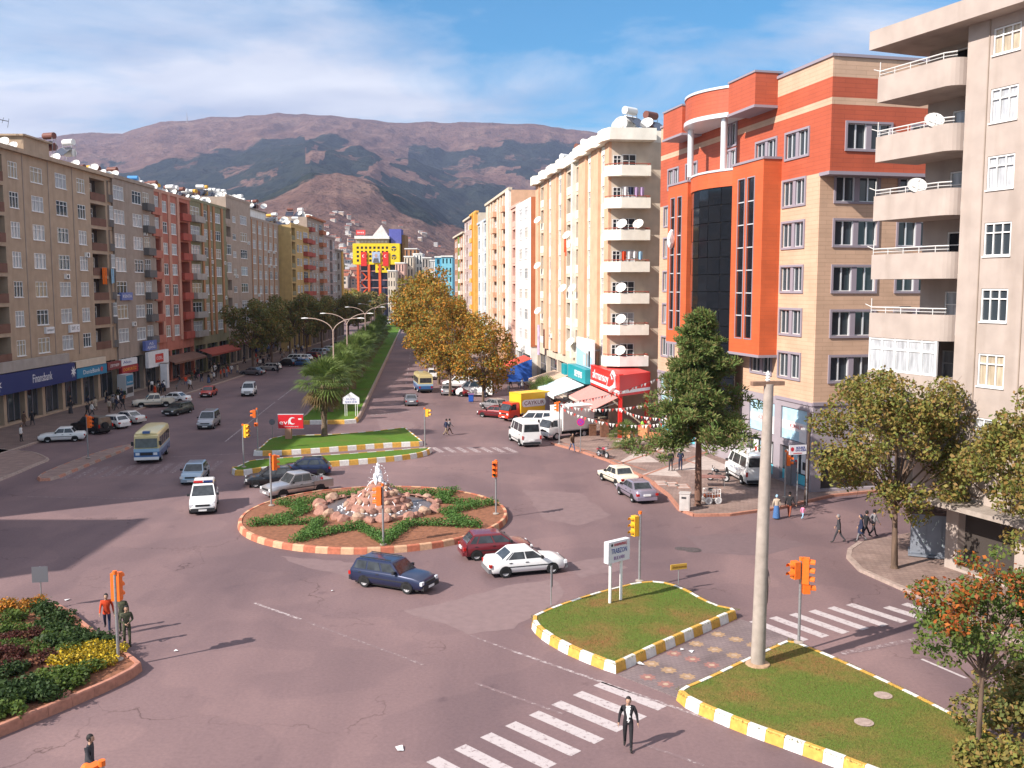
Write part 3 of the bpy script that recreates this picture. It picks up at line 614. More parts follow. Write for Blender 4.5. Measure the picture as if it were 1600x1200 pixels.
# right-hand row: local x runs towards the camera
RD = Vector((-.149,1,0)).normalized(); RROT = atan2(-RD.y,-RD.x); RN = Vector((10.6,104,0))
def right_org(far): p = RN+RD*far; return (p.x,p.y)
S1 = 45.6
def rs(lst, far): return [(k[0], far-k[2], far-k[1])+tuple(k[3:]) for k in lst]
cr = rs([('w',2.4,4.1),('w',8.9,10.6),('l',15.2,17.6,dict(parapet=ivory,dark=1,depth=1.0)),('w',18.6,19.8,dict(style='two')),('l',20.8,23.2,dict(parapet=ivory,dark=1,depth=1.0)),('w',26.2,28.2),('w',33.2,35.2),('l',39,42.5,dict(parapet=ivory,depth=1.2))], S1)
cr += [('sp',S1-b,S1-a,dict(m=ivory,proj=.09)) for a,b in ((2.3,4.2),(8.8,10.7),(26.1,28.3),(33.1,35.3))]
cr += [('s',S1-b,S1-a,dict(m=peach,proj=p_,z0=6.2)) for a,b,p_ in ((.0,1.9,.3),(4.7,8.3,.35),(11.2,14.8,.35),(23.6,25.6,.3),(28.9,32.6,.35),(35.8,38.6,.3),(42.9,45.5,.3))]
cr += [('s',S1-18.5,S1-17.7,dict(m=ivory,proj=.5,z0=6.2))]
R1 = block('cream and peach block with corner balconies beside the orange building', right_org(S1), RROT, S1, 13, 6.6, 7, 3.36, cr, cream, seed=21, cornice=0, wh=1.85, sill=.85, shop_cols=[(S1-8,S1-.3),(S1-15,S1-8.6),(S1-22,S1-15.6),(S1-29,S1-22.6),(S1-37,S1-29.6),(.5,S1-37.6)])
H1 = 6.6+7*3.36+.35
mb = MB(); zig = [(0,-.5)]                       # stepped cornice
for a, b, q in ((42.9,45.5,1.1),(39,42.5,.6),(35.8,38.6,1.1),(33,35.4,.75),(28.9,32.6,1.1),(25.9,28.5,.7),(23.6,25.6,1.1),(15,23.2,.55),(11.2,14.8,1.1),(8.6,10.8,.7),(4.7,8.3,1.1),(2.2,4.3,.7),(0,1.9,1.1)): zig += [(S1-b,-q),(S1-a,-q)]
zig += [(S1+1.6,-.6),(S1+1.7,4.4),(S1,4.4)]+[(S1,13),(0,13)]
mb.prism(zig, H1+.01, H1+1.25, 0); mb.build('cornice', ivory, R1)
red_rail = mat('red_rail', (.33,.08,.05), .7)
for f in range(7):                               # corner balconies on the end wall
    z = 6.6+f*3.36
    out = [(S1+.001,-.75),(S1+.75,-.5),(S1+1.55,.7),(S1+1.55,3.9),(S1+.001,3.9)]; inn = [(S1+.001,-.6),(S1+.68,-.38),(S1+1.44,.76),(S1+1.44,3.8),(S1+.001,3.8)]
    m_ = MB().prism(out, z+.02, z+.2)
    for i in range(4):
        a,b,c,d = out[i],out[i+1],inn[i+1],inn[i]; m_.prism([a,b,c,d], z+.2, z+1.12)
    bo = m_.build('balcony', ivory if f else offwhite, R1)
    r_ = MB(); pp = [(lerp(out[i][0],inn[i][0],.5),lerp(out[i][1],inn[i][1],.5),z+1.3) for i in range(5)]
    r_.path(pp, .045, 6)
    for i in range(4):
        for t in (.1,.5): q = Vector(pp[i]).lerp(Vector(pp[i+1]), t); r_.tube(q-Vector((0,0,.19)), q, .02, n=4)
    r_.build('railing', red_rail, bo)
    Ms = Matrix.Translation((S1,0,0)) @ Matrix.Rotation(pi/2,4,'Z')
    add_window(R1, 1.9, z+.2, 1.5, 2.2, 'two', frame_white, glass_curtain if f % 2 else glass_dark, Ms, -.1, name='balcony_door')
    add_window(R1, .6, z+.9, .9, 1.4, 'two', frame_white, glass_dark, Ms, -.1)
c = rs([('w',3.2,6.4,dict(style='cross3')),('w',8.8,11.8,dict(style='cross3'))], 15.6)
R2 = block('white block with a rust-brown side next to the cream block', (RN.x+RD.x*(S1+15.6)-.95, RN.y+RD.y*(S1+15.6)-.15), RROT, 15.5, 13, 6.0, 7, 3.22, c, offwhite, seed=22, cornice=0, shop_cols=[(.5,7),(8,15)])
MB().box(15.501,15.62,-.02,13,5.9,28.9).build('end_wall', rust, R2)
c = rs([('l',.6,5,dict(parapet=rose,closed=.2)),('l',6.5,10,dict(parapet=rose))], 11.6)
R2b = block('rose pink block of loggias beyond the white block', right_org(S1+15.7+11.7), RROT, 11.6, 13, 6.4, 7, 3.2, c, rose, seed=23, cornice=.2)
far = S1+27.4
c = rs([('s',.2,4,dict(m=offwhite,proj=.5)),('b',5,8.6,dict(parapet=peach,proj=.9)),('w',10.4,12.2),('w',14.5,16.3),('b',19,23,dict(parapet=peach,proj=.9)),('w',25,27),('w',29.5,31.5)], 36.2)
c += [('s',36.2-b,36.2-a,dict(m=cream,proj=.22)) for a,b in ((8.9,9.9),(12.6,14.1),(16.6,18.4),(23.4,24.6),(27.4,29.1),(32,36))]
R3 = block('tall peach block with rounded balconies along the right of the avenue', right_org(far+36.2), RROT, 36.2, 13, 6.6, 8, 3.22, c, peach, seed=24, cornice=.5, corn_mat=cream); far += 36.3
c = rs([('l',1,4,dict(parapet=paleblue,dark=1)),('s',4.4,8,dict(m=offwhite,proj=.6)),('w',9,11),('l',12.5,16,dict(parapet=paleblue,dark=1))], 17)
R4 = block('pale blue and white block on the right of the avenue', right_org(far+17), RROT, 17, 13, 6.6, 7, 3.25, c, paleblue, seed=25, cornice=.3); far += 17.1
c = rs([('s',.3,2.2,dict(m=orangey,proj=.9)),('s',3.2,4.4,dict(m=mat('bright_orange',(.75,.30,.03),.8),proj=1.0)),('b',5.5,10,dict(parapet=orangey,proj=1.1)),('w',11.5,13)], 14)
R5 = block('orange-yellow block with strong vertical stripes on the right', right_org(far+14), RROT, 14, 13, 6.6, 8, 3.22, c, cream, seed=26, cornice=.6, corn_mat=orangey); far += 14.1
c = rs([('w',1.5,3.5),('w',6,8),('l',10,13,dict(parapet=mauve)),('w',15,17)], 18)
R6 = block('mauve-brown block beyond the orange-yellow one', right_org(far+18), RROT, 18, 13, 6.6, 8, 3.2, c, mauve, seed=27, cornice=.5, corn_mat=cream); far += 18.1
c = rs([('s',.4,1.5,dict(m=ivory,proj=.25)),('w',2,4),('b',6,10,dict(parapet=ivory,proj=.8)),('w',12,14),('s',15,16.2,dict(m=leafgreen,proj=.3)),('l',17,20,dict(parapet=brick)),('w',22,24),('w',26,28)], 30)
R7 = block('brick-coloured block with green trim at the far end of the right row', right_org(far+30), RROT, 30, 13, 6.6, 7, 3.25, c, brick, seed=28, cornice=.6, corn_mat=cream)

# ---------------------------------------------------------------- the orange office building
def clad(name, c, joint):
    """fibre-cement boards: fine horizontal joints"""
    m = bpy.data.materials.new(name); m.use_nodes = True; t = m.node_tree; l = t.links.new; p = t.nodes['Principled BSDF']
    tc_ = t.nodes.new('ShaderNodeTexCoord'); b = t.nodes.new('ShaderNodeTexBrick'); mp_ = t.nodes.new('ShaderNodeMapping'); mp_.inputs['Rotation'].default_value = (pi/2,0,0)
    cbx = t.nodes.new('ShaderNodeCombineXYZ'); sx = t.nodes.new('ShaderNodeSeparateXYZ'); l(tc_.outputs['Object'], sx.inputs[0])
    ad = t.nodes.new('ShaderNodeMath'); ad.operation = 'ADD'; l(sx.outputs[0], ad.inputs[0]); l(sx.outputs[1], ad.inputs[1]); l(ad.outputs[0], cbx.inputs[0]); l(sx.outputs[2], cbx.inputs[1])
    l(cbx.outputs[0], b.inputs[0]); b.inputs['Scale'].default_value = 1; b.inputs['Brick Width'].default_value = 1.6; b.inputs['Row Height'].default_value = .3; b.inputs['Mortar Size'].default_value = .012
    b.inputs['Color1'].default_value = tuple(c)+(1,); b.inputs['Color2'].default_value = tuple(x*.93 for x in c)+(1,); b.inputs['Mortar'].default_value = tuple(joint)+(1,)
    n = t.nodes.new('ShaderNodeTexNoise'); n.inputs['Scale'].default_value = .6; n.inputs['Detail'].default_value = 6; l(tc_.outputs['Object'], n.inputs['Vector'])
    r = t.nodes.new('ShaderNodeValToRGB'); r.color_ramp.elements[0].position = .3; r.color_ramp.elements[1].position = .7; r.color_ramp.elements[0].color = (.88,.87,.86,1); r.color_ramp.elements[1].color = (1.06,1.05,1.05,1); l(n.outputs['Fac'], r.inputs[0])
    mm = t.nodes.new('ShaderNodeMixRGB'); mm.blend_type = 'MULTIPLY'; mm.inputs[0].default_value = 1; l(b.outputs['Color'], mm.inputs[1]); l(r.outputs[0], mm.inputs[2]); l(mm.outputs[0], p.inputs['Base Color'])
    bp = t.nodes.new('ShaderNodeBump'); bp.inputs['Strength'].default_value = .4; bp.inputs['Distance'].default_value = .015; bp.invert = True; l(b.outputs['Fac'], bp.inputs['Height']); l(bp.outputs[0], p.inputs['Normal'])
    p.inputs['Roughness'].default_value = .6; return m
o_red = clad('cladding_orange', (.47,.098,.045), (.30,.06,.03)); o_peach = clad('cladding_peach', (.60,.40,.275), (.42,.27,.18)); o_slab = clad('cladding_bright_orange', (.58,.115,.035), (.46,.09,.03))
metal_white = mat('white_metal', (.72,.73,.75), .3, .3); grey_trim = mat('grey_trim', (.29,.25,.29), .6); grey_panel = mat('grey_panel', (.33,.29,.32), .5, var=.06, scale=1)
OC = Vector((21.8,69,0)); OD = Vector((-.237,1,0)).normalized(); OW = 29.8; OROT = atan2(-OD.y,-OD.x); oo = OC+OD*OW
OB = thing('office_building', 'orange and peach clad office building with a dark curved glass front', 'office building', (oo.x,oo.y,0), OROT)
OT = 30.85
def om(cx, cz):
    if cz > 29.5: return 1
    if cz > 28.12: return 0
    if cz > 27.65: return 1
    if cz > 23.1: return 0
    return 1 if cz > 6.6 else 2
om.zs = [29.5,28.12,27.65,23.1,6.6]
rows = [24.65,21.15,18.05,14.77,11.56,8.27]; fw = []
def tx(t0, t1): return OW-t1, OW-t0
holes = []
for i, z in enumerate(rows):
    for t0, t1 in ([(1.7,4.9),(6.4,9.6),(21.0,23.4),(25.3,27.7)] if i == 0 else [(2.0,5.1)]+([(26.6,28.6)] if i < 5 else [(25.6,28.8),(6.3,9.6)])):
        a, b = tx(t0,t1); holes.append((a,b,z,z+1.8,.22)); fw.append((a,b,z))
for z in (24.75,27.0): a, b = tx(13.2,15.6); holes.append((a,b,z,z+1.8,.22)); fw.append((a,b,z))
shopf = [tx(.8,4.6),tx(5.6,9.8),tx(20.4,23.8),tx(25,29)]
for a, b in shopf: holes += [(a,b,.3,3.0,.35,3),(a,b,3.5,6.0,.2,3)]
mb = MB(); facade(mb, 0, OW, 0, OT, holes, om, I4)
# end wall: lower part set back, upper part juts out
MS = Matrix.Translation((OW,0,0)) @ Matrix.Rotation(pi/2,4,'Z'); MU = Matrix.Translation((OW+1.2,0,0)) @ Matrix.Rotation(pi/2,4,'Z')
def oml(cx, cz): return 1 if cz > 6.6 else 2
oml.zs = [6.6]
SD = 24; hs = []; sw = []
for z in rows[1:]:
    for u in (1.25,6.4,11.6,16.8): hs.append((u,u+3.4,z,z+1.75,.22)); sw.append((u,u+3.4,z,MS))
hs2 = [(.8,5.5,.3,3.2,.4,3),(7,12,.3,3.2,.4,3),(13.4,19,.3,3.2,.4,3),(3.6,5.2,4.6,6.2,.2,3)]
facade(mb, 0, SD, 0, 23.1, hs+hs2, oml, MS)
hu = []
for u in (1.25,6.4,11.6,16.8): hu.append((u,u+3.4,24.65,26.4,.22)); sw.append((u,u+3.4,24.65,MU))
facade(mb, 0, SD, 23.1, OT, hu, om, MU)
mb.poly([(OW,0,23.1),(OW,SD,23.1),(OW+1.2,SD,23.1),(OW+1.2,0,23.1)], 2)
for z0_, z1_, k in ((23.1,27.65,0),(27.65,28.12,1),(28.12,29.5,0),(29.5,OT,1)): mb.poly([(OW,0,z0_),(OW+1.2,0,z0_),(OW+1.2,0,z1_),(OW,0,z1_)], k)
mb.poly([(0,SD,0),(0,0,0),(0,0,OT),(0,SD,OT)], 1); mb.poly([(OW+1.2,SD,0),(0,SD,0),(0,SD,OT),(OW+1.2,SD,OT)], 1); mb.poly([(0,0,OT),(OW+1.2,0,OT),(OW+1.2,SD,OT),(0,SD,OT)], 4)
mb.build('wall', [o_red, o_peach, grey_panel, interior, roof_mat], OB)
def office_window(a, b, z, M, h=1.9):
    w = b-a; t = .16; f_ = MB()
    f_.box(a-t,a,-.09,.05,z-t,z+h+t); f_.box(b,b+t,-.09,.05,z-t,z+h+t); f_.box(a,b,-.09,.05,z-t,z); f_.box(a,b,-.09,.05,z+h,z+h+t)
    c_ = (a+b)/2; f_.box(c_-.2,c_+.2,-.02,.18,z,z+h)
    g_ = MB(); wf = MB()
    for p, q in ((a,c_-.2),(c_+.2,b)):
        m_ = p+(q-p)*.48; wf.box(p,p+.05,.1,.17,z,z+h); wf.box(q-.07,q,.02,.17,z,z+h); wf.box(m_-.05,m_+.05,.1,.17,z+.06,z+h-.06); wf.box(p+.05,q-.07,.1,.17,z,z+.06); wf.box(p+.05,q-.07,.1,.17,z+h-.06,z+h)
        g_.poly([(p,.19,z),(q,.19,z),(q,.19,z+h),(p,.19,z+h)])
    x = MB().add(f_, M).build('window', grey_trim, OB); MB().add(wf, M).build('sash', metal_white, x); MB().add(g_, M).build('pane', glass_dark, x)
for a, b, z in fw: office_window(a, b, z, I4, 1.8)
for a, b, z, M in sw: office_window(a, b, z, M, 1.75)
MB().box(OW+.001,OW+1.32,-.12,SD,22.86,23.099).build('ledge', grey_trim, OB)
MB().box(-.05,OW+1.3,-.12,.3,OT+.001,OT+.2).box(OW+.9,OW+1.32,.3,SD,OT+.001,OT+.2).build('coping', grey_trim, OB)
MB().box(OW+.001,OW+.1,-.05,SD,6.5,6.75).build('string_course', grey_trim, OB); MB().box(OW-5.4,OW,-.1,-.001,6.45,6.7).build('string_course', grey_trim, OB); MB().box(.1,OW-24.2,-.1,-.001,6.45,6.7).build('string_course', grey_trim, OB)
def slab(t0, t1, z0_, z1_, strips):
    a, b = tx(t0,t1); pj = 1.5
    o = MB()
    hs_ = []
    for s0, s1 in strips: hs_.append((s0, s1, z0_+1.2, z1_-1.2, .12))
    facade(o, a, b, z0_, z1_, hs_, 0, Matrix.Translation((0,-pj,0)))
    o.poly([(b,-pj,z0_),(b,0,z0_),(b,0,z1_),(b,-pj,z1_)]); o.poly([(a,0,z0_),(a,-pj,z0_),(a,-pj,z1_),(a,0,z1_)]); o.poly([(a,-pj,z0_),(a,0,z0_),(b,0,z0_),(b,-pj,z0_)]); o.poly([(a,-pj,z1_),(b,-pj,z1_),(b,0,z1_),(a,0,z1_)])
    ob = o.build('tower_slab', o_slab, OB)
    tr = MB().box(a-.05,b+.08,-pj-.08,-.001,z1_+.001,z1_+.18).box(a-.05,b+.08,-pj-.08,-.001,z0_-.2,z0_-.001)
    for s0, s1 in strips:
        tr.box(s0-.08,s0,-pj-.04,-pj+.02,z0_+1.12,z1_-1.12); tr.box(s1,s1+.08,-pj-.04,-pj+.02,z0_+1.12,z1_-1.12); tr.box(s0,s1,-pj-.04,-pj+.02,z0_+1.12,z0_+1.2); tr.box(s0,s1,-pj-.04,-pj+.02,z1_-1.2,z1_-1.12)
    tr.build('trim', grey_trim, ob)
    n = 7
    for s0, s1 in strips:
        for k in range(n):
            za, zb = lerp(z0_+1.2,z1_-1.2,k/n), lerp(z0_+1.2,z1_-1.2,(k+1)/n)
            MB().poly([(s0,-pj+.09,za+.04),(s1,-pj+.09,za+.04),(s1,-pj+.09,zb-.03),(s0,-pj+.09,zb-.03)]).build('pane', glass_blue, ob)
            MB().box(s0,s1,-pj+.02,-pj+.12,za-.04,za+.04).build('transom', metal_white, ob) if k else None
a, b = tx(5.5,10.7); slab(5.5,10.7,9.83,24.75,[(a+1.1,a+2.2),(a+2.7,a+3.8)])
a, b = tx(19.6,24.1); slab(19.6,24.1,9.95,24.5,[(a+.7,a+1.6),(a+2.3,a+3.2)])
# curved curtain wall
gx0, gx1 = tx(10.7,19.6); gc, gw = (gx0+gx1)/2, (gx1-gx0)/2; n = 6; arc = []
for i in range(n+1):
    t = -1+2*i/n; arc.append((gc+gw*t, -1.0-1.35*(1-t*t)))
cw = MB()
for i in range(n): cw.poly([(arc[i][0],arc[i][1]+.1,3.2),(arc[i+1][0],arc[i+1][1]+.1,3.2),(arc[i+1][0],arc[i+1][1]+.1,23.3),(arc[i][0],arc[i][1]+.1,23.3)])
cwo = cw.build('curtain_wall', interior, OB)
for k in range(14):
    z0_, z1_ = lerp(3.2,23.3,k/14), lerp(3.2,23.3,(k+1)/14)
    for i in range(n):
        p, q = arc[i], arc[i+1]; e = .012
        p2, q2 = (lerp(p[0],q[0],e),lerp(p[1],q[1],e)), (lerp(p[0],q[0],1-e),lerp(p[1],q[1],1-e)); j = random.uniform(-.012,.012)
        MB().poly([(p2[0],p2[1]+j,z0_+.025),(q2[0],q2[1]-j,z0_+.025),(q2[0],q2[1]-j,z1_-.025),(p2[0],p2[1]+j,z1_-.025)]).build('pane', glass_blue, cwo)
fr = MB(); top = [(p[0],p[1]-.12) for p in arc]; fr.prism(top+[(gx1,0),(gx0,0)], 23.3, 24.55, 0); fo = fr.build('fascia', o_slab, OB)
MB().prism([(p[0],p[1]-.2) for p in arc]+[(gx1,0),(gx0,0)], 24.551, 24.72).build('coping', metal_white, fo)
# roof canopy: two boxes and a curved middle carried by white columns
for t0, t1 in ((6.4,10.9),(20.2,24.6)):
    a, b = tx(t0,t1); q = MB().box(a,b,-1.9,-.001,28.9,31.3).build('canopy_box', o_red, OB); MB().box(a-.06,b+.06,-1.98,-.001,28.7,28.899).box(a-.06,b+.06,-1.98,.4,31.301,31.45).build('trim', grey_trim, q)
a, b = tx(10.95,20.1); cc_, hw = (a+b)/2, (b-a)/2; arc2 = [(cc_+hw*(-1+2*i/14), -1.2-1.9*(1-(-1+2*i/14)**2)) for i in range(15)]
q = MB().prism(arc2+[(b,.3),(a,.3)], 29.2, 31.15).build('canopy_curve', o_red, OB); MB().prism([(p[0],p[1]-.14) for p in arc2]+[(b,0),(a,0)], 28.85, 29.199).build('soffit', metal_white, q); MB().prism([(p[0],p[1]-.1) for p in arc2]+[(b,.2),(a,.2)], 31.151, 31.35).build('coping', metal_white, q)
for i in (3,12): MB().lathe([(.27,24.73),(.27,28.849)], 16, cx=arc2[i][0], cy=arc2[i][1]+.55).build('column', metal_white, OB, smooth=40)
MB().box(OW+1.2-14,OW-4,12,20,OT+.001,OT+1.6).poly([(OW-12,11,OT+1.61),(OW-3,11,OT+1.61),(OW-3,16,OT+3),(OW-12,16,OT+3)]).build('roof_house', metal_white, OB)
# shop fronts of the office building
blue_print = mat('poster_blue', (.40,.62,.75), .4, var=.2, scale=1.2); white_print = mat('poster_white', (.74,.74,.76), .4, var=.08, scale=2); red_print = mat('poster_red', (.62,.06,.05), .4); cyan_print = mat('poster_cyan', (.12,.55,.68), .4)
for a, b in shopf:
    s_ = MB().poly([(a+.05,.12,3.55),(b-.05,.12,3.55),(b-.05,.12,5.95),(a+.05,.12,5.95)]).build('shop_window', blue_print, OB)
    MB().poly([(a+.05,.112,4.3),(b-.05,.112,4.3),(b-.05,.112,4.95),(a+.05,.112,4.95)]).poly([(b-1.2,.112,3.55),(b-.05,.112,3.55),(b-.05,.112,4.29),(b-1.2,.112,4.29)]).build('poster', white_print, s_)
    new('lettering', text_mesh('KİRALIK', .42, red_print, .003, 1.9), s_, ((a+b)/2+.3,.10,4.62))
    d_ = MB().poly([(a+.05,.25,.35),(b-.05,.25,.35),(b-.05,.25,2.95),(a+.05,.25,2.95)]).build('shop_window', glass_dark, OB)
    for k in range(3):
        x_ = a+.5+k*1.15; MB().poly([(x_,.235,1.2),(x_+.8,.235,1.2),(x_+.8,.235,2.7),(x_,.235,2.7)]).build('poster', [white_print,blue_print,white_print][k], d_)
        MB().poly([(x_+.2,.23,1.5),(x_+.6,.23,1.5),(x_+.6,.23,2.1),(x_+.2,.23,2.1)]).build('poster_print', [red_print,red_print,dark_metal][k], d_)
    MB().poly([(a+.05,.24,.35),(b-.05,.24,.35),(b-.05,.24,1.1),(a+.05,.24,1.1)]).build('poster', cyan_print, d_)

# ---------------------------------------------------------------- beige block at the right edge
ED = Vector((-.4,1,0)).normalized(); EC = Vector((23.15,50.2,0)); EROT = atan2(-ED.y,-ED.x); EW = 26; eo = EC+ED*6.2
EB = thing('apartment_block', 'tall beige block with curved concrete balconies at the right edge', 'apartment block', (eo.x,eo.y,0), EROT)
# local x: 0 at far balcony end, 6.2 at the flush wall, growing towards the camera
ZF = 5.68; NF = 7; FHE = 3.27; HE = 28.2
holes = []; ew = []
for f in range(NF):
    z = ZF+f*FHE
    for a, b in ((7.75,9.35),(14.2,15.8),(20.5,22.1)): holes.append((a,b,z+1.1,z+2.75 if f < 6 else z+2.4,.16)); ew.append((a,b,z+1.1,I4))
    holes.append((11.0,13.4,z+.2,min(z+FHE-.3,HE-.2),1.3,1)) ; holes.append((17.0,19.4,z+.2,min(z+FHE-.3,HE-.2),1.3,1))
mb = MB(); facade(mb, 6.2, EW, 0, HE, holes+[(7,10.5,.3,3.6,.5,1),(11.2,15.5,.3,3.6,.5,1),(16.2,20.5,.3,3.6,.5,1)], 0, I4)
MR = Matrix.Translation((0,2.3,0)); hr = []; 
for f in range(NF): z = ZF+f*FHE; hr.append((3.2,5.9,z+.2,z+2.6,.14))
facade(mb, 1.4, 6.2, 0, HE, hr, 0, MR)
mb.poly([(6.2,0,0),(6.2,0,HE),(6.2,2.3,HE),(6.2,2.3,0)]); mb.poly([(1.4,14,0),(1.4,2.3,0),(1.4,2.3,HE),(1.4,14,HE)]); mb.poly([(EW,0,0),(EW,14,0),(EW,14,HE),(EW,0,HE)]); mb.poly([(EW,14,0),(1.4,14,0),(1.4,14,HE),(EW,14,HE)]); mb.poly([(1.4,2.3,HE),(6.2,2.3,HE),(6.2,0,HE),(EW,0,HE),(EW,14,HE),(1.4,14,HE)], 2)
mb.build('wall', [beige_r, interior, roof_mat], EB)
for k, (a, b, z, M) in enumerate(ew): add_window(EB, (a+b)/2, z, 1.58, 1.63 if z < 26 else 1.28, 'cross3', frame_white, [glass_curtain,glass_dark,glass_curtain,glass_warm,glass_dark][k % 5], I4, .05)
for f in range(NF):
    z = ZF+f*FHE
    add_window(EB, 4.55, z+.2, 2.68, 2.38, 'cross3', frame_white, glass_curtain if f % 3 else glass_blue, MR, .035, name='balcony_door')
    arc3 = [(.0,2.3),(0,0.05)]+[(6.15-.9*(1-sin(pi/2*i/6)),-.0-.75+.75*(1-cos(pi/2*i/6))) if 0 else (6.19-.75+.75*sin(pi/2*i/6),-.75+.75*(1-cos(pi/2*i/6))) for i in range(7)]
    arc3 = [(.75,2.29),(.75,-.75)]+[(5.44+.75*sin(pi/2*i/6),-.75+.75*(1-cos(pi/2*i/6))) for i in range(7)]+[(6.19,2.29)]
    m_ = MB().prism(arc3, z-.0, z+.2)
    ins = [(max(.87,min(p[0],6.08)), max(p[1]+.1, -.63) if p[1] < 2 else p[1]) for p in arc3]
    for i in range(len(arc3)-2): m_.prism([arc3[i],arc3[i+1],ins[i+1],ins[i]], z+.2, z+1.38)
    bo = m_.build('balcony', beige_r, EB)
    if f == 1:
        wf = MB(); g_ = MB()
        for i in range(6): x_ = .82+i*.97; wf.box(x_-.06,x_+.06,-.72,-.6,z+1.39,z+FHE-.01)
        for zz in (1.4,2.6,FHE-.12): wf.box(.8,5.7,-.70,-.62,z+zz,z+zz+.1)
        g_.poly([(.8,-.65,z+1.4),(5.7,-.65,z+1.4),(5.7,-.65,z+FHE-.05),(.8,-.65,z+FHE-.05)])
        w_ = wf.build('glazing_frame', frame_white, bo); MB().add(g_).build('pane', glass_curtain, bo)
    else:
        r_ = MB(); r_.path([(.81,2.2,z+1.7),(.81,-.69,z+1.7),(5.4,-.69,z+1.7),(5.95,-.4,z+1.7)], .035, 6); r_.path([(.81,2.2,z+1.52),(.81,-.69,z+1.52),(5.4,-.69,z+1.52),(5.95,-.4,z+1.52)], .02, 5)
        for q in range(5): x_ = .81+q*1.13; r_.tube((x_,-.69,z+1.37),(x_,-.69,z+1.7),.025,n=5)
        r_.tube((.83,-.69,z+1.7),(.83,-.69,z+2.2),.03,n=5); r_.tube((.4,-.75,z+1.87),(.85,-.69,z+1.7),.025,n=5)
        r_.build('railing', rail_mat, bo)
    for a, b in ((11.0,13.4),(17.0,19.4)):
        MB().box(a-.05,b+.05,-.5,.1,z+.02,z+1.1).build('balcony', beige_r, EB)
        add_window(EB, (a+b)/2, z+.2, 1.6, 2.3, 'two', frame_white, glass_curtain, I4, 1.2, name='balcony_door')
MB().prism([(.35,2.3),(.35,-1.1),(EW+.3,-1.1),(EW+.3,14.3),(1.4,14.3)], HE+.001, HE+1.0).build('roof_slab', beige_r, EB)
for a in (7.55,10.2): MB().box(a-.03,a+.03,-.05,-.001,3.8,HE-.01).build('downpipe', grey, EB)
MB().box(6.3,EW,-1.6,-.001,3.75,4.0).build('canopy', concrete, EB)
# ------------------------------------------------------------------ vehicles
tyre_mat = mat('tyre_rubber', (.018,.018,.019), .85); rim_mat = mat('wheel_rim', (.50,.49,.50), .4, .15); hub_dark = mat('wheel_dark', (.09,.09,.095), .5, .5)
car_glass = mat('car_glass', (.035,.04,.045), .06, spec=.7, var=.5, scale=2.5); lamp_clear = mat('headlamp', (.72,.74,.76), .12, spec=.8); lamp_red = mat('tail_lamp', (.42,.015,.012), .2); lamp_amber = mat('amber_lamp', (.75,.25,.02), .25)
plate_mat = mat('number_plate', (.75,.75,.74), .5); trim_black = mat('car_trim', (.025,.025,.027), .55); chrome = mat('chrome', (.6,.6,.62), .2, .9); under_mat = mat('underbody', (.012,.012,.012), .9)
seat_mat = mat('car_interior', (.06,.055,.05), .8)
def paint_mat(name, c, metal=.0, rough=.28): return mat('car_paint_'+name, c, rough, metal, spec=.5, coat=.5)
def loft(sections, m=0):
    """sections: list of rings with the same number of points"""
    mb = MB(); n = len(sections[0])
    for s in sections: mb.v += [tuple(p) for p in s]
    for i in range(len(sections)-1):
        for j in range(n):
            k = (j+1) % n; mb.f.append((i*n+j, i*n+k, (i+1)*n+k, (i+1)*n+j)); mb.m.append(m)
    mb.f.append(tuple(reversed(range(n)))); mb.m.append(m); o = (len(sections)-1)*n; mb.f.append(tuple(o+j for j in range(n))); mb.m.append(m)
    return mb
def wheel_part(r, w):
    t = MB(); 
    prof = [(r*.62,-w/2),(r*.93,-w/2),(r,-w*.3),(r,w*.3),(r*.93,w/2),(r*.62,w/2)]
    def ring(prof, mb, n=20):
        i = len(mb.v); k = len(prof)
        for rr, y in prof:
            for j in range(n): a = 2*pi*j/n; mb.v.append((rr*cos(a), y, rr*sin(a)))
        for a in range(k-1):
            for j in range(n): j2 = (j+1) % n; mb.f.append((i+a*n+j,i+a*n+j2,i+(a+1)*n+j2,i+(a+1)*n+j)); mb.m.append(0)
        return mb
    ring(prof+[prof[0]], t)
    rm = MB(); ring([(r*.64,-w*.40),(r*.56,-w*.46),(r*.5,-w*.28),(r*.18,-w*.26),(r*.15,-w*.40),(.004,-w*.40)], rm); ring([(r*.64,w*.40),(r*.56,w*.46),(r*.5,w*.28),(r*.18,w*.26),(r*.15,w*.40),(.004,w*.40)], rm)
    for s_ in (-1,1):
        for q in range(5):
            a = 2*pi*q/5; c, d = cos(a), sin(a); p = Vector((-d,0,c))*r*.07
            A_, B_ = Vector((c*r*.15, s_*w*.40, d*r*.15)), Vector((c*r*.54, s_*w*.40, d*r*.54))
            rm.poly([A_-p,B_-p,B_+p,A_+p])
    return t.mesh('tyre', tyre_mat, 50), rm.mesh('rim', rim_mat)
WHEELS = {}
def add_wheels(root, xs, track, r, w=.2):
    k = (round(r,3), round(w,3))
    if k not in WHEELS: WHEELS[k] = wheel_part(r, w)
    t, rm = WHEELS[k]
    for x in xs:
        for s_ in (-1, 1):
            o = new('wheel', t, root, (x, s_*(track-w/2), r)); new('rim', rm, o)
KIND = {}   # name: dict of proportions (metres)
KIND['sedan'] = dict(L=4.25,w=.83,H=1.40,belt=.90,hood=.86,trunk=.93,xa=.98,xb=.28,xc=-.86,xd=-1.48,wb=(1.30,-1.28),r=.30,pil=[.0,.46,.9,1.0])
KIND['old_sedan'] = dict(L=4.25,w=.81,H=1.42,belt=.88,hood=.84,trunk=.90,xa=.78,xb=.30,xc=-.86,xd=-1.22,wb=(1.24,-1.20),r=.29,pil=[0,.5,1.0],boxy=1)
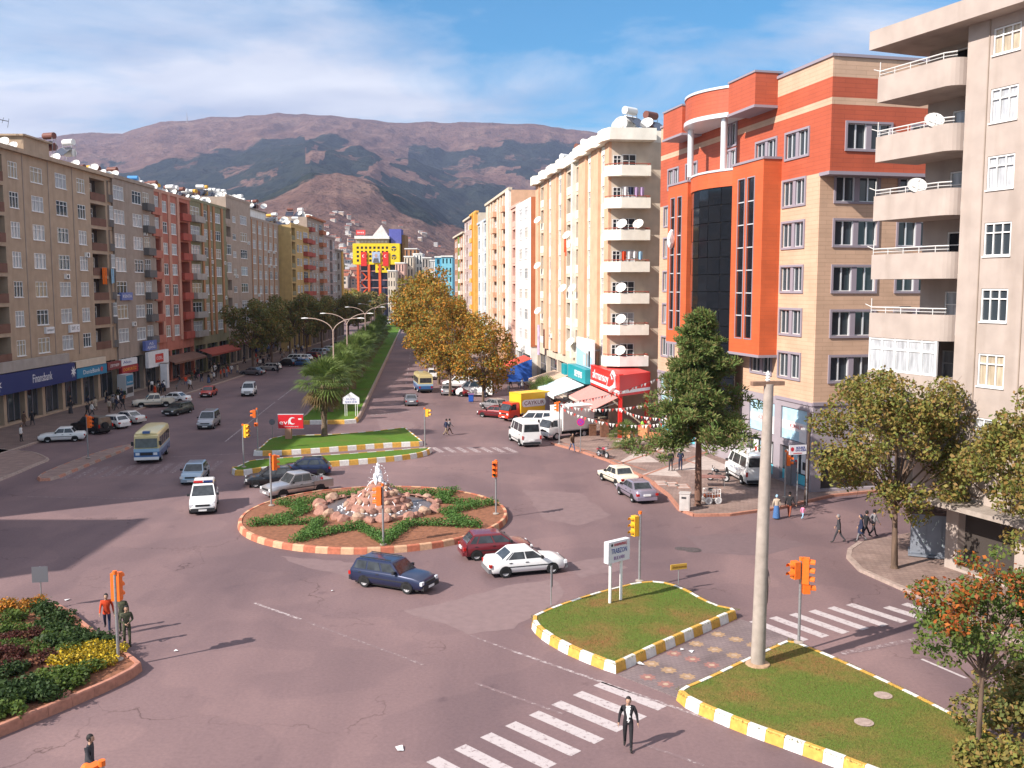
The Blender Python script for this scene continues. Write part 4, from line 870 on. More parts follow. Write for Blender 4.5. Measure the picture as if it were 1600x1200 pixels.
KIND['hatch'] = dict(L=3.95,w=.83,H=1.44,belt=.92,hood=.86,trunk=.94,xa=.98,xb=.25,xc=-1.35,xd=-1.80,wb=(1.22,-1.24),r=.30,pil=[0,.42,.8,1.0])
KIND['wagon'] = dict(L=4.35,w=.82,H=1.44,belt=.90,hood=.84,trunk=.92,xa=.86,xb=.34,xc=-1.80,xd=-2.06,wb=(1.28,-1.24),r=.30,pil=[0,.36,.68,1.0],boxy=1,rack=1)
KIND['suv'] = dict(L=4.5,w=.90,H=1.80,belt=1.12,hood=1.08,trunk=1.12,xa=.95,xb=.40,xc=-2.0,xd=-2.16,wb=(1.36,-1.36),r=.38,pil=[0,.36,.66,1.0],boxy=1,spare=1,clear=.34)
KIND['combi'] = dict(L=4.25,w=.88,H=1.82,belt=1.10,hood=1.02,trunk=1.10,xa=1.30,xb=.52,xc=-1.98,xd=-2.08,wb=(1.36,-1.34),r=.31,pil=[0,.40,.70,1.0])
KIND['minivan'] = dict(L=5.2,w=.98,H=2.32,belt=1.28,hood=1.12,trunk=1.28,xa=1.92,xb=1.22,xc=-2.46,xd=-2.54,wb=(1.70,-1.60),r=.35,pil=[0,.24,.62,1.0],top=.80)
KIND['pickup'] = dict(L=5.0,w=.86,H=1.72,belt=1.06,hood=1.02,trunk=1.06,xa=1.02,xb=.46,xc=-.72,xd=-.90,wb=(1.50,-1.45),r=.36,pil=[0,.52,1.0],clear=.38,bed=1)
def car_parts(kind):
    k = KIND[kind]; L, w, H, belt = k['L'], k['w'], k['H'], k['belt']; cl = k.get('clear',.24); h2 = L/2; boxy = k.get('boxy',0)
    P = []
    def section(x, zt, ww, zb=cl, crown=.03):
        r_ = [(ww*.86,zb),(ww*.97,zb+.1),(ww,zb+.42*(zt-zb)),(ww*.985,zt-.10),(ww*.93,zt-.015),(ww*.5,zt+crown)]
        return [(x,y,z) for y,z in r_]+[(x,-y,z) for y,z in reversed(r_)]
    nose = .90 if boxy else .80
    hd, tr = k['hood'], k['trunk']; fl = h2-.16
    S = [section(-h2,cl+.46*(tr-cl)+.1,w*nose,cl+.14,.0),section(-h2+.05,tr-.10,w*(nose+.04),cl+.06,.01),section(-h2+.20,tr,w*.96,cl),section(k['xd'],tr+.005,w,cl),section(k['xc'],belt,w,cl),section(k['xb'],belt,w,cl),section(k['xa'],hd+.03,w,cl),
         section(lerp(k['xa'],h2,.55),hd-.02,w*.985,cl),section(fl,hd-.12,w*.93,cl),section(h2-.05,hd-.20,w*(nose+.03),cl+.05,.01),section(h2,cl+.44*(hd-cl),w*nose,cl+.12,.0)]
    if k.get('bed'):
        S = [s for s in S if s[0][0] > k['xd']-.01]; S.insert(0, section(k['xd']-.02,belt,w,cl))
    S.sort(key=lambda s: s[0][0])
    body = loft(S)
    # cabin
    tw = k.get('top',.74); wbse, wt = w*.945, w*tw+.02; xa, xb, xc, xd = k['xa'],k['xb'],k['xc'],k['xd']; zr = H-.06
    def side(s_, h_, sgn, off=0.0):
        xbse, xt = lerp(xa,xd,s_), lerp(xb,xc,s_); y = lerp(wbse,wt,h_)+off
        return Vector((lerp(xbse,xt,h_), sgn*y, lerp(belt-.04,zr,h_)))
    cab = MB(); q = [side(0,0,1),side(0,0,-1),side(1,0,-1),side(1,0,1)]; t_ = [side(0,1,1),side(0,1,-1),side(1,1,-1),side(1,1,1)]
    for a in range(4): b = (a+1) % 4; cab.poly([q[a],q[b],t_[b],t_[a]])
    rf = [(xb-.10,wt-.07,H-.01),(xb-.10,-wt+.07,H-.01),(xc+.10,-wt+.07,H-.01),(xc+.10,wt-.07,H-.01)]; rc = [((xb+xc)/2,0,H+.01)]
    for a in range(4): b = (a+1) % 4; cab.poly([t_[a],t_[b],rf[b],rf[a]]); cab.poly([rf[a],rf[b],rc[0]])
    body.add(cab)
    P.append(('body', body, 'paint', None, 38))
    def win(name, pts_): P.append((name, MB().poly(pts_), car_glass, 'body', None))
    def quad_on(c4, u0,u1,v0,v1, off):
        f_ = lambda u,v: (c4[0].lerp(c4[1],u)).lerp(c4[3].lerp(c4[2],u), v)
        n_ = (c4[1]-c4[0]).cross(c4[3]-c4[0]).normalized(); p_ = [f_(u0,v0),f_(u1,v0),f_(u1,v1),f_(u0,v1)]
        mid = sum(c4,Vector())/4; 
        if n_.dot(mid-Vector(((xa+xd)/2,0,belt))) < 0: n_ = -n_
        return [a+n_*off for a in p_]
    win('windshield', quad_on([side(0,0,1),side(0,0,-1),side(0,1,-1),side(0,1,1)], .05,.95,.10,.93,.012))
    win('rear_window', quad_on([side(1,0,1),side(1,0,-1),side(1,1,-1),side(1,1,1)], .08,.92,.22 if xd-xc > -.35 else .14,.9,.012))
    pl = k['pil']
    for sgn in (1,-1):
        for i in range(len(pl)-1):
            s0, s1 = pl[i]+(.05 if i == 0 else .018), pl[i+1]-(.05 if i == len(pl)-2 else .018)
            if kind == 'pickup' and i > 1: continue
            p_ = [side(s0,.16,sgn,.012),side(s1,.16,sgn,.012),side(s1,.90,sgn,.012),side(s0 if i else s0+.02,.90,sgn,.012)]
            win('side_window', p_ if sgn > 0 else p_)
    for s_ in (1,-1):
        P.append(('headlight', MB().box(h2-.14,h2-.015,s_*w*.80-.14,s_*w*.80+.09,cl+.42*(hd-cl)+.02,cl+.42*(hd-cl)+.19), lamp_clear, None, None))
        zt = (cl+.5*(tr-cl)) if not k.get('bed') else .72
        bx_ = -h2+.05 if kind not in ('combi','minivan','suv') else -h2+.04
        tall = .34 if kind in ('combi','minivan','suv') else .17
        P.append(('taillight', MB().box(bx_-.06,bx_+.08,s_*w*.84-.13 if tall < .2 else s_*w*.9-.07,s_*w*.84+.08 if tall < .2 else s_*w*.9+.06,zt,zt+tall), lamp_red, None, None))
        P.append(('mirror', MB().box(xa-.34,xa-.22,s_*(wbse+.02) if s_ > 0 else -(wbse+.2),s_*(wbse+.2) if s_ > 0 else -(wbse+.02),belt+.02,belt+.17), trim_black, 'body', None))
        for x_ in ([lerp(xa,xd,.44),lerp(xa,xd,.80)] if kind != 'pickup' else [lerp(xa,xd,.5),lerp(xa,xd,.95)]):
            P.append(('door_handle', MB().box(x_-.09,x_+.07,s_*w*.995-.015,s_*w*.995+.02,belt-.15,belt-.11), trim_black, 'body', None))
        P.append(('side_strip', MB().box(-h2+.75,h2-.75,s_*w-.012 if s_ > 0 else -w-.012,s_*w+.012 if s_ > 0 else -w+.012,cl+.30,cl+.35), trim_black, 'body', None))
        for x_ in k['wb']:                       # wheel arch
            a_ = MB(); n_ = 14; rr = k['r']*1.13; y_ = s_*(w+.004)
            a_.poly([(x_+rr*cos(pi*i/n_-.15+.3*i/n_), y_, max(cl-.02,k['r']+rr*sin(pi*i/n_-.15+.3*i/n_))) for i in range(n_+1)])
            P.append(('wheel_arch', a_, under_mat, 'body', None))
    bm = 'bumper'
    P.append(('bumper', MB().box(h2-.10,h2+.05,-w*.88,w*.88,cl+.02,cl+.24), bm, None, None)); P.append(('bumper', MB().box(-h2-.05,-h2+.12,-w*.88,w*.88,cl+.04,cl+.26), bm, None, None))
    P.append(('number_plate', MB().box(h2+.051,h2+.06,-.26,.26,cl+.06,cl+.18), plate_mat, None, None))
    zp = cl+.34 if not k.get('bed') else cl+.1
    P.append(('number_plate', MB().box(-h2-.066,-h2-.056 if zp < cl+.28 else -h2+.02,-.26,.26,zp,zp+.13), plate_mat, None, None))
    P.append(('grille', MB().box(h2-.06,h2+.012,-w*.52,w*.52,cl+.42*(hd-cl)+.03,cl+.42*(hd-cl)+.16), trim_black, None, None))
    P.append(('underbody', MB().box(-h2+.3,h2-.3,-w*.82,w*.82,.17,cl+.05), under_mat, None, None))
    if k.get('rack'):
        r_ = MB()
        for s_ in (1,-1): r_.box(xc+.15,xb-.15,s_*(wt-.12)-.02,s_*(wt-.12)+.02,H+.02,H+.06)
        P.append(('roof_rack', r_, trim_black, 'body', None))
    if k.get('spare'): P.append(('spare_wheel', MB().path([(-h2-.16,.1,.95),(-h2+.02,.1,.95)], .34, 18), tyre_mat, None, None))
    if k.get('bed'):
        x0, x1 = -h2+.02, k['xd']-.06; b_ = MB(); b_.box(x0,x1,-w*.98,w*.98,.55,.66); b_.box(x0,x1,w*.90,w*.985,.45,belt-.03); b_.box(x0,x1,-w*.985,-w*.90,.45,belt-.03); b_.box(x0-.05,x0,-w*.98,w*.98,.5,belt-.03); b_.box(x1-.04,x1,-w*.9,w*.9,.66,belt-.02)
        P.append(('cargo_bed', b_, 'paint', None, None))
        P.append(('roll_bar', MB().path([(x1-.3,-w*.85,belt-.05),(x1-.3,-w*.8,belt+.28),(x1-.3,w*.8,belt+.28),(x1-.3,w*.85,belt-.05)], .035, 6), chrome, None, None))
    return P
CARMESH = {}
NCAR = [0]
def car(kind, label, cat, pos, heading, paint, bumper=None, name='parked_car', z=0.0, group=None, rims=None, scale=1):
    if kind not in CARMESH:
        CARMESH[kind] = [(n, mb.mesh(n, m if not isinstance(m, str) else white_paint, sm), m, par) for n, mb, m, par, sm in car_parts(kind)]
    root = thing(name, label, cat, (pos[0],pos[1],z), heading, group); root.scale = (scale,)*3; body = None
    for n, me, m, par in CARMESH[kind]:
        o = new(n, me, body if par == 'body' else root)
        if n == 'body': body = o
        if isinstance(m, str):
            o.material_slots[0].link = 'OBJECT'; o.material_slots[0].material = paint if m == 'paint' else (bumper or trim_black)
    k = KIND[kind]; add_wheels(root, k['wb'], k['w']+.012, k['r'], .2); return root
def heading_px(a, b): p, q = G(*a), G(*b); return atan2(q.y-p.y, q.x-p.x)
def by_wheels(rear, front, kind, side):
    """ground centre and heading from the near-side wheel contacts in the photograph"""
    k = KIND[kind]; p, q = G(*rear), G(*front); h = atan2(q.y-p.y, q.x-p.x); d = Vector((cos(h),sin(h),0)); left = Vector((-d.y,d.x,0))
    mid = (p+q)/2-d*(sum(k['wb'])/2); return mid+(left if side == 'R' else -left)*(k['w']-.1), h
def by_ends(rear, front):
    p, q = G(*rear), G(*front); return (p+q)/2, atan2(q.y-p.y, q.x-p.x)
Pw = paint_mat('white', (.78,.78,.77)); Pnavy = paint_mat('navy', (.018,.026,.07), .3); Pblack = paint_mat('black', (.014,.013,.016)); Psilver = paint_mat('silver', (.40,.39,.41), .5); Pmaroon = paint_mat('maroon', (.17,.018,.025), .2); Pice = paint_mat('ice_blue', (.36,.45,.53), .45)
Pcream = paint_mat('cream', (.70,.64,.52)); Plav = paint_mat('lavender_silver', (.36,.33,.42), .5); Pgreen = paint_mat('dark_green', (.05,.07,.07), .3); Pred = paint_mat('red', (.50,.035,.022)); Pgrey = paint_mat('grey', (.20,.20,.22), .4); Ppearl = paint_mat('pearl', (.60,.58,.56), .2); Pblue = paint_mat('blue', (.05,.13,.32), .2)
AV = atan2(1,-.0955)          # heading down the avenue, away from the camera
def put(kind, label, cat, c, paint, bumper=None, name='parked_car', **kw): return car(kind, label, cat, c[0], c[1], paint, bumper, name, **kw)
put('sedan','white four-door saloon driving right below the maroon hatchback','car',by_wheels((787,903),(865,896),'sedan','R'),Pw,mat('grey_bumper',(.16,.16,.17),.6),'saloon_car')
put('hatch','maroon hatchback car behind the white saloon beside the roundabout','car',(G(774,868),R(14)),Pmaroon,Pmaroon,'hatchback_car')
put('wagon','dark blue estate car with roof rack below the roundabout','car',by_wheels((570,917),(637,928),'wagon','R'),Pnavy,trim_black,'estate_car')
put('pickup','silver double-cab pickup truck rounding the fountain roundabout','pickup truck',by_wheels((504,771),(438,781),'pickup','L'),Psilver,Psilver,'pickup_truck')
put('hatch','black hatchback with bright headlight behind the silver pickup','car',(G(425,758),R(196)),Pblack,Pblack,'hatchback_car')
put('hatch','dark navy hatchback car furthest back of the three by the striped kerb','car',(G(478,742),R(188)),Pnavy,Pnavy,'hatchback_car')
police = put('combi','white small van with a red and blue light bar driving towards the camera','van',by_ends((322,780),(316,810)),Pw,trim_black,'small_van')
put('hatch','ice blue hatchback driving behind the white light-bar van','car',by_ends((313,742),(297,760)),Pice,Pice,'hatchback_car')
put('combi','silver small van driving on the left carriageway','van',by_ends((336,661),(317,674)),Psilver,trim_black,'small_van')
put('combi','white small van farther up the left carriageway by the palm','van',by_ends((395,612),(383,623)),Pw,trim_black,'small_van')
put('old_sedan','red saloon car driving on the left carriageway','car',by_ends((337,614),(315,624)),Pred,trim_black,'saloon_car')
put('wagon','dark green estate car driving past the white pickup','car',by_wheels((298,645),(275,650),'wagon','L'),Pgreen,trim_black,'estate_car')
put('pickup','white double-cab pickup parked at the left pavement','pickup truck',by_wheels((261,636),(219,638),'pickup','L'),Pcream,trim_black,'pickup_truck')
put('sedan','white saloon with a dark side strip behind the white pickup','car',(G(272,629),R(172)),Pw,Pw,'saloon_car')
put('old_sedan','old white boxy saloon parked at the far left service lane','car',by_wheels((119,690),(73,692),'old_sedan','L'),Pw,trim_black,'saloon_car')
put('suv','black four-by-four with a spare wheel parked behind the old white saloon','car',(G(143,676),R(152)),Pblack,trim_black,'off_road_car')
put('hatch','small white hatchback parked beside the black four-by-four','car',(G(176,668),R(152)),Pw,Pw,'hatchback_car')
put('sedan','pale silver saloon parked at the end of the left service lane row','car',(G(198,661),R(158)),Ppearl,Ppearl,'saloon_car')
put('old_sedan','cream boxy saloon parked at the right kerb behind a silver saloon','car',by_wheels((963,760),(942,751),'old_sedan','L'),Pcream,trim_black,'saloon_car')
put('sedan','lavender silver saloon parked at the right kerb by the electric box','car',by_wheels((989,785),(969,773),'sedan','L'),Plav,Plav,'saloon_car')
put('minivan','white high-roof minibus driving away at the right crossing','minibus',by_wheels((814,698),(797,688),'minivan','L'),Pw,trim_black,'minibus')
mv = put('minivan','white passenger van parked on the rose pavement by the pine','minibus',by_wheels((1168,765),(1130,742),'minivan','L'),Pw,trim_black,'minibus',z=.15)
put('sedan','grey saloon driving away up the right carriageway','car',(G(642,632),AV+.05),Pgrey,Pgrey,'saloon_car')
put('hatch','silver hatchback beside the blue and cream bus','car',(G(698,616),AV),Psilver,Psilver,'hatchback_car')
put('combi','white small van ahead of the blue and cream bus','van',(G(676,592),AV),Pw,trim_black,'small_van')
put('suv','white four-by-four parked across under the orange tree','car',(G(716,606),R(162)),Pw,trim_black,'off_road_car')
put('hatch','maroon small car parked between the white four-by-four and the white van','car',(G(724,618),R(118)),Pmaroon,trim_black,'hatchback_car')
put('minivan','white van parked by the blue bin under the orange tree','van',(G(742,619),R(175)),Pw,trim_black,'delivery_van')
put('hatch','silver hatchback parked beside the red lorry cab','car',(G(772,640),R(128)),Psilver,trim_black,'hatchback_car')
put('hatch','dark maroon car tucked in against the red lorry cab','car',(G(773,652),R(150)),Pmaroon,trim_black,'hatchback_car')
put('combi','low white van parked between the yellow lorry and the white lorry','van',(G(832,668),R(176)),Pw,trim_black,'delivery_van')
k_ = 0
row = [('sedan',395,586,Pgrey,'grey'),('wagon',421,579,Ppearl,'pearl white'),('hatch',447,572,Pblack,'black'),('combi',459,567,Pw,'white'),('hatch',470,572,Pblue,'blue')]
where = ['parked at the left kerb, nearest of the row under the trees','parked behind the grey saloon under the left trees','parked in the left row just before the palm','parked in the left row behind the black hatchback','standing out from the left row beside the palm']
for (kd,x,y,pm,cn), wh_ in zip(row, where):
    put(kd, cn+' '+{'sedan':'saloon','wagon':'estate','hatch':'hatchback','combi':'van'}[kd]+' '+wh_, 'van' if kd == 'combi' else 'car', (G(x,y),R(165)), pm, trim_black, {'sedan':'saloon_car','wagon':'estate_car','hatch':'hatchback_car','combi':'small_van'}[kd])
cols_ = [Psilver,Pw,Pmaroon,Pice,Pgrey,Pw,Pblack,Psilver,Pw,Pnavy,Ppearl,Pgrey]
for i in range(12):
    put(['sedan','hatch','wagon','combi'][i % 4], ['silver saloon','white hatchback','maroon estate','ice blue van','grey saloon','white hatchback','black estate','silver van','white saloon','navy hatchback','pearl estate','grey van'][i]+', '+['first','second','third','fourth','fifth','sixth','seventh','eighth','ninth','tenth','eleventh','last'][i]+' in the long kerbside row beneath the left trees', 'car', (Vector((-42.9-.1*i,190+i*7.2,0)),R(160)), cols_[i], trim_black, 'parked_car', group='cars parked under the left trees')
for i in range(7):
    put(['hatch','sedan','combi','wagon'][i % 4], ['white hatchback','silver saloon','dark green van','white estate','black hatchback','red saloon','white van'][i]+', '+['nearest','second','third','fourth','fifth','sixth','farthest'][i]+' in the row behind the orange autumn trees', 'car', (Vector((-5.0-.12*(i*8),140+i*8.0,0)),R(140)), [Pw,Psilver,Pgreen,Pw,Pblack,Pred,Pw][i], trim_black, 'parked_car', group='cars parked behind the orange trees')
for i,(x,y) in enumerate([(-47,330),(-51,352),(-44,372),(-50,392),(-54,415)]):
    put(['combi','sedan','hatch','minivan','sedan'][i], ['white van','silver saloon','blue hatchback','white minibus','white saloon'][i]+', '+['nearest','second','third','fourth','farthest'][i]+' of the distant cars on the far left carriageway', 'car', (Vector((x,y,0)),AV+pi), [Pw,Psilver,Pblue,Pw,Pw][i], trim_black, 'distant_car', group='distant cars on the left carriageway')
# light bar and lettering of the white van
lb = MB().box(-.07,.12,-.62,-.02,0,.12,0).box(-.07,.12,.02,.62,0,.12,1).box(-.1,.14,-.64,.64,-.04,0,2).build('light_bar', [mat('beacon_red',(.55,.03,.03),.2), mat('beacon_blue',(.02,.04,.16),.2), trim_black], police); lb.location = (.25,0,1.86)
# vans: side print
t_ = new('lettering', text_mesh('OKUL TAŞITI', .22, mat('van_print',(.2,.25,.35),.6), .003, 1.9), mv, (.1,.99,1.0), pi)
# small bus, blue and cream
bus_blue = paint_mat('bus_blue', (.035,.12,.30)); bus_cream = paint_mat('bus_cream', (.72,.60,.30)); bus_sky = paint_mat('bus_sky', (.30,.48,.66))
def small_bus(label, pos, h):
    root = thing('small_bus', label, 'bus', (pos[0],pos[1],0), h); L, w, H = 6.3, 1.05, 2.75
    def sec(x, n_=1.0, t=1.0): 
        r_ = [(w*.9*n_,.45),(w*n_,.55),(w*n_,1.0)]; return r_
    def ring(x, pts_): return [(x,y,z) for y,z in pts_]+[(x,-y,z) for y,z in reversed(pts_)]
    lo = [(w*.92,.42),(w,.52),(w,1.05)]; 
    b = loft([ring(-L/2,lo),ring(L/2-.12,lo),ring(L/2,[(y*.96,z) for y,z in lo])]); body = b.build('body', bus_blue, root)
    md = [(w+.004,1.05),(w+.004,1.32)]; loft([ring(-L/2-.004,md),ring(L/2-.1,md),ring(L/2-.01,[(y*.97,z) for y,z in md])]).build('waist_band', bus_sky, body)
    up = [(w,1.32),(w*.97,2.35),(w*.94,2.5)]; cb = loft([ring(-L/2,up),ring(L/2-.35,up),ring(L/2-.12,[(y*.96,z if z < 2 else z-.1) for y,z in up])]).build('cabin', bus_cream, root)
    rf = [(w*.95,2.5),(w*.88,2.66),(w*.5,H)]; loft([ring(-L/2+.05,rf),ring(L/2-.5,rf),ring(L/2-.3,[(y*.9,2.5+(z-2.5)*.5) for y,z in rf])]).build('roof', bus_cream, root, smooth=40)
    MB().box(L/2-.75,L/2-.2,-.3,.3,2.6,2.78).build('sign_box', bus_blue, root)
    for s_ in (1,-1):
        for i in range(5):
            x0 = -L/2+.25+i*1.12
            q = [(x0,s_*(w*.992+.012),1.42),(x0+1.0,s_*(w*.992+.012),1.42),(x0+1.0,s_*(w*.972+.012),2.22),(x0,s_*(w*.972+.012),2.22)]; MB().poly(q).build('side_window', car_glass, cb)
        MB().box(L/2-.06,L/2+.025,s_*.72-.16,s_*.72+.16,.78,1.0).build('headlight', lamp_clear, root)
        MB().box(-L/2-.03,-L/2+.05,s_*.86-.1,s_*.86+.1,.72,1.0).build('taillight', lamp_red, root)
        MB().box(L/2-.2,L/2-.08,s_*1.06-.02 if s_ > 0 else -1.24,1.24 if s_ > 0 else s_*1.06+.02,1.6,1.95).build('mirror', trim_black, root)
    MB().poly([(L/2-.012,-w*.86,1.42),(L/2-.012,w*.86,1.42),(L/2-.095,w*.84,2.2),(L/2-.095,-w*.84,2.2)]).build('windshield', car_glass, cb); cb.children[-1].location.x = .012
    MB().poly([(-L/2-.014,-w*.8,1.5),(-L/2-.014,w*.8,1.5),(-L/2-.014,w*.78,2.2),(-L/2-.014,-w*.78,2.2)]).build('rear_window', car_glass, cb)
    MB().box(L/2-.02,L/2+.13,-w*.95,w*.95,.38,.62).build('bumper', plate_mat, root); MB().box(-L/2-.12,-L/2+.02,-w*.95,w*.95,.4,.6).build('bumper', trim_black, root)
    MB().box(L/2+.131,L/2+.14,-.26,.26,.44,.56).build('number_plate', plate_mat, root); MB().box(L/2+.001,L/2+.02,-.5,.5,.76,1.0).build('grille', trim_black, root)
    add_wheels(root, (1.75,-1.75), w+.0, .42, .24); MB().box(-L/2+.3,L/2-.3,-w*.85,w*.85,.25,.45).build('underbody', under_mat, root)
    return root
c = by_ends((250,703),(226,729)); small_bus('blue and cream minibus with a yellow roof coming towards the camera', c[0], c[1])
c = G(661,611); small_bus('blue and cream minibus seen from behind on the right carriageway', c, AV+.12)
# box lorries
def lorry(label, pos, h, cabp, boxm, boxtop, L, box_h, print_=None, trim_=None):
    root = thing('box_lorry', label, 'lorry', (pos[0],pos[1],0), h); w = .98; x1 = L/2; x0 = -L/2; cx = x1-1.55
    def ring(x, pts_): return [(x,y,z) for y,z in pts_]+[(x,-y,z) for y,z in reversed(pts_)]
    lo = [(w*.9,.5),(w*.96,.62),(w*.96,1.25)]; up = [(w*.94,1.25),(w*.86,2.05),(w*.78,2.16)]
    cab = loft([ring(cx,lo),ring(x1-.1,lo),ring(x1,[(y*.94,z) for y,z in lo])]); cab.add(loft([ring(cx,up),ring(x1-.5,up),ring(x1-.42,[(y*.96,z-.04) for y,z in up])])); 
    cab.add(loft([ring(x1-.5,[(w*.92,1.24),(w*.90,1.28)]),ring(x1-.02,[(w*.90,1.22),(w*.88,1.25)])]))
    co = cab.build('cab', cabp, root, smooth=35)
    ws = [(x1-.03,-w*.86,1.27),(x1-.03,w*.86,1.27),(x1-.46,w*.76,2.02),(x1-.46,-w*.76,2.02)]
    fr = MB().poly([ (p[0]-.02,p[1]*1.04,p[2]) for p in ws]); MB().poly([(p[0]+.012,p[1],p[2]) for p in ws]).build('windshield', car_glass, co)
    side_ = MB()
    for s_ in (1,-1):
        MB().poly([(x1-.04,s_*w*.92,1.25),(x1-.5,s_*w*.92,1.25),(x1-.5,s_*w*.84,2.05)]).build('quarter_panel', cabp, co)
        MB().poly([(x1-.30,s_*(w*.935+.012),1.34),(cx+.45,s_*(w*.935+.012),1.34),(cx+.45,s_*(w*.868+.012),1.98),(x1-.58,s_*(w*.868+.012),1.98)]).build('side_window', car_glass, co)
        MB().box(x1-.05,x1+.02,s_*.66-.15,s_*.66+.15,.8,.98).build('headlight', lamp_clear, root); MB().box(x1-.28,x1-.16,s_*w if s_ > 0 else -w-.2,w+.2 if s_ > 0 else s_*w,1.5,1.9).build('mirror', trim_black, root)
    MB().box(x1-.02,x1+.1,-w*.92,w*.92,.45,.68).build('bumper', cabp, root); MB().box(x1+.001,x1+.02,-.5,.5,.84,1.0).build('grille', trim_black, root)
    bo = MB().box(x0,cx-.08,-1.08,1.08,.85,box_h).build('cargo_box', boxm, root)
    tr = MB().box(x0-.02,cx-.06,-1.11,1.11,box_h,box_h+.07).build('box_roof', boxtop, bo)
    for s_ in (1,-1):
        MB().box(x0-.01,cx-.07,s_*1.095-.015,s_*1.095+.015,.85,.95).build('rail', trim_ or steel, bo)
        if print_: print_(bo, s_, x0, cx-.08)
    MB().box(x0+.2,x1-.3,-.45,.45,.45,.84).build('chassis', under_mat, root); MB().box(x0-.03,x0+.1,-.9,-.6,.6,.8).build('taillight', lamp_red, root); MB().box(x0-.03,x0+.1,.6,.9,.6,.8).build('taillight', lamp_red, root)
    MB().box(x1+.101,x1+.11,-.26,.26,.5,.62).build('number_plate', plate_mat, root)
    add_wheels(root, (x1-.95,x0+1.2), w, .38, .24); return root
yellow_box = mat('lorry_yellow', (.78,.47,.03), .45, var=.04, scale=1); lorry_grey = mat('lorry_grey', (.30,.26,.30), .5)
letters = mat('maroon_lettering', (.16,.03,.05), .5)
def caykur(bo, s_, xa_, xb_):
    y = s_*1.086; MB().box(xa_,xa_+.75,min(y,s_*1.09),max(y,s_*1.09),.95,3.0).build('panel', lorry_grey, bo)
    c_ = (xa_+xb_)/2+.25; n = 24; hw, hh = 1.75, .42
    MB().poly([(c_+(hw-hh)*(1 if cos(2*pi*i/n) >= 0 else -1)+hh*cos(2*pi*i/n), s_*1.092, 2.0+hh*sin(2*pi*i/n)) for i in range(n)]).build('cartouche', white_print, bo)
    new('lettering', text_mesh('ÇAYKUR', .62, letters, .004, 2.9), bo, (c_, s_*1.098, 2.0), 0 if s_ < 0 else pi)
c = by_ends((851,652),(786,659)); lorry('yellow tea lorry with a red cab parked on the right', c[0], c[1], paint_mat('lorry_red',(.55,.045,.02)), yellow_box, yellow_box, 5.9, 3.1, caykur)
c = by_ends((915,680),(852,687)); lorry('plain white box lorry parked by the rose pavement corner', c[0], c[1], Pw, mat('box_white',(.66,.62,.60),.5,var=.05,scale=1), white_paint, 5.6, 3.2, None)
# motorcycle on the pavement
def motorcycle(label, pos, h, col, z=.15):
    root = thing('motorcycle', label, 'motorcycle', (pos[0],pos[1],z), h)
    k = WHEELS.setdefault(('moto',), wheel_part(.30,.11))
    for x in (.62,-.62): o = new('wheel', k[0], root, (x,0,.30)); new('rim', k[1], o)
    MB().path([(.62,.0,.30),(.42,0,.78),(.36,0,.98)], [.04,.045,.04], 6).build('fork', chrome, root)
    MB().path([(.40,-.34,1.05),(.34,-.1,1.0),(.34,.1,1.0),(.40,.34,1.05)], .02, 6).build('handlebar', dark_metal, root)
    MB().path([(.36,0,.80),(.22,0,.83),(.02,0,.80),(-.05,0,.74)], [.07,.15,.14,.08], 10).build('fuel_tank', col, root, smooth=60)
    MB().path([(-.02,0,.76),(-.35,0,.78),(-.72,0,.84)], [.08,.12,.07], 8, flat=.55).build('seat', black_plastic, root, smooth=60)
    MB().box(-.22,.20,-.14,.14,.28,.62).build('engine', hub_dark, root); MB().path([(.1,-.16,.35),(-.3,-.18,.3),(-.8,-.18,.36)], .045, 7).build('exhaust', chrome, root)
    MB().path([(.36,0,.86),(.5,0,.88)], [.05,.10], 10).build('headlight', lamp_clear, root); MB().path([(-.62,0,.3),(-.1,0,.42),(.3,0,.78)], .03, 5).build('frame', dark_metal, root)
    MB().box(-.9,-.68,-.1,.1,.62,.72).build('mudguard', col, root); MB().path([(.02,.1,.3),(-.05,.35,.0)], .015, 5).build('kickstand', dark_metal, root)
    MB().path([(.38,.25,1.05),(.36,.32,1.2)], .012, 4).ball((.36,.33,1.22), .05).build('mirror', dark_metal, root); return root
motorcycle('red and black motorcycle parked on the rose pavement', G(942,715,.15), R(-62), paint_mat('moto_red',(.35,.04,.06)))
motorcycle('black motorcycle by the white van in front of the office building', G(1122,752,.15), R(150), Pblack)
# ------------------------------------------------------------------ people
skin_m = mat('skin', (.42,.25,.17), .6, var=.06, scale=20)
def cloth(name, c): return mat('cloth_'+name, c, .9, var=.14, scale=14, bump=.25)
K = dict(black=cloth('black',(.018,.017,.02)), charcoal=cloth('charcoal',(.045,.043,.05)), navy=cloth('navy',(.02,.026,.06)), white=cloth('white',(.72,.71,.70)), red=cloth('red',(.60,.06,.015)), camo=mat('cloth_camouflage',(.10,.10,.055),.9,col2=(.025,.028,.02),scale=9,detail=1), brown=cloth('brown',(.12,.07,.045)), grey=cloth('grey',(.20,.19,.20)), khaki=cloth('khaki',(.30,.22,.14)), pink=cloth('pink',(.65,.22,.36)), blue=cloth('blue',(.06,.14,.32)), sky=cloth('sky',(.30,.50,.66)), lime=cloth('lime',(.30,.62,.08)), rust=cloth('rust',(.26,.07,.04)), beige=cloth('beige',(.45,.36,.28)), jeans=cloth('jeans',(.07,.10,.19)), olive=cloth('olive',(.07,.075,.04)), orange=cloth('orange',(.6,.2,.03)))
hair_black = mat('hair_black', (.015,.012,.012), .7); shoe_m = mat('shoe', (.02,.017,.016), .5); shoe_l = mat('shoe_light', (.5,.5,.52), .6)
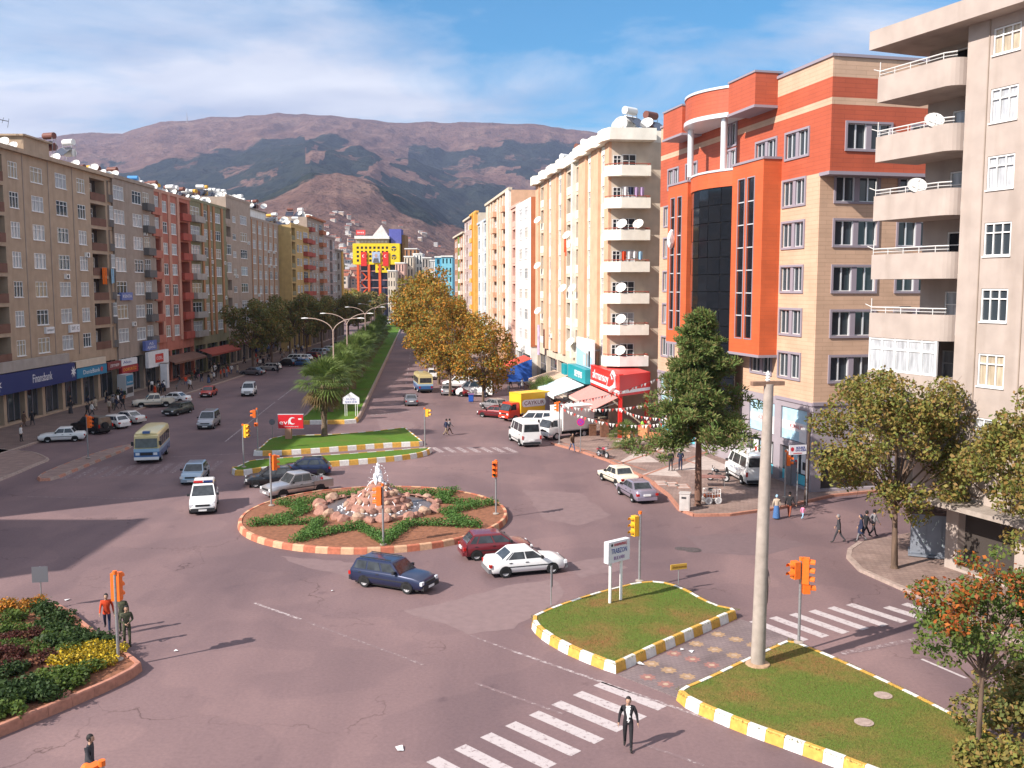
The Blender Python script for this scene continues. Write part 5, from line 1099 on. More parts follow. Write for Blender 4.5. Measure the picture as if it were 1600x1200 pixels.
def person_mesh(name, stride=.30, arm=.30, skirt=False, jacket_open=False, armL=None, armR=None, coat=False, lean=.02):
    """one continuous body grown with the Skin modifier; faces get skin / top / trousers / shoes / hair / shirt"""
    th = stride
    J = {'pelvis':(0,0,.95),'waist':(.0,0,1.08),'chest':(.01+lean,0,1.30),'neck':(.01+lean*1.4,0,1.47),'headb':(.025+lean*1.5,0,1.56)}
    for s_, n, ph in ((1,'L',1),(-1,'R',-1)):
        J['hip'+n] = (0,s_*.095,.90); a = th*ph
        J['knee'+n] = (sin(a)*.42+.03, s_*.10, .90-cos(a)*.42)
        b = a-(.42 if ph < 0 else .05)*min(1,stride/.3)
        J['ank'+n] = (J['knee'+n][0]+sin(b)*.40, s_*.10, max(.085, J['knee'+n][2]-cos(b)*.40)); J['toe'+n] = (J['ank'+n][0]+.17, s_*.115, max(.035,J['ank'+n][2]-.06))
        J['sh'+n] = (.0+lean, s_*.185, 1.40); c = -arm*ph
        cus = armL if n == 'L' else armR
        if cus: J['el'+n], J['wr'+n] = cus
        else: J['el'+n] = (sin(c)*.28, s_*.25, 1.40-cos(c)*.28); J['wr'+n] = (J['el'+n][0]+sin(c+.35)*.25, s_*.27, J['el'+n][2]-cos(c+.35)*.25)
        w_ = Vector(J['wr'+n]); e_ = Vector(J['el'+n]); d = (w_-e_).normalized(); J['hand'+n] = tuple(w_+d*.09)
    E_ = [('pelvis','waist',1),('waist','chest',1),('chest','neck',1),('neck','headb',0)]
    for n in 'LR': E_ += [('pelvis','hip'+n,2),('hip'+n,'knee'+n,2),('knee'+n,'ank'+n,2),('ank'+n,'toe'+n,3),('chest','sh'+n,1),('sh'+n,'el'+n,1),('el'+n,'wr'+n,1),('wr'+n,'hand'+n,0)]
    rad = {'pelvis':(.15,.12),'waist':(.145,.11),'chest':(.165,.125),'neck':(.058,.058),'headb':(.06,.06)}
    for n in 'LR': rad.update({'hip'+n:(.09,.095),'knee'+n:(.062,.066),'ank'+n:(.045,.05),'toe'+n:(.042,.032),'sh'+n:(.072,.072),'el'+n:(.050,.050),'wr'+n:(.034,.034),'hand'+n:(.040,.024)})
    if coat: rad['pelvis'] = (.18,.15); rad['waist'] = (.165,.13)
    names = list(J); me = bpy.data.meshes.new('t'); me.from_pydata([J[n] for n in names], [(names.index(a),names.index(b)) for a,b,_ in E_], [])
    bm = bmesh.new(); bm.from_mesh(me); sk = bm.verts.layers.skin.verify(); bm.verts.ensure_lookup_table()
    for v in bm.verts: r = rad[names[v.index]]; v[sk].radius = r; v[sk].use_root = names[v.index] == 'pelvis'
    bm.to_mesh(me); bm.free(); o = bpy.data.objects.new('t', me); C.objects.link(o); o.modifiers.new('s','SKIN').use_smooth_shade = True; sb = o.modifiers.new('d','SUBSURF'); sb.levels = sb.render_levels = 2 if jacket_open else 1
    dg = bpy.context.evaluated_depsgraph_get(); dg.update(); em = bpy.data.meshes.new_from_object(o.evaluated_get(dg)); bpy.data.objects.remove(o)
    seg = [(Vector(J[a]),Vector(J[b]),k) for a,b,k in E_]
    mb = MB(); mb.v = [tuple(v.co) for v in em.vertices]
    for p in em.polygons:
        c = p.center; best = (9,0)
        for a,b,k in seg:
            ab = b-a; t = max(0,min(1,(c-a).dot(ab)/ab.length_squared)); d_ = (c-a-ab*t).length
            if d_ < best[0]: best = (d_,k)
        k = best[1]
        if k == 2 and c.z > .84: k = 1
        if k == 1 and c.z < (.62 if coat else .80) and abs(c.y) < .2: k = 2
        if coat and k == 2 and c.z > .62: k = 1
        if k == 0 and 1.40 < c.z < 1.47: k = 1
        if jacket_open and k == 1 and p.normal.x > .35 and abs(c.y) < .03+.035*max(0,min(1,(c.z-.95)/.4)) and .92 < c.z < 1.47: k = 5
        mb.f.append(tuple(p.vertices)); mb.m.append(k)
    bpy.data.meshes.remove(em)
    if skirt: mb.lathe([(.15,1.0),(.20,.8),(.235,.45),(.27,.10),(.2,.09)], 14, 2, cap=False)
    if coat: mb.lathe([(.155,1.05),(.195,.85),(.215,.58),(.15,.575)], 14, 1, cap=False)
    hx_, hz_ = J['headb'][0]+.01, J['headb'][2]+.075
    mb.ball((hx_,0,hz_), .105, 0, 12, 9, (1.0,.80,1.16)); mb.ball((hx_+.10,0,hz_-.015), .020, 0, 6, 4, (1.1,.8,1.3))      # head, nose
    for s_ in (1,-1): mb.ball((hx_-.005,s_*.086,hz_-.005), .022, 0, 6, 4, (.9,.4,1.4)); mb.ball((hx_+.088,s_*.034,hz_+.015), .010, 3, 5, 3)
    mb.poly([(hx_+.092,-.025,hz_-.062),(hx_+.096,0,hz_-.058),(hx_+.092,.025,hz_-.062),(hx_+.09,0,hz_-.068)], 3)
    i0 = len(mb.v); mb.ball((hx_-.018,0,hz_+.022), .112, 4, 12, 9, (1.0,.86,1.10))                                       # hair
    keep = []
    for q, (f, m_) in enumerate(zip(mb.f, mb.m)):
        if m_ == 4 and f[0] >= i0:
            cx = sum(mb.v[a][0] for a in f)/len(f); cz_ = sum(mb.v[a][2] for a in f)/len(f)
            if cx > hx_+.03 and cz_ < hz_+.075: continue
            if not skirt and cz_ < hz_-.06: continue
        keep.append(q)
    mb.f = [mb.f[q] for q in keep]; mb.m = [mb.m[q] for q in keep]
    for n, s_ in (('L',1),('R',-1)):                                   # fingers and thumb
        w_ = Vector(J['wr'+n]); h_ = Vector(J['hand'+n]); d = (h_-w_).normalized(); side = d.cross(Vector((0,1,0))); side = side.normalized() if side.length > .1 else Vector((1,0,0))
        for k in range(4):
            o_ = h_+side*(k-1.5)*.017-d*.01; l_ = (.062,.072,.066,.05)[k]; m_ = o_+d*l_*.55; e_ = m_+(d+Vector((0,-s_*.55,0))).normalized()*l_*.5
            mb.path([o_,m_,e_], [.0085,.008,.006], 5, 0)
        o_ = w_.lerp(h_,.35)+side*.03; mb.path([o_, o_+side*.022+d*.03, o_+side*.02+d*.06], [.010,.009,.007], 5, 0)
    me = mb.mesh(name, [skin_m, K['black'], K['navy'], shoe_m, hair_black, K['white']], 60); return me
PM = {'walk': person_mesh('p1',.34,.32), 'walk_open': person_mesh('p2',.20,.22,jacket_open=True,armL=((-.04,.27,1.14),(.03,.31,.90)),armR=((.0,-.27,1.14),(.10,-.30,.91))), 'stand': person_mesh('p3',.06,.05), 'skirt': person_mesh('p4',.12,.12,skirt=True), 'coat': person_mesh('p5',.28,.2,coat=True),
      'folded': person_mesh('p6',.05,.05,armL=((.05,.25,1.14),(.22,.06,1.05)),armR=((.05,-.25,1.14),(.22,-.08,1.02))), 'stride': person_mesh('p7',.46,.45), 'reach': person_mesh('p8',.22,.2,armR=((.02,-.28,1.15),(.03,-.42,.92)))}
def person(label, px, py, pose, head, top, legs, hair=None, h=1.75, z=0.0, shirt='white', shoes=None, group=None, pos=None):
    p = pos if pos is not None else G(px,py,z); o = tag(new('person', PM[pose], None, (p[0],p[1],z), R(head), h/1.75), label, 'person', group)
    for i, m_ in enumerate([skin_m, K[top], K[legs], shoes or shoe_m, K[hair] if hair in K else hair_black, K[shirt]]): o.material_slots[i].link = 'OBJECT'; o.material_slots[i].material = m_
    return o
person('man in a black open jacket and white shirt walking on the near crosswalk',981,1170,'walk_open',-97,'black','black',h=1.78)
person('person in an orange-red jacket and jeans at the flower bed edge',168,987,'walk',-70,'red','navy',h=1.72)
person('person in camouflage uniform standing with hands joined beside the flower bed',199,1009,'folded',-60,'camo','camo',h=1.74)
person('second person in camouflage half hidden by the near left traffic light',192,990,'stand',-80,'camo','camo',h=1.76)
person('man in a dark suit at the bottom left edge of the picture',142,1236,'walk',0,'charcoal','charcoal',h=1.76,shirt='white')
person('woman in a white headscarf, pale top and blue skirt by the right corner',1213,811,'skirt',75,'beige','blue','sky',h=1.6)
person('adult in a black jacket holding a child by the hand',1233,809,'reach',55,'black','rust',h=1.72)
person('small child in a pink top holding the adult in black by the hand',1254,812,'walk',40,'pink','sky',h=.95)
person('man in a grey suit crossing the side street alone',1310,849,'walk',150,'charcoal','charcoal','grey',h=1.72)
person('woman in a dark blue coat beside the near right pavement tip',1345,847,'coat',160,'navy','grey','navy',h=1.65)
person('person in black crossing right behind the woman in the blue coat',1352,842,'stride',10,'black','black',h=1.72)
person('man in dark grey beside the person in black on the side street',1364,840,'walk',15,'grey','charcoal',h=1.72)
person('man in black standing left of a pair under the pine',1048,736,'stand',100,'black','charcoal',h=1.74,z=.15)
person('man in a navy jacket standing right of a pair under the pine',1063,735,'folded',80,'navy','navy',h=1.74,z=.15)
person('worker in a lime green vest walking before the red shop',1003,681,'stride',10,'lime','jeans',h=1.74,z=.15)
person('worker in a white and lime vest behind the lime vest worker',1013,680,'walk',20,'beige','brown',h=1.72,z=.15)
person('man in a brown jacket at the kerb by the no-parking sign',894,706,'walk',-60,'brown','jeans',h=1.72,z=.15)
person('man in dark clothes standing by the knee-high palm',987,702,'stand',200,'olive','charcoal',h=1.74,z=.15)
person('man in a dark jacket and khaki trousers crossing the right carriageway',697,681,'walk',30,'navy','khaki',h=1.74)
person('companion in a grey coat walking beside the khaki trousers man',702,680,'stride',30,'grey','brown',h=1.70)
person('person in navy stooping near the white van by the blue bin',758,622,'stand',0,'navy','navy',h=1.7)
person('person in dark clothes near the two silver cars on the right',795,618,'stand',40,'charcoal','charcoal',h=1.7,z=.15)
person('person in black beside the grey kiosk under the orange tree',798,607,'walk',120,'black','black',h=1.72,z=.15)
left_people = [('person in a white top waiting at the left pavement edge',33,690,'stand','white','black'),('woman in a long brown coat before the blue bank front',38,667,'coat','brown','brown'),('woman in a black coat beside the brown-coated woman',51,665,'coat','black','charcoal'),('person in black at the bank doorway',104,638,'stand','black','black'),('woman in a long black skirt at the bank doorway',111,638,'skirt','charcoal','black'),
 ('man in black behind the black four-by-four',137,652,'walk','black','black'),('man in a white shirt behind the black four-by-four',144,651,'walk','white','charcoal'),('man in grey near the lamp trunk on the left pavement',177,640,'stand','grey','olive'),('woman in a white top and black trousers on the left pavement',185,635,'walk','white','black'),('person in navy behind the white-topped woman',191,627,'walk','navy','charcoal'),('person in a red top by the white shop pillar',192,612,'stand','red','brown'),
 ('man in black beside the white pillar sign',232,613,'stand','black','black'),('woman in a long black dress beside the man in black',248,609,'skirt','black','black'),('person in a white shirt and black skirt near the silver saloon',257,612,'skirt','white','black'),('man in dark clothes striding on the left pavement',281,603,'stride','charcoal','grey'),('child in grey beside the striding man',276,610,'walk','grey','olive'),('woman in white and black near the red saloon',298,609,'walk','white','black'),
 ('man in olive under the salmon block',300,595,'walk','olive','olive'),('woman in a black coat and pink skirt under the salmon block',310,590,'coat','black','pink'),('man in black on the pavement by the olive block',338,590,'stand','black','black'),('man in a white shirt by the olive block',362,584,'walk','white','jeans'),('person in grey by the olive block',330,578,'walk','grey','black'),('person in a rust jacket by the olive block',322,577,'stand','rust','navy'),('man in black standing by the parked pearl estate',434,583,'stand','black','black')]
for i, (lb,x,y,ps,tp,lg) in enumerate(left_people): person(lb,x,y,ps,(i*67) % 360,tp,lg,None if i % 3 else 'brown',h=.95 if 'child' in lb else 1.64+(i % 4)*.04,z=.15 if y > 560 and x < 430 else 0.0)
rp = random.Random(9)
for i in range(40): person('distant pedestrian in the crowd under the left trees', 0,0,['walk','stand','coat','stride'][i % 4],rp.uniform(0,360),rp.choice(['black','navy','white','grey','red','brown','beige']),rp.choice(['black','jeans','charcoal','brown']),h=1.7,z=.15,group='pedestrians under the left trees',pos=(rp.uniform(-53,-47.2),rp.uniform(150,235)))
for i in range(22): person('pedestrian passing the shops under the salmon and grey blocks', 0,0,['walk','stand','coat','stride','skirt'][i % 5],rp.uniform(0,360),rp.choice(['black','navy','white','grey','red','brown','beige']),rp.choice(['black','jeans','charcoal','brown']),h=1.68,z=.15,group='pedestrians by the left shops',pos=(rp.uniform(-53,-47.4),rp.uniform(112,160)))
for i in range(12): person('distant pedestrian outside the right-hand shops', 0,0,['walk','stand','coat','stride'][i % 4],rp.uniform(0,360),rp.choice(['black','navy','white','grey','red','brown']),rp.choice(['black','jeans','charcoal']),h=1.7,z=.15,group='pedestrians outside the right shops',pos=(lambda y_: (RN.x-.149*(y_-104)-rp.uniform(1.5,4.5),y_))(rp.uniform(118,160)))
# ------------------------------------------------------------------ vegetation
def leaf_mat(name, cols, rough=.6):
    m = mat(name, cols[0], rough, island=cols, spec=.25)
    t = m.node_tree; p = t.nodes['Principled BSDF']; l = t.links.new
    tr = t.nodes.new('ShaderNodeBsdfTranslucent'); mx_ = t.nodes.new('ShaderNodeMixShader'); mx_.inputs[0].default_value = .28
    l(p.inputs['Base Color'].links[0].from_socket, tr.inputs[0]); l(p.outputs[0], mx_.inputs[1]); l(tr.outputs[0], mx_.inputs[2]); l(mx_.outputs[0], t.nodes['Material Output'].inputs[0]); return m
leaves_orange = leaf_mat('leaves_orange', [(0.112,0.140,0.034),(0.179,0.185,0.039),(0.291,0.213,0.036),(0.448,0.213,0.028),(0.515,0.213,0.027),(0.269,0.134,0.028),(0.168,0.174,0.038)])
leaves_amber = leaf_mat('leaves_amber', [(0.137,0.176,0.039),(0.254,0.235,0.043),(0.430,0.254,0.039),(0.254,0.156,0.039)])
leaves_dark = leaf_mat('leaves_dark', [(0.109,0.128,0.041),(0.155,0.173,0.051),(0.238,0.192,0.055),(0.274,0.163,0.055)])
leaves_olive = leaf_mat('leaves_olive', [(0.104,0.131,0.035),(0.174,0.192,0.043),(0.260,0.227,0.052),(0.278,0.157,0.052),(0.157,0.148,0.043)])
leaves_green = leaf_mat('leaves_green', [(0.070,0.126,0.028),(0.112,0.182,0.042),(0.140,0.168,0.035),(0.098,0.126,0.028)])
leaves_red = leaf_mat('leaves_red', [(.35,.07,.02),(.42,.13,.02),(.25,.06,.02),(.20,.12,.03)])
needles = leaf_mat('pine_needles', [(0.088,0.150,0.039),(0.132,0.203,0.053),(0.176,0.228,0.062),(0.228,0.176,0.070),(0.105,0.158,0.045)], .7)
palm_leaf = leaf_mat('palm_leaf', [(0.088,0.138,0.031),(0.125,0.188,0.044),(0.163,0.213,0.062),(0.112,0.150,0.037)]); palm_dry = leaf_mat('palm_dry', [(.20,.14,.06),(.16,.10,.04),(.22,.16,.08),(.11,.09,.03)])
palm_bark = mat('palm_bark', (.17,.12,.085), .95, var=.35, scale=6, bump=.8, stretch=(1,1,3))
hedge_leaf = leaf_mat('hedge_leaf', [(0.047,0.121,0.024),(0.081,0.176,0.034),(0.135,0.243,0.061),(0.068,0.135,0.034)]); bed_green = leaf_mat('bed_green', [(.045,.085,.018),(.08,.13,.02),(.11,.16,.03),(.05,.07,.02)]); bed_dark = leaf_mat('bed_dark_green', [(.025,.05,.015),(.04,.075,.02),(.055,.09,.025)])
bed_red = leaf_mat('bed_dark_red', [(.06,.02,.018),(.10,.025,.02),(.075,.04,.02)]); bed_yellow = leaf_mat('bed_yellow', [(.75,.55,.04),(.60,.40,.02),(.10,.10,.02),(.45,.33,.04)]); bed_orange = leaf_mat('bed_orange', [(.50,.16,.02),(.60,.26,.03),(.10,.09,.02),(.30,.12,.02)])
def leaf_cloud(centers, radii, n, size, rng, up=.35, aspect=.62):
    """n leaves spread over clump volumes; returns vertices and quads"""
    centers = np.asarray(centers, float); radii = np.asarray(radii, float)
    wgt = radii**2; idx = rng.choice(len(centers), n, p=wgt/wgt.sum())
    d = rng.normal(size=(n,3)); d /= np.linalg.norm(d,axis=1)[:,None]; r = radii[idx]*rng.uniform(.25,1,n)**.5
    d[:,2] *= .8; p = centers[idx]+d*r[:,None]
    nrm = d*.6+rng.normal(size=(n,3))*.7; nrm[:,2] += up; nrm /= np.linalg.norm(nrm,axis=1)[:,None]
    a = np.cross(nrm, rng.normal(size=(n,3))); a /= np.linalg.norm(a,axis=1)[:,None]; b = np.cross(nrm, a)
    s = size*rng.uniform(.6,1.35,n)[:,None]
    v = np.empty((n,4,3)); v[:,0] = p-a*s; v[:,1] = p-b*s*aspect+nrm*s*.12; v[:,2] = p+a*s; v[:,3] = p+b*s*aspect+nrm*s*.12
    return v.reshape(-1,3), np.arange(n*4).reshape(-1,4)
def crown_clumps(rng, n, c, rad, clump, shape='round'):
    out = []; rr = []
    while len(out) < n:
        q = rng.uniform(-1,1,3)
        m_ = np.linalg.norm(q)
        if m_ > 1 or m_ < .35: continue
        if shape == 'cone' and math.hypot(q[0],q[1]) > 1.05*(1-(q[2]+1)/2)**.8+.06: continue
        if q[2] < -.55 and rng.random() < .5: continue
        out.append(np.array(c)+q*np.array(rad)*(1+rng.normal()*.06)); rr.append(clump*rng.uniform(.55,1.25))
    return out, rr
TREES = {}
def tree_meshes(key, h, trunk_h, rad, nclump, clump, nleaf, leaf, leafm, seed, tr=.18, lean=(0,0), second=None):
    if key in TREES: return TREES[key]
    rng = np.random.default_rng(seed); cz = (h+trunk_h)/2; c = (lean[0],lean[1],cz); rv = (rad[0],rad[1],(h-trunk_h)/2)
    cen, rr = crown_clumps(rng, nclump, c, rv, clump)
    v, q = leaf_cloud(cen, rr, nleaf, leaf, rng); mi = None; ms = [leafm]
    if second is not None:
        ms = [leafm, second[0]]; mid = v.reshape(-1,4,3).mean(1); mi = np.array([1 if second[1](m_) else 0 for m_ in mid])
    cm_ = np_mesh('crown', v, q, ms, mi)
    t = MB(); fork = Vector((lean[0]*.5,lean[1]*.5,trunk_h*1.05+.1*h)); base = Vector((0,0,0))
    t.path([(0,0,-.1),(0.02,0,.25),(lean[0]*.1,lean[1]*.1,trunk_h*.5),(lean[0]*.3,lean[1]*.3,trunk_h),tuple(fork)], [tr*1.5,tr*1.05,tr*.9,tr*.8,tr*.6], 9)
    order = sorted(range(len(cen)), key=lambda i: -rr[i])[:max(7,nclump//2)]
    for i in order:
        e = Vector(cen[i]); s_ = Vector((lean[0]*.3,lean[1]*.3,trunk_h*rng.uniform(.8,1.1))).lerp(fork, rng.random()); m_ = s_.lerp(e,.5)+Vector((rng.normal()*.25,rng.normal()*.25,.3))
        t.path([s_, m_, e], [tr*.42,tr*.25,tr*.06], 5)
        for _ in range(2):
            e2 = e+Vector(rng.normal(size=3))*rr[i]*.7; t.path([m_.lerp(e,.5), e2], [tr*.12,tr*.03], 4)
    TREES[key] = (t.mesh('trunk', bark, 60), cm_); return TREES[key]
def tree(name, label, key, pos, rz=0, sc=1, z=0.0, group=None):
    t, c = TREES[key]; o = thing(name, label, 'tree', (pos[0],pos[1],z), rz, group); o.scale = (sc,)*3 if not hasattr(sc,'__len__') else sc
    new('trunk', t, o); new('crown', c, o); return o
tree_meshes('orange', 14, 3.2, (5.2,5.2), 46, 1.5, 7600, .20, leaves_orange, 1, .24)
tree_meshes('amber', 13, 3.0, (4.6,4.6), 42, 1.4, 8500, .20, leaves_amber, 2, .22)
tree_meshes('dark', 13, 3.4, (4.6,4.6), 40, 1.25, 6500, .20, leaves_dark, 3, .22)
tree_meshes('olive', 10.4, 2.9, (4.0,4.0), 64, 1.0, 17000, .105, leaves_olive, 4, .17, (-.3,0))
tree_meshes('olive_b', 10, 2.9, (3.9,3.9), 56, 1.0, 14000, .11, leaves_olive, 14, .17)
tree_meshes('young', 6.6, 2.5, (2.3,2.2), 54, .55, 8000, .075, leaves_green, 5, .085, (.1,0), (leaves_red, lambda p: p[2] > 4.6 and p[0] < .4 and (p[0]*7.3+p[1]*5.1+p[2]*3.7) % 1 < .6))
tree_meshes('far', 10, 2.2, (4.2,4.2), 26, 1.7, 2600, .42, leaves_amber, 6, .2)
tree_meshes('far_dark', 9, 2.0, (4.0,4.0), 26, 1.6, 2600, .42, leaves_dark, 7, .2)
spots = [((-3.6,119),'orange',.80,'orange-brown autumn tree nearest the yellow lorry'),((-8.6,133),'orange',.92,'second orange-brown autumn tree along the right carriageway'),((-11.4,149),'orange',1.08,'tall orange autumn tree leaning over the right carriageway'),((-14.2,168),'orange',1.24,'tallest orange autumn tree on the right of the avenue'),((-17.4,193),'amber',1.3,'yellow-green tree behind the tallest orange tree'),((-20.5,222),'orange',1.15,'orange tree farther up the right of the avenue'),((-24,256),'amber',1.2,'yellow-green tree near the far end of the right carriageway'),((-27,290),'amber',1.2,'last yellow-green tree before the pale far houses')]
for i, ((x,y),k,s_,lb) in enumerate(spots): tree('autumn_tree', lb, k, (x,y), i*1.3, s_)
spots = [((-45.2,167),1.08,'dark tree nearest on the left pavement before the grey saloon'),((-45.4,181),1.05,'second dark tree along the left pavement'),((-45.6,197),1.15,'third dark tree along the left pavement'),((-45.8,214),1.12,'fourth dark tree along the left pavement'),((-46.2,233),1.1,'fifth dark tree along the left pavement'),((-46.6,254),1.1,'sixth dark tree along the left pavement'),((-47,276),1.1,'seventh dark tree along the left pavement'),((-48,300),1.1,'last dark tree of the row on the left pavement')]
for i, ((x,y),s_,lb) in enumerate(spots): tree('street_tree', lb, 'dark', (x,y), i*2.1, s_, .15)
for i, (x,y,s_,k) in enumerate([(-63,335,1.5,'far'),(-55,360,1.4,'far_dark'),(-70,385,1.5,'far'),(-60,410,1.3,'far_dark'),(-48,430,1.3,'far'),(-40,380,1.3,'far'),(-34,350,1.4,'far'),(-36,410,1.4,'far_dark'),(-76,440,1.6,'far'),(-66,460,1.4,'far_dark')]):
    tree('distant_tree', 'distant leafy tree at the foot of the yellow hotel', k, (x,y), i, s_, 0, 'trees in front of the hotel')
p = G(1397,888,.15); tree('street_tree', 'olive-brown plane tree on the near right pavement', 'olive', p, .4, 1, .15)
p = G(1585,905,.15); tree('street_tree', 'leafy tree against the beige block at the right edge', 'olive_b', p, 2.0, .92, .15)
p = G(1668,985,.15); tree('street_tree', 'tall olive-brown tree leaning in at the right edge of the picture', 'olive', p, 2.6, 1.05, .15)
p = G(1527,1188,.37); tree('young_tree', 'young tree with reddening leaves on the near grass island', 'young', p, .3, 1, .37)
# pine
rng = np.random.default_rng(11); cen = []; rr = []; limb = MB(); PH = 13.2
limb.path([(0,0,-.1),(.03,.02,.4),(0,.05,3.5),(.05,0,8),(.15,0,PH-.3)], [.34,.25,.21,.14,.03], 9)
for k in range(120):
    t_ = (k+rng.random())/120; z = 4.5+t_*(PH-4.8); R_ = 4.0*(1-t_)**.75+.4; a = rng.uniform(0,2*pi); L_ = R_*rng.uniform(.5,1.0)*(1+.28*sin(3*a+z*.9)); droop = -.25*L_*(1-t_)
    e = Vector((cos(a)*L_, sin(a)*L_, z+droop*.6+rng.normal()*.2)); limb.path([(0,0,z),(e*.5+Vector((0,0,z*.5+.15))),e], [.07,.045,.015], 5)
    for q in (.3,.5,.68,.85,1.0):
        c_ = Vector((0,0,z)).lerp(e,q); cen.append(np.array(c_)+rng.normal(size=3)*.18); rr.append(rng.uniform(.42,.8)*(1-.4*t_))
n = 46000; idx = rng.integers(0,len(cen),n); ce = np.asarray(cen)[idx]; ra = np.asarray(rr)[idx]
d = rng.normal(size=(n,3)); d /= np.linalg.norm(d,axis=1)[:,None]; d[:,2] = d[:,2]*.55; pp = ce+d*(ra*rng.uniform(.2,1,n)**.6)[:,None]
ax = d+rng.normal(size=(n,3))*.5+np.array([0,0,.5]); ax /= np.linalg.norm(ax,axis=1)[:,None]; sd = np.cross(ax, rng.normal(size=(n,3))); sd /= np.linalg.norm(sd,axis=1)[:,None]
ln = rng.uniform(.16,.34,n)[:,None]; wd = .042; v = np.empty((n,4,3)); v[:,0] = pp-sd*wd; v[:,1] = pp+sd*wd; v[:,2] = pp+ax*ln+sd*wd*.6; v[:,3] = pp+ax*ln-sd*wd*.6
p = G(1090,790,.15); pine = thing('pine_tree', 'tall green pine standing on the rose pavement corner', 'tree', (p.x,p.y,.15)); new('trunk', limb.mesh('trunk', mat('pine_bark',(.16,.085,.06),.95,var=.3,scale=5,bump=.6,stretch=(1,1,.3)), 60), pine); new('crown', np_mesh('crown', v.reshape(-1,3), np.arange(n*4).reshape(-1,4), needles), pine)
# fan palms
def palm_meshes(h, R_, nl, seed, trunk_r=.28, skirt=True):
    rng = np.random.default_rng(seed); t = MB(); prof = []
    for k in range(13): z = h*k/12; prof.append((trunk_r*(1.25 if k == 0 else 1.0+.12*((k*7) % 3-1))*(1-.12*k/12), z))
    t.lathe(prof, 12)
    for k in range(60):
        z = rng.uniform(h*.35,h); a = rng.uniform(0,2*pi); r0 = trunk_r*.95; e = Vector((cos(a)*(r0+.12),sin(a)*(r0+.12),z+.12)); t.path([(cos(a)*r0*.8,sin(a)*r0*.8,z-.05),e], [.05,.02], 4)
    def fans(nf, el0, el1, rl, mdry, droop):
        V = []; F = []
        for k in range(nf):
            a = 2.399*k+rng.normal()*.15; el = lerp(el0, el1, (k+.5)/nf)+rng.normal()*.08; pl = R_*rl*rng.uniform(.85,1.1)*.5
            d = Vector((cos(a)*cos(el), sin(a)*cos(el), sin(el))); o = Vector((0,0,h-.1)); tip = o+d*pl
            s_ = d.cross(Vector((0,0,1))).normalized(); up = s_.cross(d)
            i = len(V); V += [tuple(o-s_*.025),tuple(o+s_*.025),tuple(tip+s_*.02),tuple(tip-s_*.02)]; F.append((i,i+1,i+2,i+3))
            nb = 15; fl = R_*rl*.62*rng.uniform(.85,1.1)
            for b in range(nb):
                th = lerp(-1.45,1.45,b/(nb-1)); bd = (d*cos(th)+s_*sin(th)).normalized(); m_ = tip+bd*fl*.55+up*.06; e = tip+bd*fl*(1-.18*abs(th)/1.45)-Vector((0,0,droop*fl*rng.uniform(.5,1.2))); w_ = bd.cross(up).normalized()*.055*R_/2.6
                i = len(V); V += [tuple(tip),tuple(m_-w_),tuple(e),tuple(m_+w_)]; F.append((i,i+1,i+2,i+3))
        return np.array(V), np.array(F)
    v, f = fans(nl, 1.45, -.35, 1.0, 0, .22); v2, f2 = fans(int(nl*.5) if skirt else 3, -.3, -1.15, .8, 1, .3)
    V = np.vstack([v,v2]); F = np.vstack([f,f2+len(v)]); mi = np.array([0]*len(f)+[1]*len(f2))
    return t.mesh('trunk', palm_bark, 50), np_mesh('crown', V, F, [palm_leaf, palm_dry], mi)
PALM = {'big': palm_meshes(5.0,3.1,46,1), 'mid': palm_meshes(4.0,2.9,40,2), 'small': palm_meshes(1.0,1.9,26,3,.2,False), 'low': palm_meshes(1.5,2.2,28,4,.22,False)}
def palm(label, key, pos, z, sc=1, rz=0, group=None):
    o = thing('palm_tree', label, 'palm tree', (pos[0],pos[1],z), rz, group); o.scale = (sc,)*3; new('trunk', PALM[key][0], o); new('crown', PALM[key][1], o)
palm('big fan palm on the grass island beside the red billboard', 'big', G(507,681,.43), .43, 1.02)
for i, (y, dx_, s_) in enumerate([(113,-.6,1.0),(121,.3,1.05),(130,-.5,1.1),(139,.4,1.0),(148,-.3,1.15),(158,.3,1.1),(168,-.2,1.1),(179,.2,1.05),(190,-.2,1.15),(202,.2,1.1),(216,0,1.1),(232,0,1.1),(250,0,1.2)]):
    palm(['fan palm right behind the big palm on the median','fan palm with a pale crown on the median lawn','third fan palm back on the median lawn','fourth fan palm back on the median lawn','fifth fan palm back on the median lawn'][i] if i < 5 else ['sixth','seventh','eighth','ninth','tenth','eleventh','twelfth','farthest'][i-5]+' fan palm back along the median', 'mid', (med_x(y)-3.2+dx_,y), .42, s_, i*1.7, 'palms along the median')
palm('short palm behind the yellow lorry by the awnings', 'low', G(850,640,.15), .15, 1.25)
palm('knee-high palm on the rose pavement near the motorcycle', 'small', G(977,700,.15), .15, 1.0)
def clump_mesh(r, h, n, leaf, m, seed, flat=1):
    rng = np.random.default_rng(seed); cen = [(rng.normal()*r*.4, rng.normal()*r*.4, h*rng.uniform(.3,.75)) for _ in range(7)]; v, q = leaf_cloud(cen, [r*.55]*7, n, leaf, rng, .6); v[:,2] = np.maximum(v[:,2]*flat, .01); return np_mesh('foliage', v, q, m)
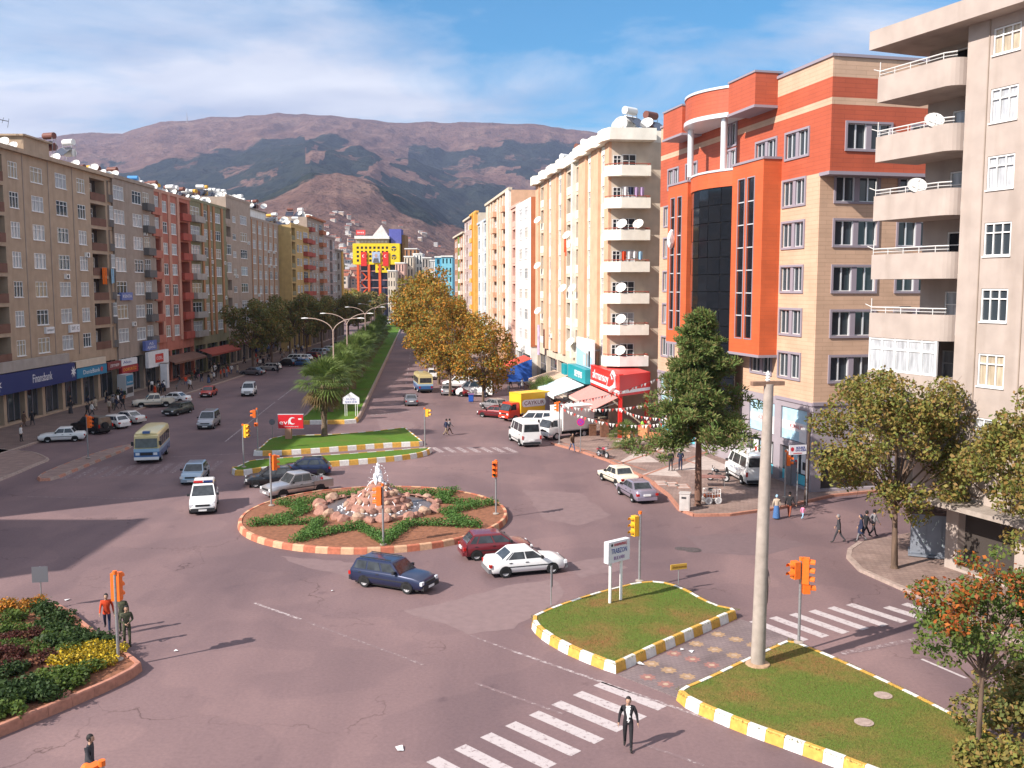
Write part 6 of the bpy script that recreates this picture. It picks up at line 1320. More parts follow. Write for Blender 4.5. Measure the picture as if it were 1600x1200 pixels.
# orange shrub by the palm, planter shrubs
for (x,y,lb,m,r_) in [(812,640,'orange-leaved shrub beside the yellow lorry',leaves_red,1.1),(1566,1165,'dark green bush at the foot of the young tree',leaves_dark,1.5),(1600,1120,'dark green bush at the right end of the near island',leaves_dark,1.6),(1545,1235,'reddish low shrub below the young tree',leaves_olive,1.0)]:
    z = .15 if y < 700 else .37; p = G(x,y,z); o = thing('shrub', lb, 'shrub', (p.x,p.y,z)); new('foliage', clump_mesh(r_,r_*1.5,2600,.09,m,int(x)), o); MB().path([(0,0,-.02),(.05,.02,r_*.6)], [.06,.03], 6).build('stem', bark, o)
# flower bed clumps in bands, as planted
bedm = {k: [clump_mesh(.62,.5,420,.075,m,s_+i) for i in range(2)] for i_, (k,m,s_) in enumerate([('green',bed_green,20),('dark',bed_dark,30),('red',bed_red,40),('yellow',bed_yellow,50),('orange',bed_orange,60)])}
txt = {'green':('low bright green plant clump in the flower bed','green clumps in the flower bed'),'dark':('dark green leafy shrub clump in the flower bed','dark shrubs in the flower bed'),'red':('dark red foliage clump in the flower bed','red foliage clumps in the flower bed'),'yellow':('clump of yellow flowers at the point of the flower bed','yellow flowers in the flower bed'),'orange':('clump of orange flowers along the back of the flower bed','orange flowers in the flower bed')}
def bed_line(kind, a, b, n, sc, jit=.25):
    for i in range(n):
        t_ = i/max(1,n-1); p = G(lerp(a[0],b[0],t_), lerp(a[1],b[1],t_), .33); o = thing('flower_clump' if kind in ('yellow','orange') else 'bedding_plant', txt[kind][0], 'flowers' if kind in ('yellow','orange') else 'plant', (p.x+random.uniform(-jit,jit),p.y+random.uniform(-jit,jit),.32), random.uniform(0,6), txt[kind][1]); s_ = sc*random.uniform(.85,1.2); o.scale = (s_,)*3
        new('foliage', bedm[kind][i % 2], o)
bed_line('orange',(-40,958),(62,950),6,.8); bed_line('dark',(60,958),(95,968),3,1.1); bed_line('dark',(70,985),(130,995),4,1.0); bed_line('green',(-10,972),(28,968),3,.85); bed_line('dark',(85,1010),(125,1012),3,1.0); bed_line('green',(-20,990),(75,985),6,.75); bed_line('red',(-30,1003),(48,998),5,.75)
bed_line('green',(0,1018),(90,1005),5,.8); bed_line('red',(-20,1030),(30,1026),4,.75); bed_line('red',(30,1042),(68,1036),3,.75); bed_line('green',(70,1022),(95,1025),2,.7); bed_line('dark',(135,1006),(178,1006),4,.85); bed_line('yellow',(118,1020),(178,1016),6,.7); bed_line('yellow',(105,1036),(165,1030),6,.7); bed_line('yellow',(130,1045),(172,1040),4,.65)
bed_line('dark',(-10,1065),(20,1055),3,.9); bed_line('green',(65,1062),(145,1056),6,.9); bed_line('green',(55,1075),(120,1070),5,.9); bed_line('dark',(0,1090),(60,1080),5,1.0); bed_line('dark',(-20,1108),(80,1092),6,1.0); bed_line('green',(-40,1125),(30,1112),4,.9)
# star-shaped hedge on the roundabout
FC = Vector((-8.95,62.6)); rng = np.random.default_rng(5); hv = []
def hedge(pl, name='hedge_row'):
    cen = []; 
    for a, b in zip(pl[:-1], pl[1:]):
        a, b = Vector(a), Vector(b); n = max(2, int((b-a).length/.22))
        for k in range(n): q = a.lerp(b,k/n); cen.append((q.x+rng.normal()*.06,q.y+rng.normal()*.06,.52+rng.normal()*.05))
    v, q = leaf_cloud(cen, [.36]*len(cen), len(cen)*52, .062, rng, .6); v[:,2] = np.maximum(v[:,2], .33)
    o = new(name, np_mesh('foliage', v, q, hedge_leaf)); return o
tips = [(388,822),(458,848),(604,852),(750,824),(778,788),(716,767),(600,763),(437,786)]
T_ = [G(x,y,.36).xy for x,y in tips]; T_ = [RC+(t-RC).normalized()*min((t-RC).length,8.1) for t in T_]
lbs = ['pointing left','pointing to the lower left','pointing at the blue estate car','pointing to the lower right','pointing right at the traffic light','pointing to the far right','pointing at the striped islands','pointing to the silver pickup']
for i in range(8):
    t = T_[i]; a = (T_[i-1]+t)/2; b = (t+T_[(i+1) % 8])/2; va = FC+(a-FC).normalized()*4.95; vb = FC+(b-FC).normalized()*4.95
    if i in (2,5,6): pass
    root = thing('star_hedge', 'low green hedge arm of the roundabout star '+lbs[i], 'hedge', (0,0,0))
    for k, off in enumerate((0,.85)):
        tt = t+(FC-t).normalized()*off*1.5; c1_ = va.lerp(t,.5)+(FC-t).normalized()*.35; c2_ = vb.lerp(t,.5)+(FC-t).normalized()*.35
        o = hedge([(va+(FC-va).normalized()*off*.5),(c1_+(FC-t).normalized()*off*.8),tt,(c2_+(FC-t).normalized()*off*.8),(vb+(FC-vb).normalized()*off*.5)]); o.parent = root
# lawn blades on the two near islands
def lawn(name, poly, n, z, seed, parent, mats_):
    rng = np.random.default_rng(seed); P_ = np.array([(p.x,p.y) for p in poly]); lo, hi = P_.min(0), P_.max(0); out = []
    from mathutils.geometry import tessellate_polygon
    tris = [[P_[i] for i in t] for t in tessellate_polygon([[Vector((p[0],p[1],0)) for p in P_]])]; ar = np.array([abs(np.cross(t[1]-t[0],t[2]-t[0]))/2 for t in tris]); k = rng.choice(len(tris), n, p=ar/ar.sum())
    u = rng.random((n,2)); fl = u.sum(1) > 1; u[fl] = 1-u[fl]; T3 = np.array(tris)[k]; p = T3[:,0]+(T3[:,1]-T3[:,0])*u[:,:1]+(T3[:,2]-T3[:,0])*u[:,1:]
    a = rng.uniform(0,2*pi,n); h = rng.uniform(.025,.07,n); w = .012; v = np.zeros((n,3,3)); v[:,0,:2] = p-np.c_[np.cos(a),np.sin(a)]*w; v[:,1,:2] = p+np.c_[np.cos(a),np.sin(a)]*w; v[:,2,:2] = p+rng.normal(size=(n,2))*.025; v[:,:2,2] = z; v[:,2,2] = z+h
    o = stuff(new(name, np_mesh(name, v.reshape(-1,3), np.arange(n*3).reshape(-1,3), mats_), parent)); return o
blades = leaf_mat('grass_blades', [(.10,.15,.03),(.14,.18,.04),(.22,.17,.06),(.12,.16,.035),(.26,.15,.07)], .8)
lawn('grass', chaikin([p.xy for p in isl1],1), 26000, .36, 1, island_sign, blades); lawn('grass', chaikin([p.xy for p in isl2],1), 38000, .36, 2, island_pole, blades)
# ------------------------------------------------------------------ fountain
stone_p = mat('pink_rock', (.40,.215,.16), .9, col2=(.27,.13,.10), scale=1.6, bump=.7, detail=8); stone_y = mat('tan_rock', (.48,.33,.23), .9, col2=(.36,.22,.16), scale=1.4, bump=.7, detail=8)
water = mat('pool_water', (.13,.105,.10), .3, spec=.35, bump=.15, scale=1.2); foam = mat('water_foam', (.82,.84,.87), .5, var=.08, scale=6)
def rock_mesh(seed, m):
    rng = np.random.default_rng(seed); bm = bmesh.new(); bmesh.ops.create_icosphere(bm, subdivisions=2, radius=1); cut = rng.normal(size=(9,3)); cut /= np.linalg.norm(cut,axis=1)[:,None]; off = rng.uniform(.55,.9,9)
    for v in bm.verts:
        c = np.array(v.co)
        for k in range(9):
            d = c@cut[k]-off[k]
            if d > 0: c = c-cut[k]*d*.9
        c *= 1+.05*rng.normal(); v.co = c
    me = bpy.data.meshes.new('rock'); bm.to_mesh(me); bm.free(); me.materials.append(m); return me
rocks = [rock_mesh(i, stone_p if i % 3 else stone_y) for i in range(6)]
PC = Vector((-8.95,63.3,0)); PR = 3.75
F = thing('fountain', 'rock fountain with a white water jet in the roundabout pool', 'fountain', (PC.x,PC.y,.32))
MB().lathe([(PR+.15,0),(PR+.15,.22),(PR-.15,.22)], 40, cap=False).build('basin', stone_p, F); w_ = MB().lathe([(PR-.1,.10),(.1,.115)], 40, cap=False).build('pool_water', water, F)
m_ = MB()
prof = [(2.0,.05),(1.9,.42),(1.55,.55),(1.45,.85),(1.1,.95),(1.0,1.25),(.68,1.32),(.58,1.62),(.32,1.72),(.28,1.86)]
m_.lathe(prof, 18); core = m_.build('mound', stone_p, F); core.scale = (1.08,1.08,1.0)
rng = np.random.default_rng(2); k_ = 0
for rad_, z, n, s_ in ((1.95,.22,22,.27),(1.5,.64,17,.25),(1.06,1.05,13,.23),(.64,1.42,9,.19),(.32,1.75,5,.15)):
    for i in range(n):
        a = 2*pi*i/n+rng.normal()*.08; o = new('stone', rocks[k_ % 6], core, (cos(a)*rad_,sin(a)*rad_,z+rng.normal()*.04), rng.uniform(0,6), s_*rng.uniform(.75,1.15)); k_ += 1
# water: jet, falling sheets, splash ring
def foam_column(h, r, seed):
    rng = np.random.default_rng(seed); mb = MB()
    for k in range(46):
        t_ = rng.random(); a = rng.uniform(0,2*pi); rr = r*(1-t_*.75)*rng.random()**.5; mb.ball((cos(a)*rr,sin(a)*rr,t_*h), rng.uniform(.06,.15)*(1.1-t_*.5), 0, 6, 5, (1,1,rng.uniform(1.1,2.0)))
    for k in range(40): a = rng.uniform(0,2*pi); t_ = rng.random(); d = r*(.6+1.8*t_); mb.ball((cos(a)*d,sin(a)*d,h*(1-t_**2)*.9), rng.uniform(.015,.04), 0, 5, 4)
    return mb
stuff(foam_column(1.2,.30,1).build('water_jet', foam, F, (0,0,1.8)))
mb = MB(); rng = np.random.default_rng(8)
for k in range(150):
    a = rng.uniform(0,2*pi); j = rng.integers(0,4); r0, z0_ = [(.36,1.86),(.72,1.45),(1.16,1.1),(1.62,.7)][j]; r1, z1_ = r0+rng.uniform(.22,.42), z0_-rng.uniform(.35,.6); w0 = rng.uniform(.02,.05)
    if rng.random() < .35: continue
    mb.path([(cos(a)*r0,sin(a)*r0,z0_),(cos(a)*(r0+r1)/2,sin(a)*(r0+r1)/2,(z0_+z1_)/2+.07),(cos(a)*r1,sin(a)*r1,z1_)], [w0*.6,w0,w0*.7], 4)
for k in range(170): a = rng.uniform(0,2*pi); r_ = 2.15+abs(rng.normal())*.35; mb.ball((cos(a)*r_,sin(a)*r_,.115), rng.uniform(.03,.09), 0, 5, 3, (1.3,1.3,.4))
stuff(mb.build('falling_water', foam, F))
ring = [(484,805,1.15),(500,795,.9),(515,786,.8),(530,778,.7),(545,775,.6),(566,773,.55),(648,772,.9),(660,776,.5),(688,782,.8),(698,792,.8),(690,805,.85),(678,812,.7),(660,814,.75),(642,819,.7),(622,821,.8),(606,823,.65),(590,828,.95),(572,822,.6),(550,822,.75),(528,820,.8),(507,815,.85),(472,806,.8),(515,800,.7),(700,803,.8)]
for i in range(30):
    a = 2*pi*i/30+.1; rr = PR+.15+.2*sin(i*2.3); s_ = .22+.15*abs(sin(i*1.7)); big = 1.35 if sin(a) < -.2 or cos(a) < -.6 else .95
    tag(new('boulder', rocks[i % 6], None, (PC.x+cos(a)*rr,PC.y+sin(a)*rr,.30+s_*big*.3), i*1.1, (s_*big*1.15,s_*big*.9,s_*big*.95)), 'pink boulder in the ring around the fountain pool', 'boulder', 'boulders around the fountain pool')
# ------------------------------------------------------------------ traffic lights
lens_dark = [mat('lens_red',(.16,.02,.015),.25), mat('lens_amber',(.20,.10,.01),.25), mat('lens_green',(.02,.10,.04),.25)]
def signal_head(parent, loc, face, m, n=3, s_=1.0):
    """housing with visors, facing angle `face` (world degrees)"""
    w, h, d = .32*s_, .34*s_*n, .26*s_; o = MB().box(-d/2,d/2,-w/2,w/2,-h/2,h/2).build('signal_head', m, parent, loc, R(face))
    for k in range(n):
        z = h/2-.17*s_-k*.34*s_; v = MB(); N = 12; r_ = .135*s_
        for i in range(N):
            a0, a1 = pi*1.15*i/N-.24, pi*1.15*(i+1)/N-.24
            v.poly([(d/2,cos(a0)*r_,z+sin(a0)*r_),(d/2,cos(a1)*r_,z+sin(a1)*r_),(d/2+.22*s_,cos(a1)*r_,z+sin(a1)*r_-.02),(d/2+.22*s_,cos(a0)*r_,z+sin(a0)*r_-.02)])
        v.build('visor', m, o); MB().poly([(d/2+.006,cos(2*pi*i/14)*.115*s_,z+sin(2*pi*i/14)*.115*s_) for i in range(14)]).build('lens', lens_dark[k % 3], o)
    return o
def traffic_light(label, px, py, z, heads, h=3.45, pos=None, cap=True):
    p = pos or G(px,py,z); r = thing('traffic_light', label, 'traffic light', (p.x,p.y,z)); mb = MB().path([(0,0,-.02),(0,0,h)], .062, 10); mb.build('pole', steel, r, smooth=50); MB().lathe([(.2,0),(.2,.05),(.09,.09)], 12).build('base', concrete, r)
    if cap: MB().lathe([(.085,h-.02),(.085,h+.12)], 10).build('cap', orange_paint, r)
    for (dx_,dy_,dz,face,m,n,s_) in heads:
        signal_head(r, (dx_,dy_,h+dz), face, m, n, s_); MB().tube((0,0,h+dz),(dx_,dy_,h+dz),.025,n=5).build('bracket', dark_metal, r)
O_, A_ = orange_paint, amber_paint
traffic_light('orange traffic light at the left edge of the roundabout', 424,790,.33, [(.25,.05,-.5,40,O_,3,1)])
traffic_light('orange traffic light at the right edge of the roundabout', 775,803,.33, [(-.06,-.22,-.45,-100,O_,3,1)])
traffic_light('orange traffic light in front of the fountain', 599,851,.33, [(-.2,-.05,-.6,175,O_,3,1.05)])
traffic_light('amber traffic light beside the boulevard name sign', 999,908,.38, [(-.26,.0,-.62,-150,A_,3,1)])
traffic_light('double orange traffic light at the tip of the near grass island', 1248,1004,.38, [(.2,0,-.45,-20,O_,3,1.05),(-.24,-.05,-.4,200,O_,2,1.05),(.22,0,-1.2,0,O_,1,1.1)], h=3.5)
traffic_light('orange traffic light seen from behind in the flower bed', 185,1031,.33, [(0,.12,-.55,85,O_,3,1.1)], h=3.5)
traffic_light('amber traffic light at the left end of the striped strip', 381,730,.42, [(.28,0,-.45,-40,A_,3,1.05)])
traffic_light('tall orange traffic light beside the red billboard', 403,703,.42, [(-.25,0,-.4,190,O_,2,1),(-.05,-.2,-1.35,-90,O_,1,.9)], h=3.7)
traffic_light('amber traffic light at the right end of the striped islands', 664,700,.42, [(.26,0,-.35,-20,A_,2,1)], h=3.6)
traffic_light('orange traffic light on the corner by the white direction sign', 1226,777,.15, [(.2,0,-.5,-10,O_,3,1)], h=3.3)
traffic_light('orange traffic light on the left refuge beside the minibus', 138,716,.2, [(.22,0,-.5,-10,O_,3,1)], h=3.7)
traffic_light('orange traffic light behind the no-parking sign', 874,694,.15, [(-.2,0,-.4,180,O_,3,.9)], h=4.0)
traffic_light('top of an orange traffic light at the bottom left edge', 168,1392,0, [(-.2,0,-.5,150,O_,3,1)], h=3.3)
# ------------------------------------------------------------------ poles, signs, furniture
p = G(1184,1038,.37); cp = thing('utility_pole', 'thick concrete utility pole on the near grass island', 'pole', (p.x,p.y,.36)); HPo = at_depth(1193,600,p.y).z-.36
MB().path([(0,0,-.05),(.06,0,HPo*.5),(.14,0,HPo)], [.28,.235,.18], 18).build('shaft', concrete, cp, smooth=60); MB().lathe([(.5,-.03),(.46,.06),(.3,.09)], 14).build('footing', mat('footing',(.40,.26,.16),.95,var=.2,scale=5), cp)
x_ = MB().box(-.55,.75,-.12,.12,HPo-.06,HPo+.10).build('crossarm', mat('crossarm_rust',(.22,.13,.09),.8,var=.2,scale=6), cp, rz=R(12)); MB().lathe([(.06,HPo+.1),(.10,HPo+.16),(.05,HPo+.2),(.10,HPo+.26),(.05,HPo+.3),(.09,HPo+.36),(.03,HPo+.5)], 12).build('insulator', white_paint, cp, (.1,0,0))
bn = MB(); 
for k in range(8): t0, t1 = k/8, (k+1)/8; f_ = lambda t: (.24+.10*sin(t*2.6)+.04*sin(t*17), -.05+.12*sin(t*9), 4.6-2.4*t); a_, b_ = f_(t0), f_(t1); bn.poly([(.2,-.12,a_[2]),a_,b_,(.2,-.12,b_[2])])
tag(bn.build('flag', mat('faded_flag',(.20,.14,.13),.9), None, (p.x,p.y,.36)), 'faded brown flag hanging limp on the concrete pole', 'flag')
def text_board(parent, lines, y=-.03, rz=0):
    for body, size, m, x, z, wd in lines: new('lettering', text_mesh(body, size, m, .004, wd), parent, (x,y,z), rz)
blue_ink = mat('sign_blue', (.03,.06,.30), .6); red_ink = mat('sign_red', (.55,.03,.05), .6); violet_ink = mat('sign_violet', (.25,.08,.30), .6); sign_white = mat('sign_white', (.74,.74,.78), .5)
a, b = G(953,942,.37), G(970,937,.37); d = (b-a).normalized(); ang = atan2(d.y,d.x); bs = thing('street_sign', 'white boulevard name sign on two posts on the grass island', 'sign', (a.x,a.y,.36), ang); sp_ = (b-a).length
ZB = at_depth(960,879,a.y).z-.36; ZT = at_depth(960,846,a.y).z-.36
for x_ in (0,sp_): MB().path([(x_,0,-.03),(x_,0,ZB)], .07, 10).build('post', white_paint, bs)
pn_ = MB().box(-.28,sp_+.42,-.14,.14,ZB,ZT).build('panel', sign_white, bs); cx_ = sp_/2+.07; tw = sp_+.45; hh = ZT-ZB
text_board(pn_, [('KAHRAMANMARAŞ',.2,red_ink,cx_+.08,ZB+hh*.83,tw*.72),('TRABZON',.34,blue_ink,cx_,ZB+hh*.53,tw*.88),('BULVARI',.24,violet_ink,cx_,ZB+hh*.20,tw*.58)], -.15)
MB().poly([(cx_-tw*.40+cos(2*pi*i/12)*.07,-.146,ZB+hh*.84+sin(2*pi*i/12)*.07) for i in range(12)]).build('emblem', dark_metal, pn_)
p = G(451,685,.43); rb = thing('billboard', 'red billboard with white script and crescent on one leg', 'billboard', (p.x,p.y,.42), R(2)); MB().box(-.3,.3,-.25,.25,-.02,1.0).build('leg', mat('billboard_leg',(.42,.22,.15),.8), rb)
bp_ = MB().box(-.95,1.45,-.15,.15,1.0,2.35).build('panel', mat('billboard_red',(.62,.02,.03),.4), rb); MB().box(-1.0,1.5,-.12,.12,.95,.999).box(-1.0,1.5,-.12,.12,2.351,2.4).build('frame', metal_white, bp_)
cr_ = [(.42+.36*cos(t),-.156,1.75+.36*sin(t)) for t in np.linspace(.9,5.4,16)]+[(.52+.27*cos(t),-.156,1.75+.27*sin(t)) for t in np.linspace(5.2,1.1,14)]
MB().poly(cr_).build('crescent', white_print, bp_); text_board(bp_, [('evl',.62,white_print,-.35,1.6,.95),('Kahramanmaraş',.16,white_print,.35,1.2,1.3)], -.16); MB().box(1.0,1.3,-.158,-.151,1.85,2.0).build('flag_mark', white_print, bp_)
p = G(549,650,.43); sn = thing('information_sign', 'white gabled sign with blue lettering on the median lawn', 'sign', (p.x,p.y,.42), R(-4)); 
for x_ in (-.72,-.5,.5,.72): MB().path([(x_,0,-.02),(x_,0,1.5)], .035, 6).build('post', white_paint, sn)
pn_ = MB(); gp = [(-.95,1.4),(.95,1.4),(.95,2.1),(0,2.75),(-.95,2.1)]; i0 = 0
pn_.poly([(x,-.05,z) for x,z in gp]); pn_.poly([(x,.05,z) for x,z in reversed(gp)])
for i in range(5): q, w_ = gp[i], gp[(i+1) % 5]; pn_.poly([(q[0],-.05,q[1]),(q[0],.05,q[1]),(w_[0],.05,w_[1]),(w_[0],-.05,w_[1])])
pn_ = pn_.build('panel', sign_white, sn); text_board(pn_, [('GÜZEL',.3,blue_ink,0,1.95,1.2),('ŞEHİR',.3,blue_ink,0,1.62,1.4)], -.06)
p = G(1060,912,.38); ys = thing('plaque_sign', 'small yellow plaque on a thin post at the island edge', 'sign', (p.x,p.y,.36), R(20)); MB().path([(0,0,-.02),(0,0,.85)], .025, 6).build('post', steel, ys); yp = MB().box(-.45,.45,-.03,.03,.75,1.02).build('panel', mat('plaque_yellow',(.50,.30,.05),.6), ys); text_board(yp, [('ÇİMLERE BASMAYIN',.12,mat('plaque_ink',(.25,.12,.02),.7),0,.885,.8)], -.04)
for (px,py,z,w_,h0,h1,lb,rz) in [(861,945,.38,.14,.85,1.85,'narrow dark grey sign seen edge-on at the island corner',70),(65,942,.33,.5,1.0,1.75,'grey back of a road sign at the flower bed',8),(303,683,0,.01,.8,1.6,'',0)]:
    if not lb: continue
    p = G(px,py,z); o = thing('road_sign', lb, 'sign', (p.x,p.y,z), R(rz)); MB().path([(0,0,-.02),(0,0,h1)], .03, 8).build('post', steel, o); MB().box(-w_/1.4,w_/1.4,-.05,-.031,h0,h1).build('panel', mat('sign_back',(.17,.17,.19),.5,.3), o)
p = G(426,690,0.); o = thing('road_sign', 'round grey road sign beside the red billboard', 'sign', (p.x,p.y,0)); MB().path([(0,0,0),(0,0,2.2)], .03, 8).build('post', steel, o); MB().path([(0,-.05,1.95),(0,-.03,1.95)], .3, 18).build('panel', mat('sign_back',(.17,.17,.19),.5,.3), o)
p = G(907,706,.15); o = thing('no_parking_sign', 'round magenta no-stopping sign on a post at the kerb', 'sign', (p.x,p.y,.15), R(-8)); MB().path([(0,0,0),(0,0,3.05)], .035, 8).build('post', steel, o); dn = MB().path([(0,-.07,2.75),(0,-.04,2.75)], .36, 22).build('disc', mat('sign_magenta',(.50,.02,.12),.5), o); MB().path([(0,-.08,2.75),(0,-.071,2.75)], .27, 22).build('inner_disc', mat('sign_indigo',(.22,.04,.34),.5), dn)
for s_ in (1,-1): MB().poly([(-.2*s_-.04,-.085-.002*s_,2.55),(-.2*s_+.04,-.085-.002*s_,2.55),(.2*s_+.04,-.085-.002*s_,2.95),(.2*s_-.04,-.085-.002*s_,2.95)]).build('cross_bar', mat('sign_magenta',(.50,.02,.12),.5), dn)
p = G(1259,789,.15); wp = thing('lamp_pole', 'dark wooden pole with a lamp behind the family of three', 'pole', (p.x,p.y,.15)); MB().path([(0,0,0),(.05,0,3.3),(.1,.0,6.4)], [.14,.12,.09], 10).build('shaft', mat('dark_wood',(.07,.045,.035),.9,var=.3,scale=6), wp); MB().path([(.0,-.1,0),(-.03,-.1,3.2)], .05, 8).build('conduit', steel, wp); MB().path([(.1,0,5.2),(-.3,-.1,5.3)], .03, 6).box(-.5,-.25,-.2,0,5.22,5.36).build('lamp', metal_white, wp)
p = G(1246,790,.15); o = thing('direction_sign', 'white direction sign with a red emblem near the corner traffic light', 'sign', (p.x,p.y,.15), R(14)); MB().path([(0,.1,0),(0,.1,4.0)], .04, 8).build('post', steel, o); pn_ = MB().box(-.75,.55,-.03,.03,3.55,4.2).build('panel', sign_white, o); text_board(pn_, [('BÜLBÜL',.2,blue_ink,.1,4.02,.7),('OTO KİRA',.2,blue_ink,.1,3.84,.8)], -.04); MB().poly([(-.53+cos(2*pi*i/14)*.13,-.036,3.93+sin(2*pi*i/14)*.15) for i in range(14)]).build('emblem', red_ink, pn_); MB().box(-.45,.2,-.038,-.031,3.62,3.67).build('arrow', red_ink, pn_)
p = G(1070,797,.15); o = thing('electric_cabinet', 'pale grey electric cabinet on the pavement corner', 'cabinet', (p.x,p.y,.15), R(-18)); cb_ = mat('cabinet_grey',(.50,.46,.44),.7,var=.1,scale=3,dirt=.8); MB().box(-.34,.34,-.26,.26,0,1.15).box(-.38,.38,-.3,.3,1.151,1.22).build('body', cb_, o); MB().box(-.28,.28,-.275,-.261,.12,1.02).build('door', cb_, o); MB().box(-.2,.12,-.282,-.276,.82,.95).build('notice', dark_metal, o)
p = G(1242,757,.15); o = thing('utility_cabinet', 'tall grey utility cabinet against the office building corner', 'cabinet', (p.x,p.y,.15), R(14)); MB().box(-.6,.6,-.35,.35,0,1.7).box(-.65,.65,-.4,.4,1.701,1.8).build('body', mat('cabinet_dark',(.24,.22,.23),.7,var=.1,scale=2), o); MB().box(-.5,-.02,-.37,-.351,.1,1.6).build('door', grey_panel, o); MB().box(.02,.5,-.37,-.351,.1,1.6).build('door', grey_panel, o)
# handcart
p = G(1112,786,.15); hc = thing('handcart', 'white barred handcart with a canvas roof beside the pine', 'cart', (p.x,p.y,.15), R(10)); fr = MB()
for x in (-.5,.5):
    for y in (-.35,.35): fr.tube((x,y,.35),(x,y,1.0),.022,n=5)
for z in (.38,.7,1.0): fr.path([(-.5,-.35,z),(.5,-.35,z),(.5,.35,z),(-.5,.35,z),(-.5,-.35,z)], .02, 5)
for k in range(4): fr.tube((-.3+k*.2,-.35,.38),(-.3+k*.2,-.35,1.0),.014,n=4)
fr.build('frame', white_paint, hc); MB().box(-.48,.48,-.33,.33,.40,.62).build('load', mat('cart_load',(.40,.12,.06),.9,var=.4,scale=6), hc); MB().ball((-.1,0,.95), .2, 0, 10, 7, (1,.9,.7)).build('bundle', mat('bundle',(.14,.13,.12),.9), hc)
k = WHEELS.setdefault(('cart',), wheel_part(.26,.05))
for x,y in ((-.38,-.42),(.32,-.42),(-.38,.42),(.32,.42)): o = new('wheel', k[0], hc, (x,y,.26)); new('rim', k[1], o)
for o in hc.children:
    if o.name.startswith('wheel'): o.material_slots[0].link = 'OBJECT'; o.material_slots[0].material = white_paint
p = G(1112,760,.15); o = thing('street_table', 'low red-brown table with drooping cover by the handcart', 'table', (p.x,p.y,.15), R(-6)); MB().box(-1.0,1.0,-.5,.5,.72,.8).build('top', mat('table_cloth',(.26,.13,.11),.9,var=.2,scale=4), o)
for x in (-.9,.9):
    for y in (-.4,.4): MB().tube((x,y,0),(x,y,.72),.025,n=5).build('leg', steel, o)
p = G(736,628); o = thing('waste_bin', 'blue plastic waste bin on the road by the white van', 'bin', (p.x,p.y,0)); MB().prism([(-.3,-.35),(.3,-.35),(.34,.35),(-.34,.35)], .1, 1.0).build('body', mat('bin_blue',(.02,.09,.42),.5), o); MB().box(-.38,.38,-.42,.4,1.001,1.08).build('lid', mat('bin_mauve',(.25,.12,.3),.5), o)
for x in (-.28,.28): MB().path([(x-.03,.33,.1),(x+.03,.33,.1)], .1, 10).build('wheel', tyre_mat, o)
# grey kiosk on the near right pavement
p = G(1470,868,.15); kz = thing('kiosk', 'grey metal kiosk with scribbled panels under the right trees', 'kiosk', (p.x,p.y,.15), R(-22)); kg = mat('kiosk_grey',(.22,.24,.28),.5,.2,var=.1,scale=1.5); MB().box(-1.6,1.6,-.7,.7,.15,2.5).box(-1.7,1.7,-.9,.8,.05,.149).build('body', kg, kz); MB().box(-1.9,1.9,-1.2,.9,2.5,2.68).build('roof', mat('kiosk_roof',(.08,.05,.045),.8), kz)
for k in range(4): MB().box(-1.55+k*.79,-.83+k*.79,-.74,-.701,.2,2.4).build('panel', kg, kz)
sg_ = MB(); rr_ = random.Random(4)
for k in range(26): x, z = rr_.uniform(-1.4,1.4), rr_.uniform(.6,2.1); dx_, dz_ = rr_.uniform(-.12,.12), rr_.uniform(-.2,.2); sg_.poly([(x,-.745,z),(x+.03,-.745,z),(x+dx_+.03,-.745,z+dz_),(x+dx_,-.745,z+dz_)])
stuff(sg_.build('graffiti', mat('graffiti',(.55,.66,.64),.7), kz))
# double-arm street lamps on the median
def lamp(label, y, dx_=0, group=None):
    h = 9.2; r = thing('street_lamp', label, 'street lamp', (med_x(y)-3.6+dx_,y,.42), 0, group); lp = mat('lamp_post',(.46,.34,.28),.6); MB().path([(0,0,-.02),(0,0,h)], [.11,.07], 10).build('pole', lp, r)
    for s_ in (1,-1):
        arc_ = [(s_*3.05*(1-cos(t*pi/2)), 0, h+1.75*sin(t*pi/2)) for t in np.linspace(0,1,10)]; ao = MB().path(arc_, .055, 7).build('arm', lp, r); e = arc_[-1]
        MB().path([(e[0]-s_*.1,0,e[2]),(e[0]+s_*.3,0,e[2]),(e[0]+s_*.75,0,e[2]-.02)], [.07,.16,.10], 8, flat=.6).build('lamp_head', white_paint, ao)
for y, lb in ((116,'nearest double-arm street lamp above the big palm'),(138,'second double-arm street lamp on the median'),(184,'third double-arm street lamp on the median'),(222,'fourth double-arm street lamp on the median'),(268,'farthest double-arm street lamp on the median')): lamp(lb, y)
# ------------------------------------------------------------------ signs and awnings on the left shops
def left_sign(label, px0, px1, yt, yb, m, lines=(), x=LX+.5, name='shop_sign', extra=None):
    y0, y1 = yl(px0), yl(px1); zt, zb = at_depth((px0+px1)/2,yt,(y0+y1)/2).z, at_depth((px0+px1)/2,yb,(y0+y1)/2).z
    o = tag(MB().box(0,y1-y0,-.25,.2,0,zt-zb).build(name, m, None, (x,y0,zb), pi/2), label, 'sign'); W = y1-y0; H = zt-zb
    for body, mm, fx, fz, fw, fs in lines: new('lettering', text_mesh(body, H*fs, mm, .004, W*fw), o, (W*fx,-.262,H*fz))
    if extra: extra(o, W, H)
    return o
fb_blue = mat('bank_blue',(.015,.03,.14),.4); db_blue = mat('bank_teal',(.02,.20,.36),.4); sign_red = mat('shop_red',(.34,.025,.03),.5); sign_maroon = mat('shop_maroon',(.20,.04,.04),.6)
def stars(o, W, H):
    for fx in (.05,.96): MB().poly([(W*fx+cos(2*pi*i/16)*H*(.36 if i % 2 else .14),-.256,H*.5+sin(2*pi*i/16)*H*(.36 if i % 2 else .14)) for i in range(16)]).build('star_logo', white_print, o)
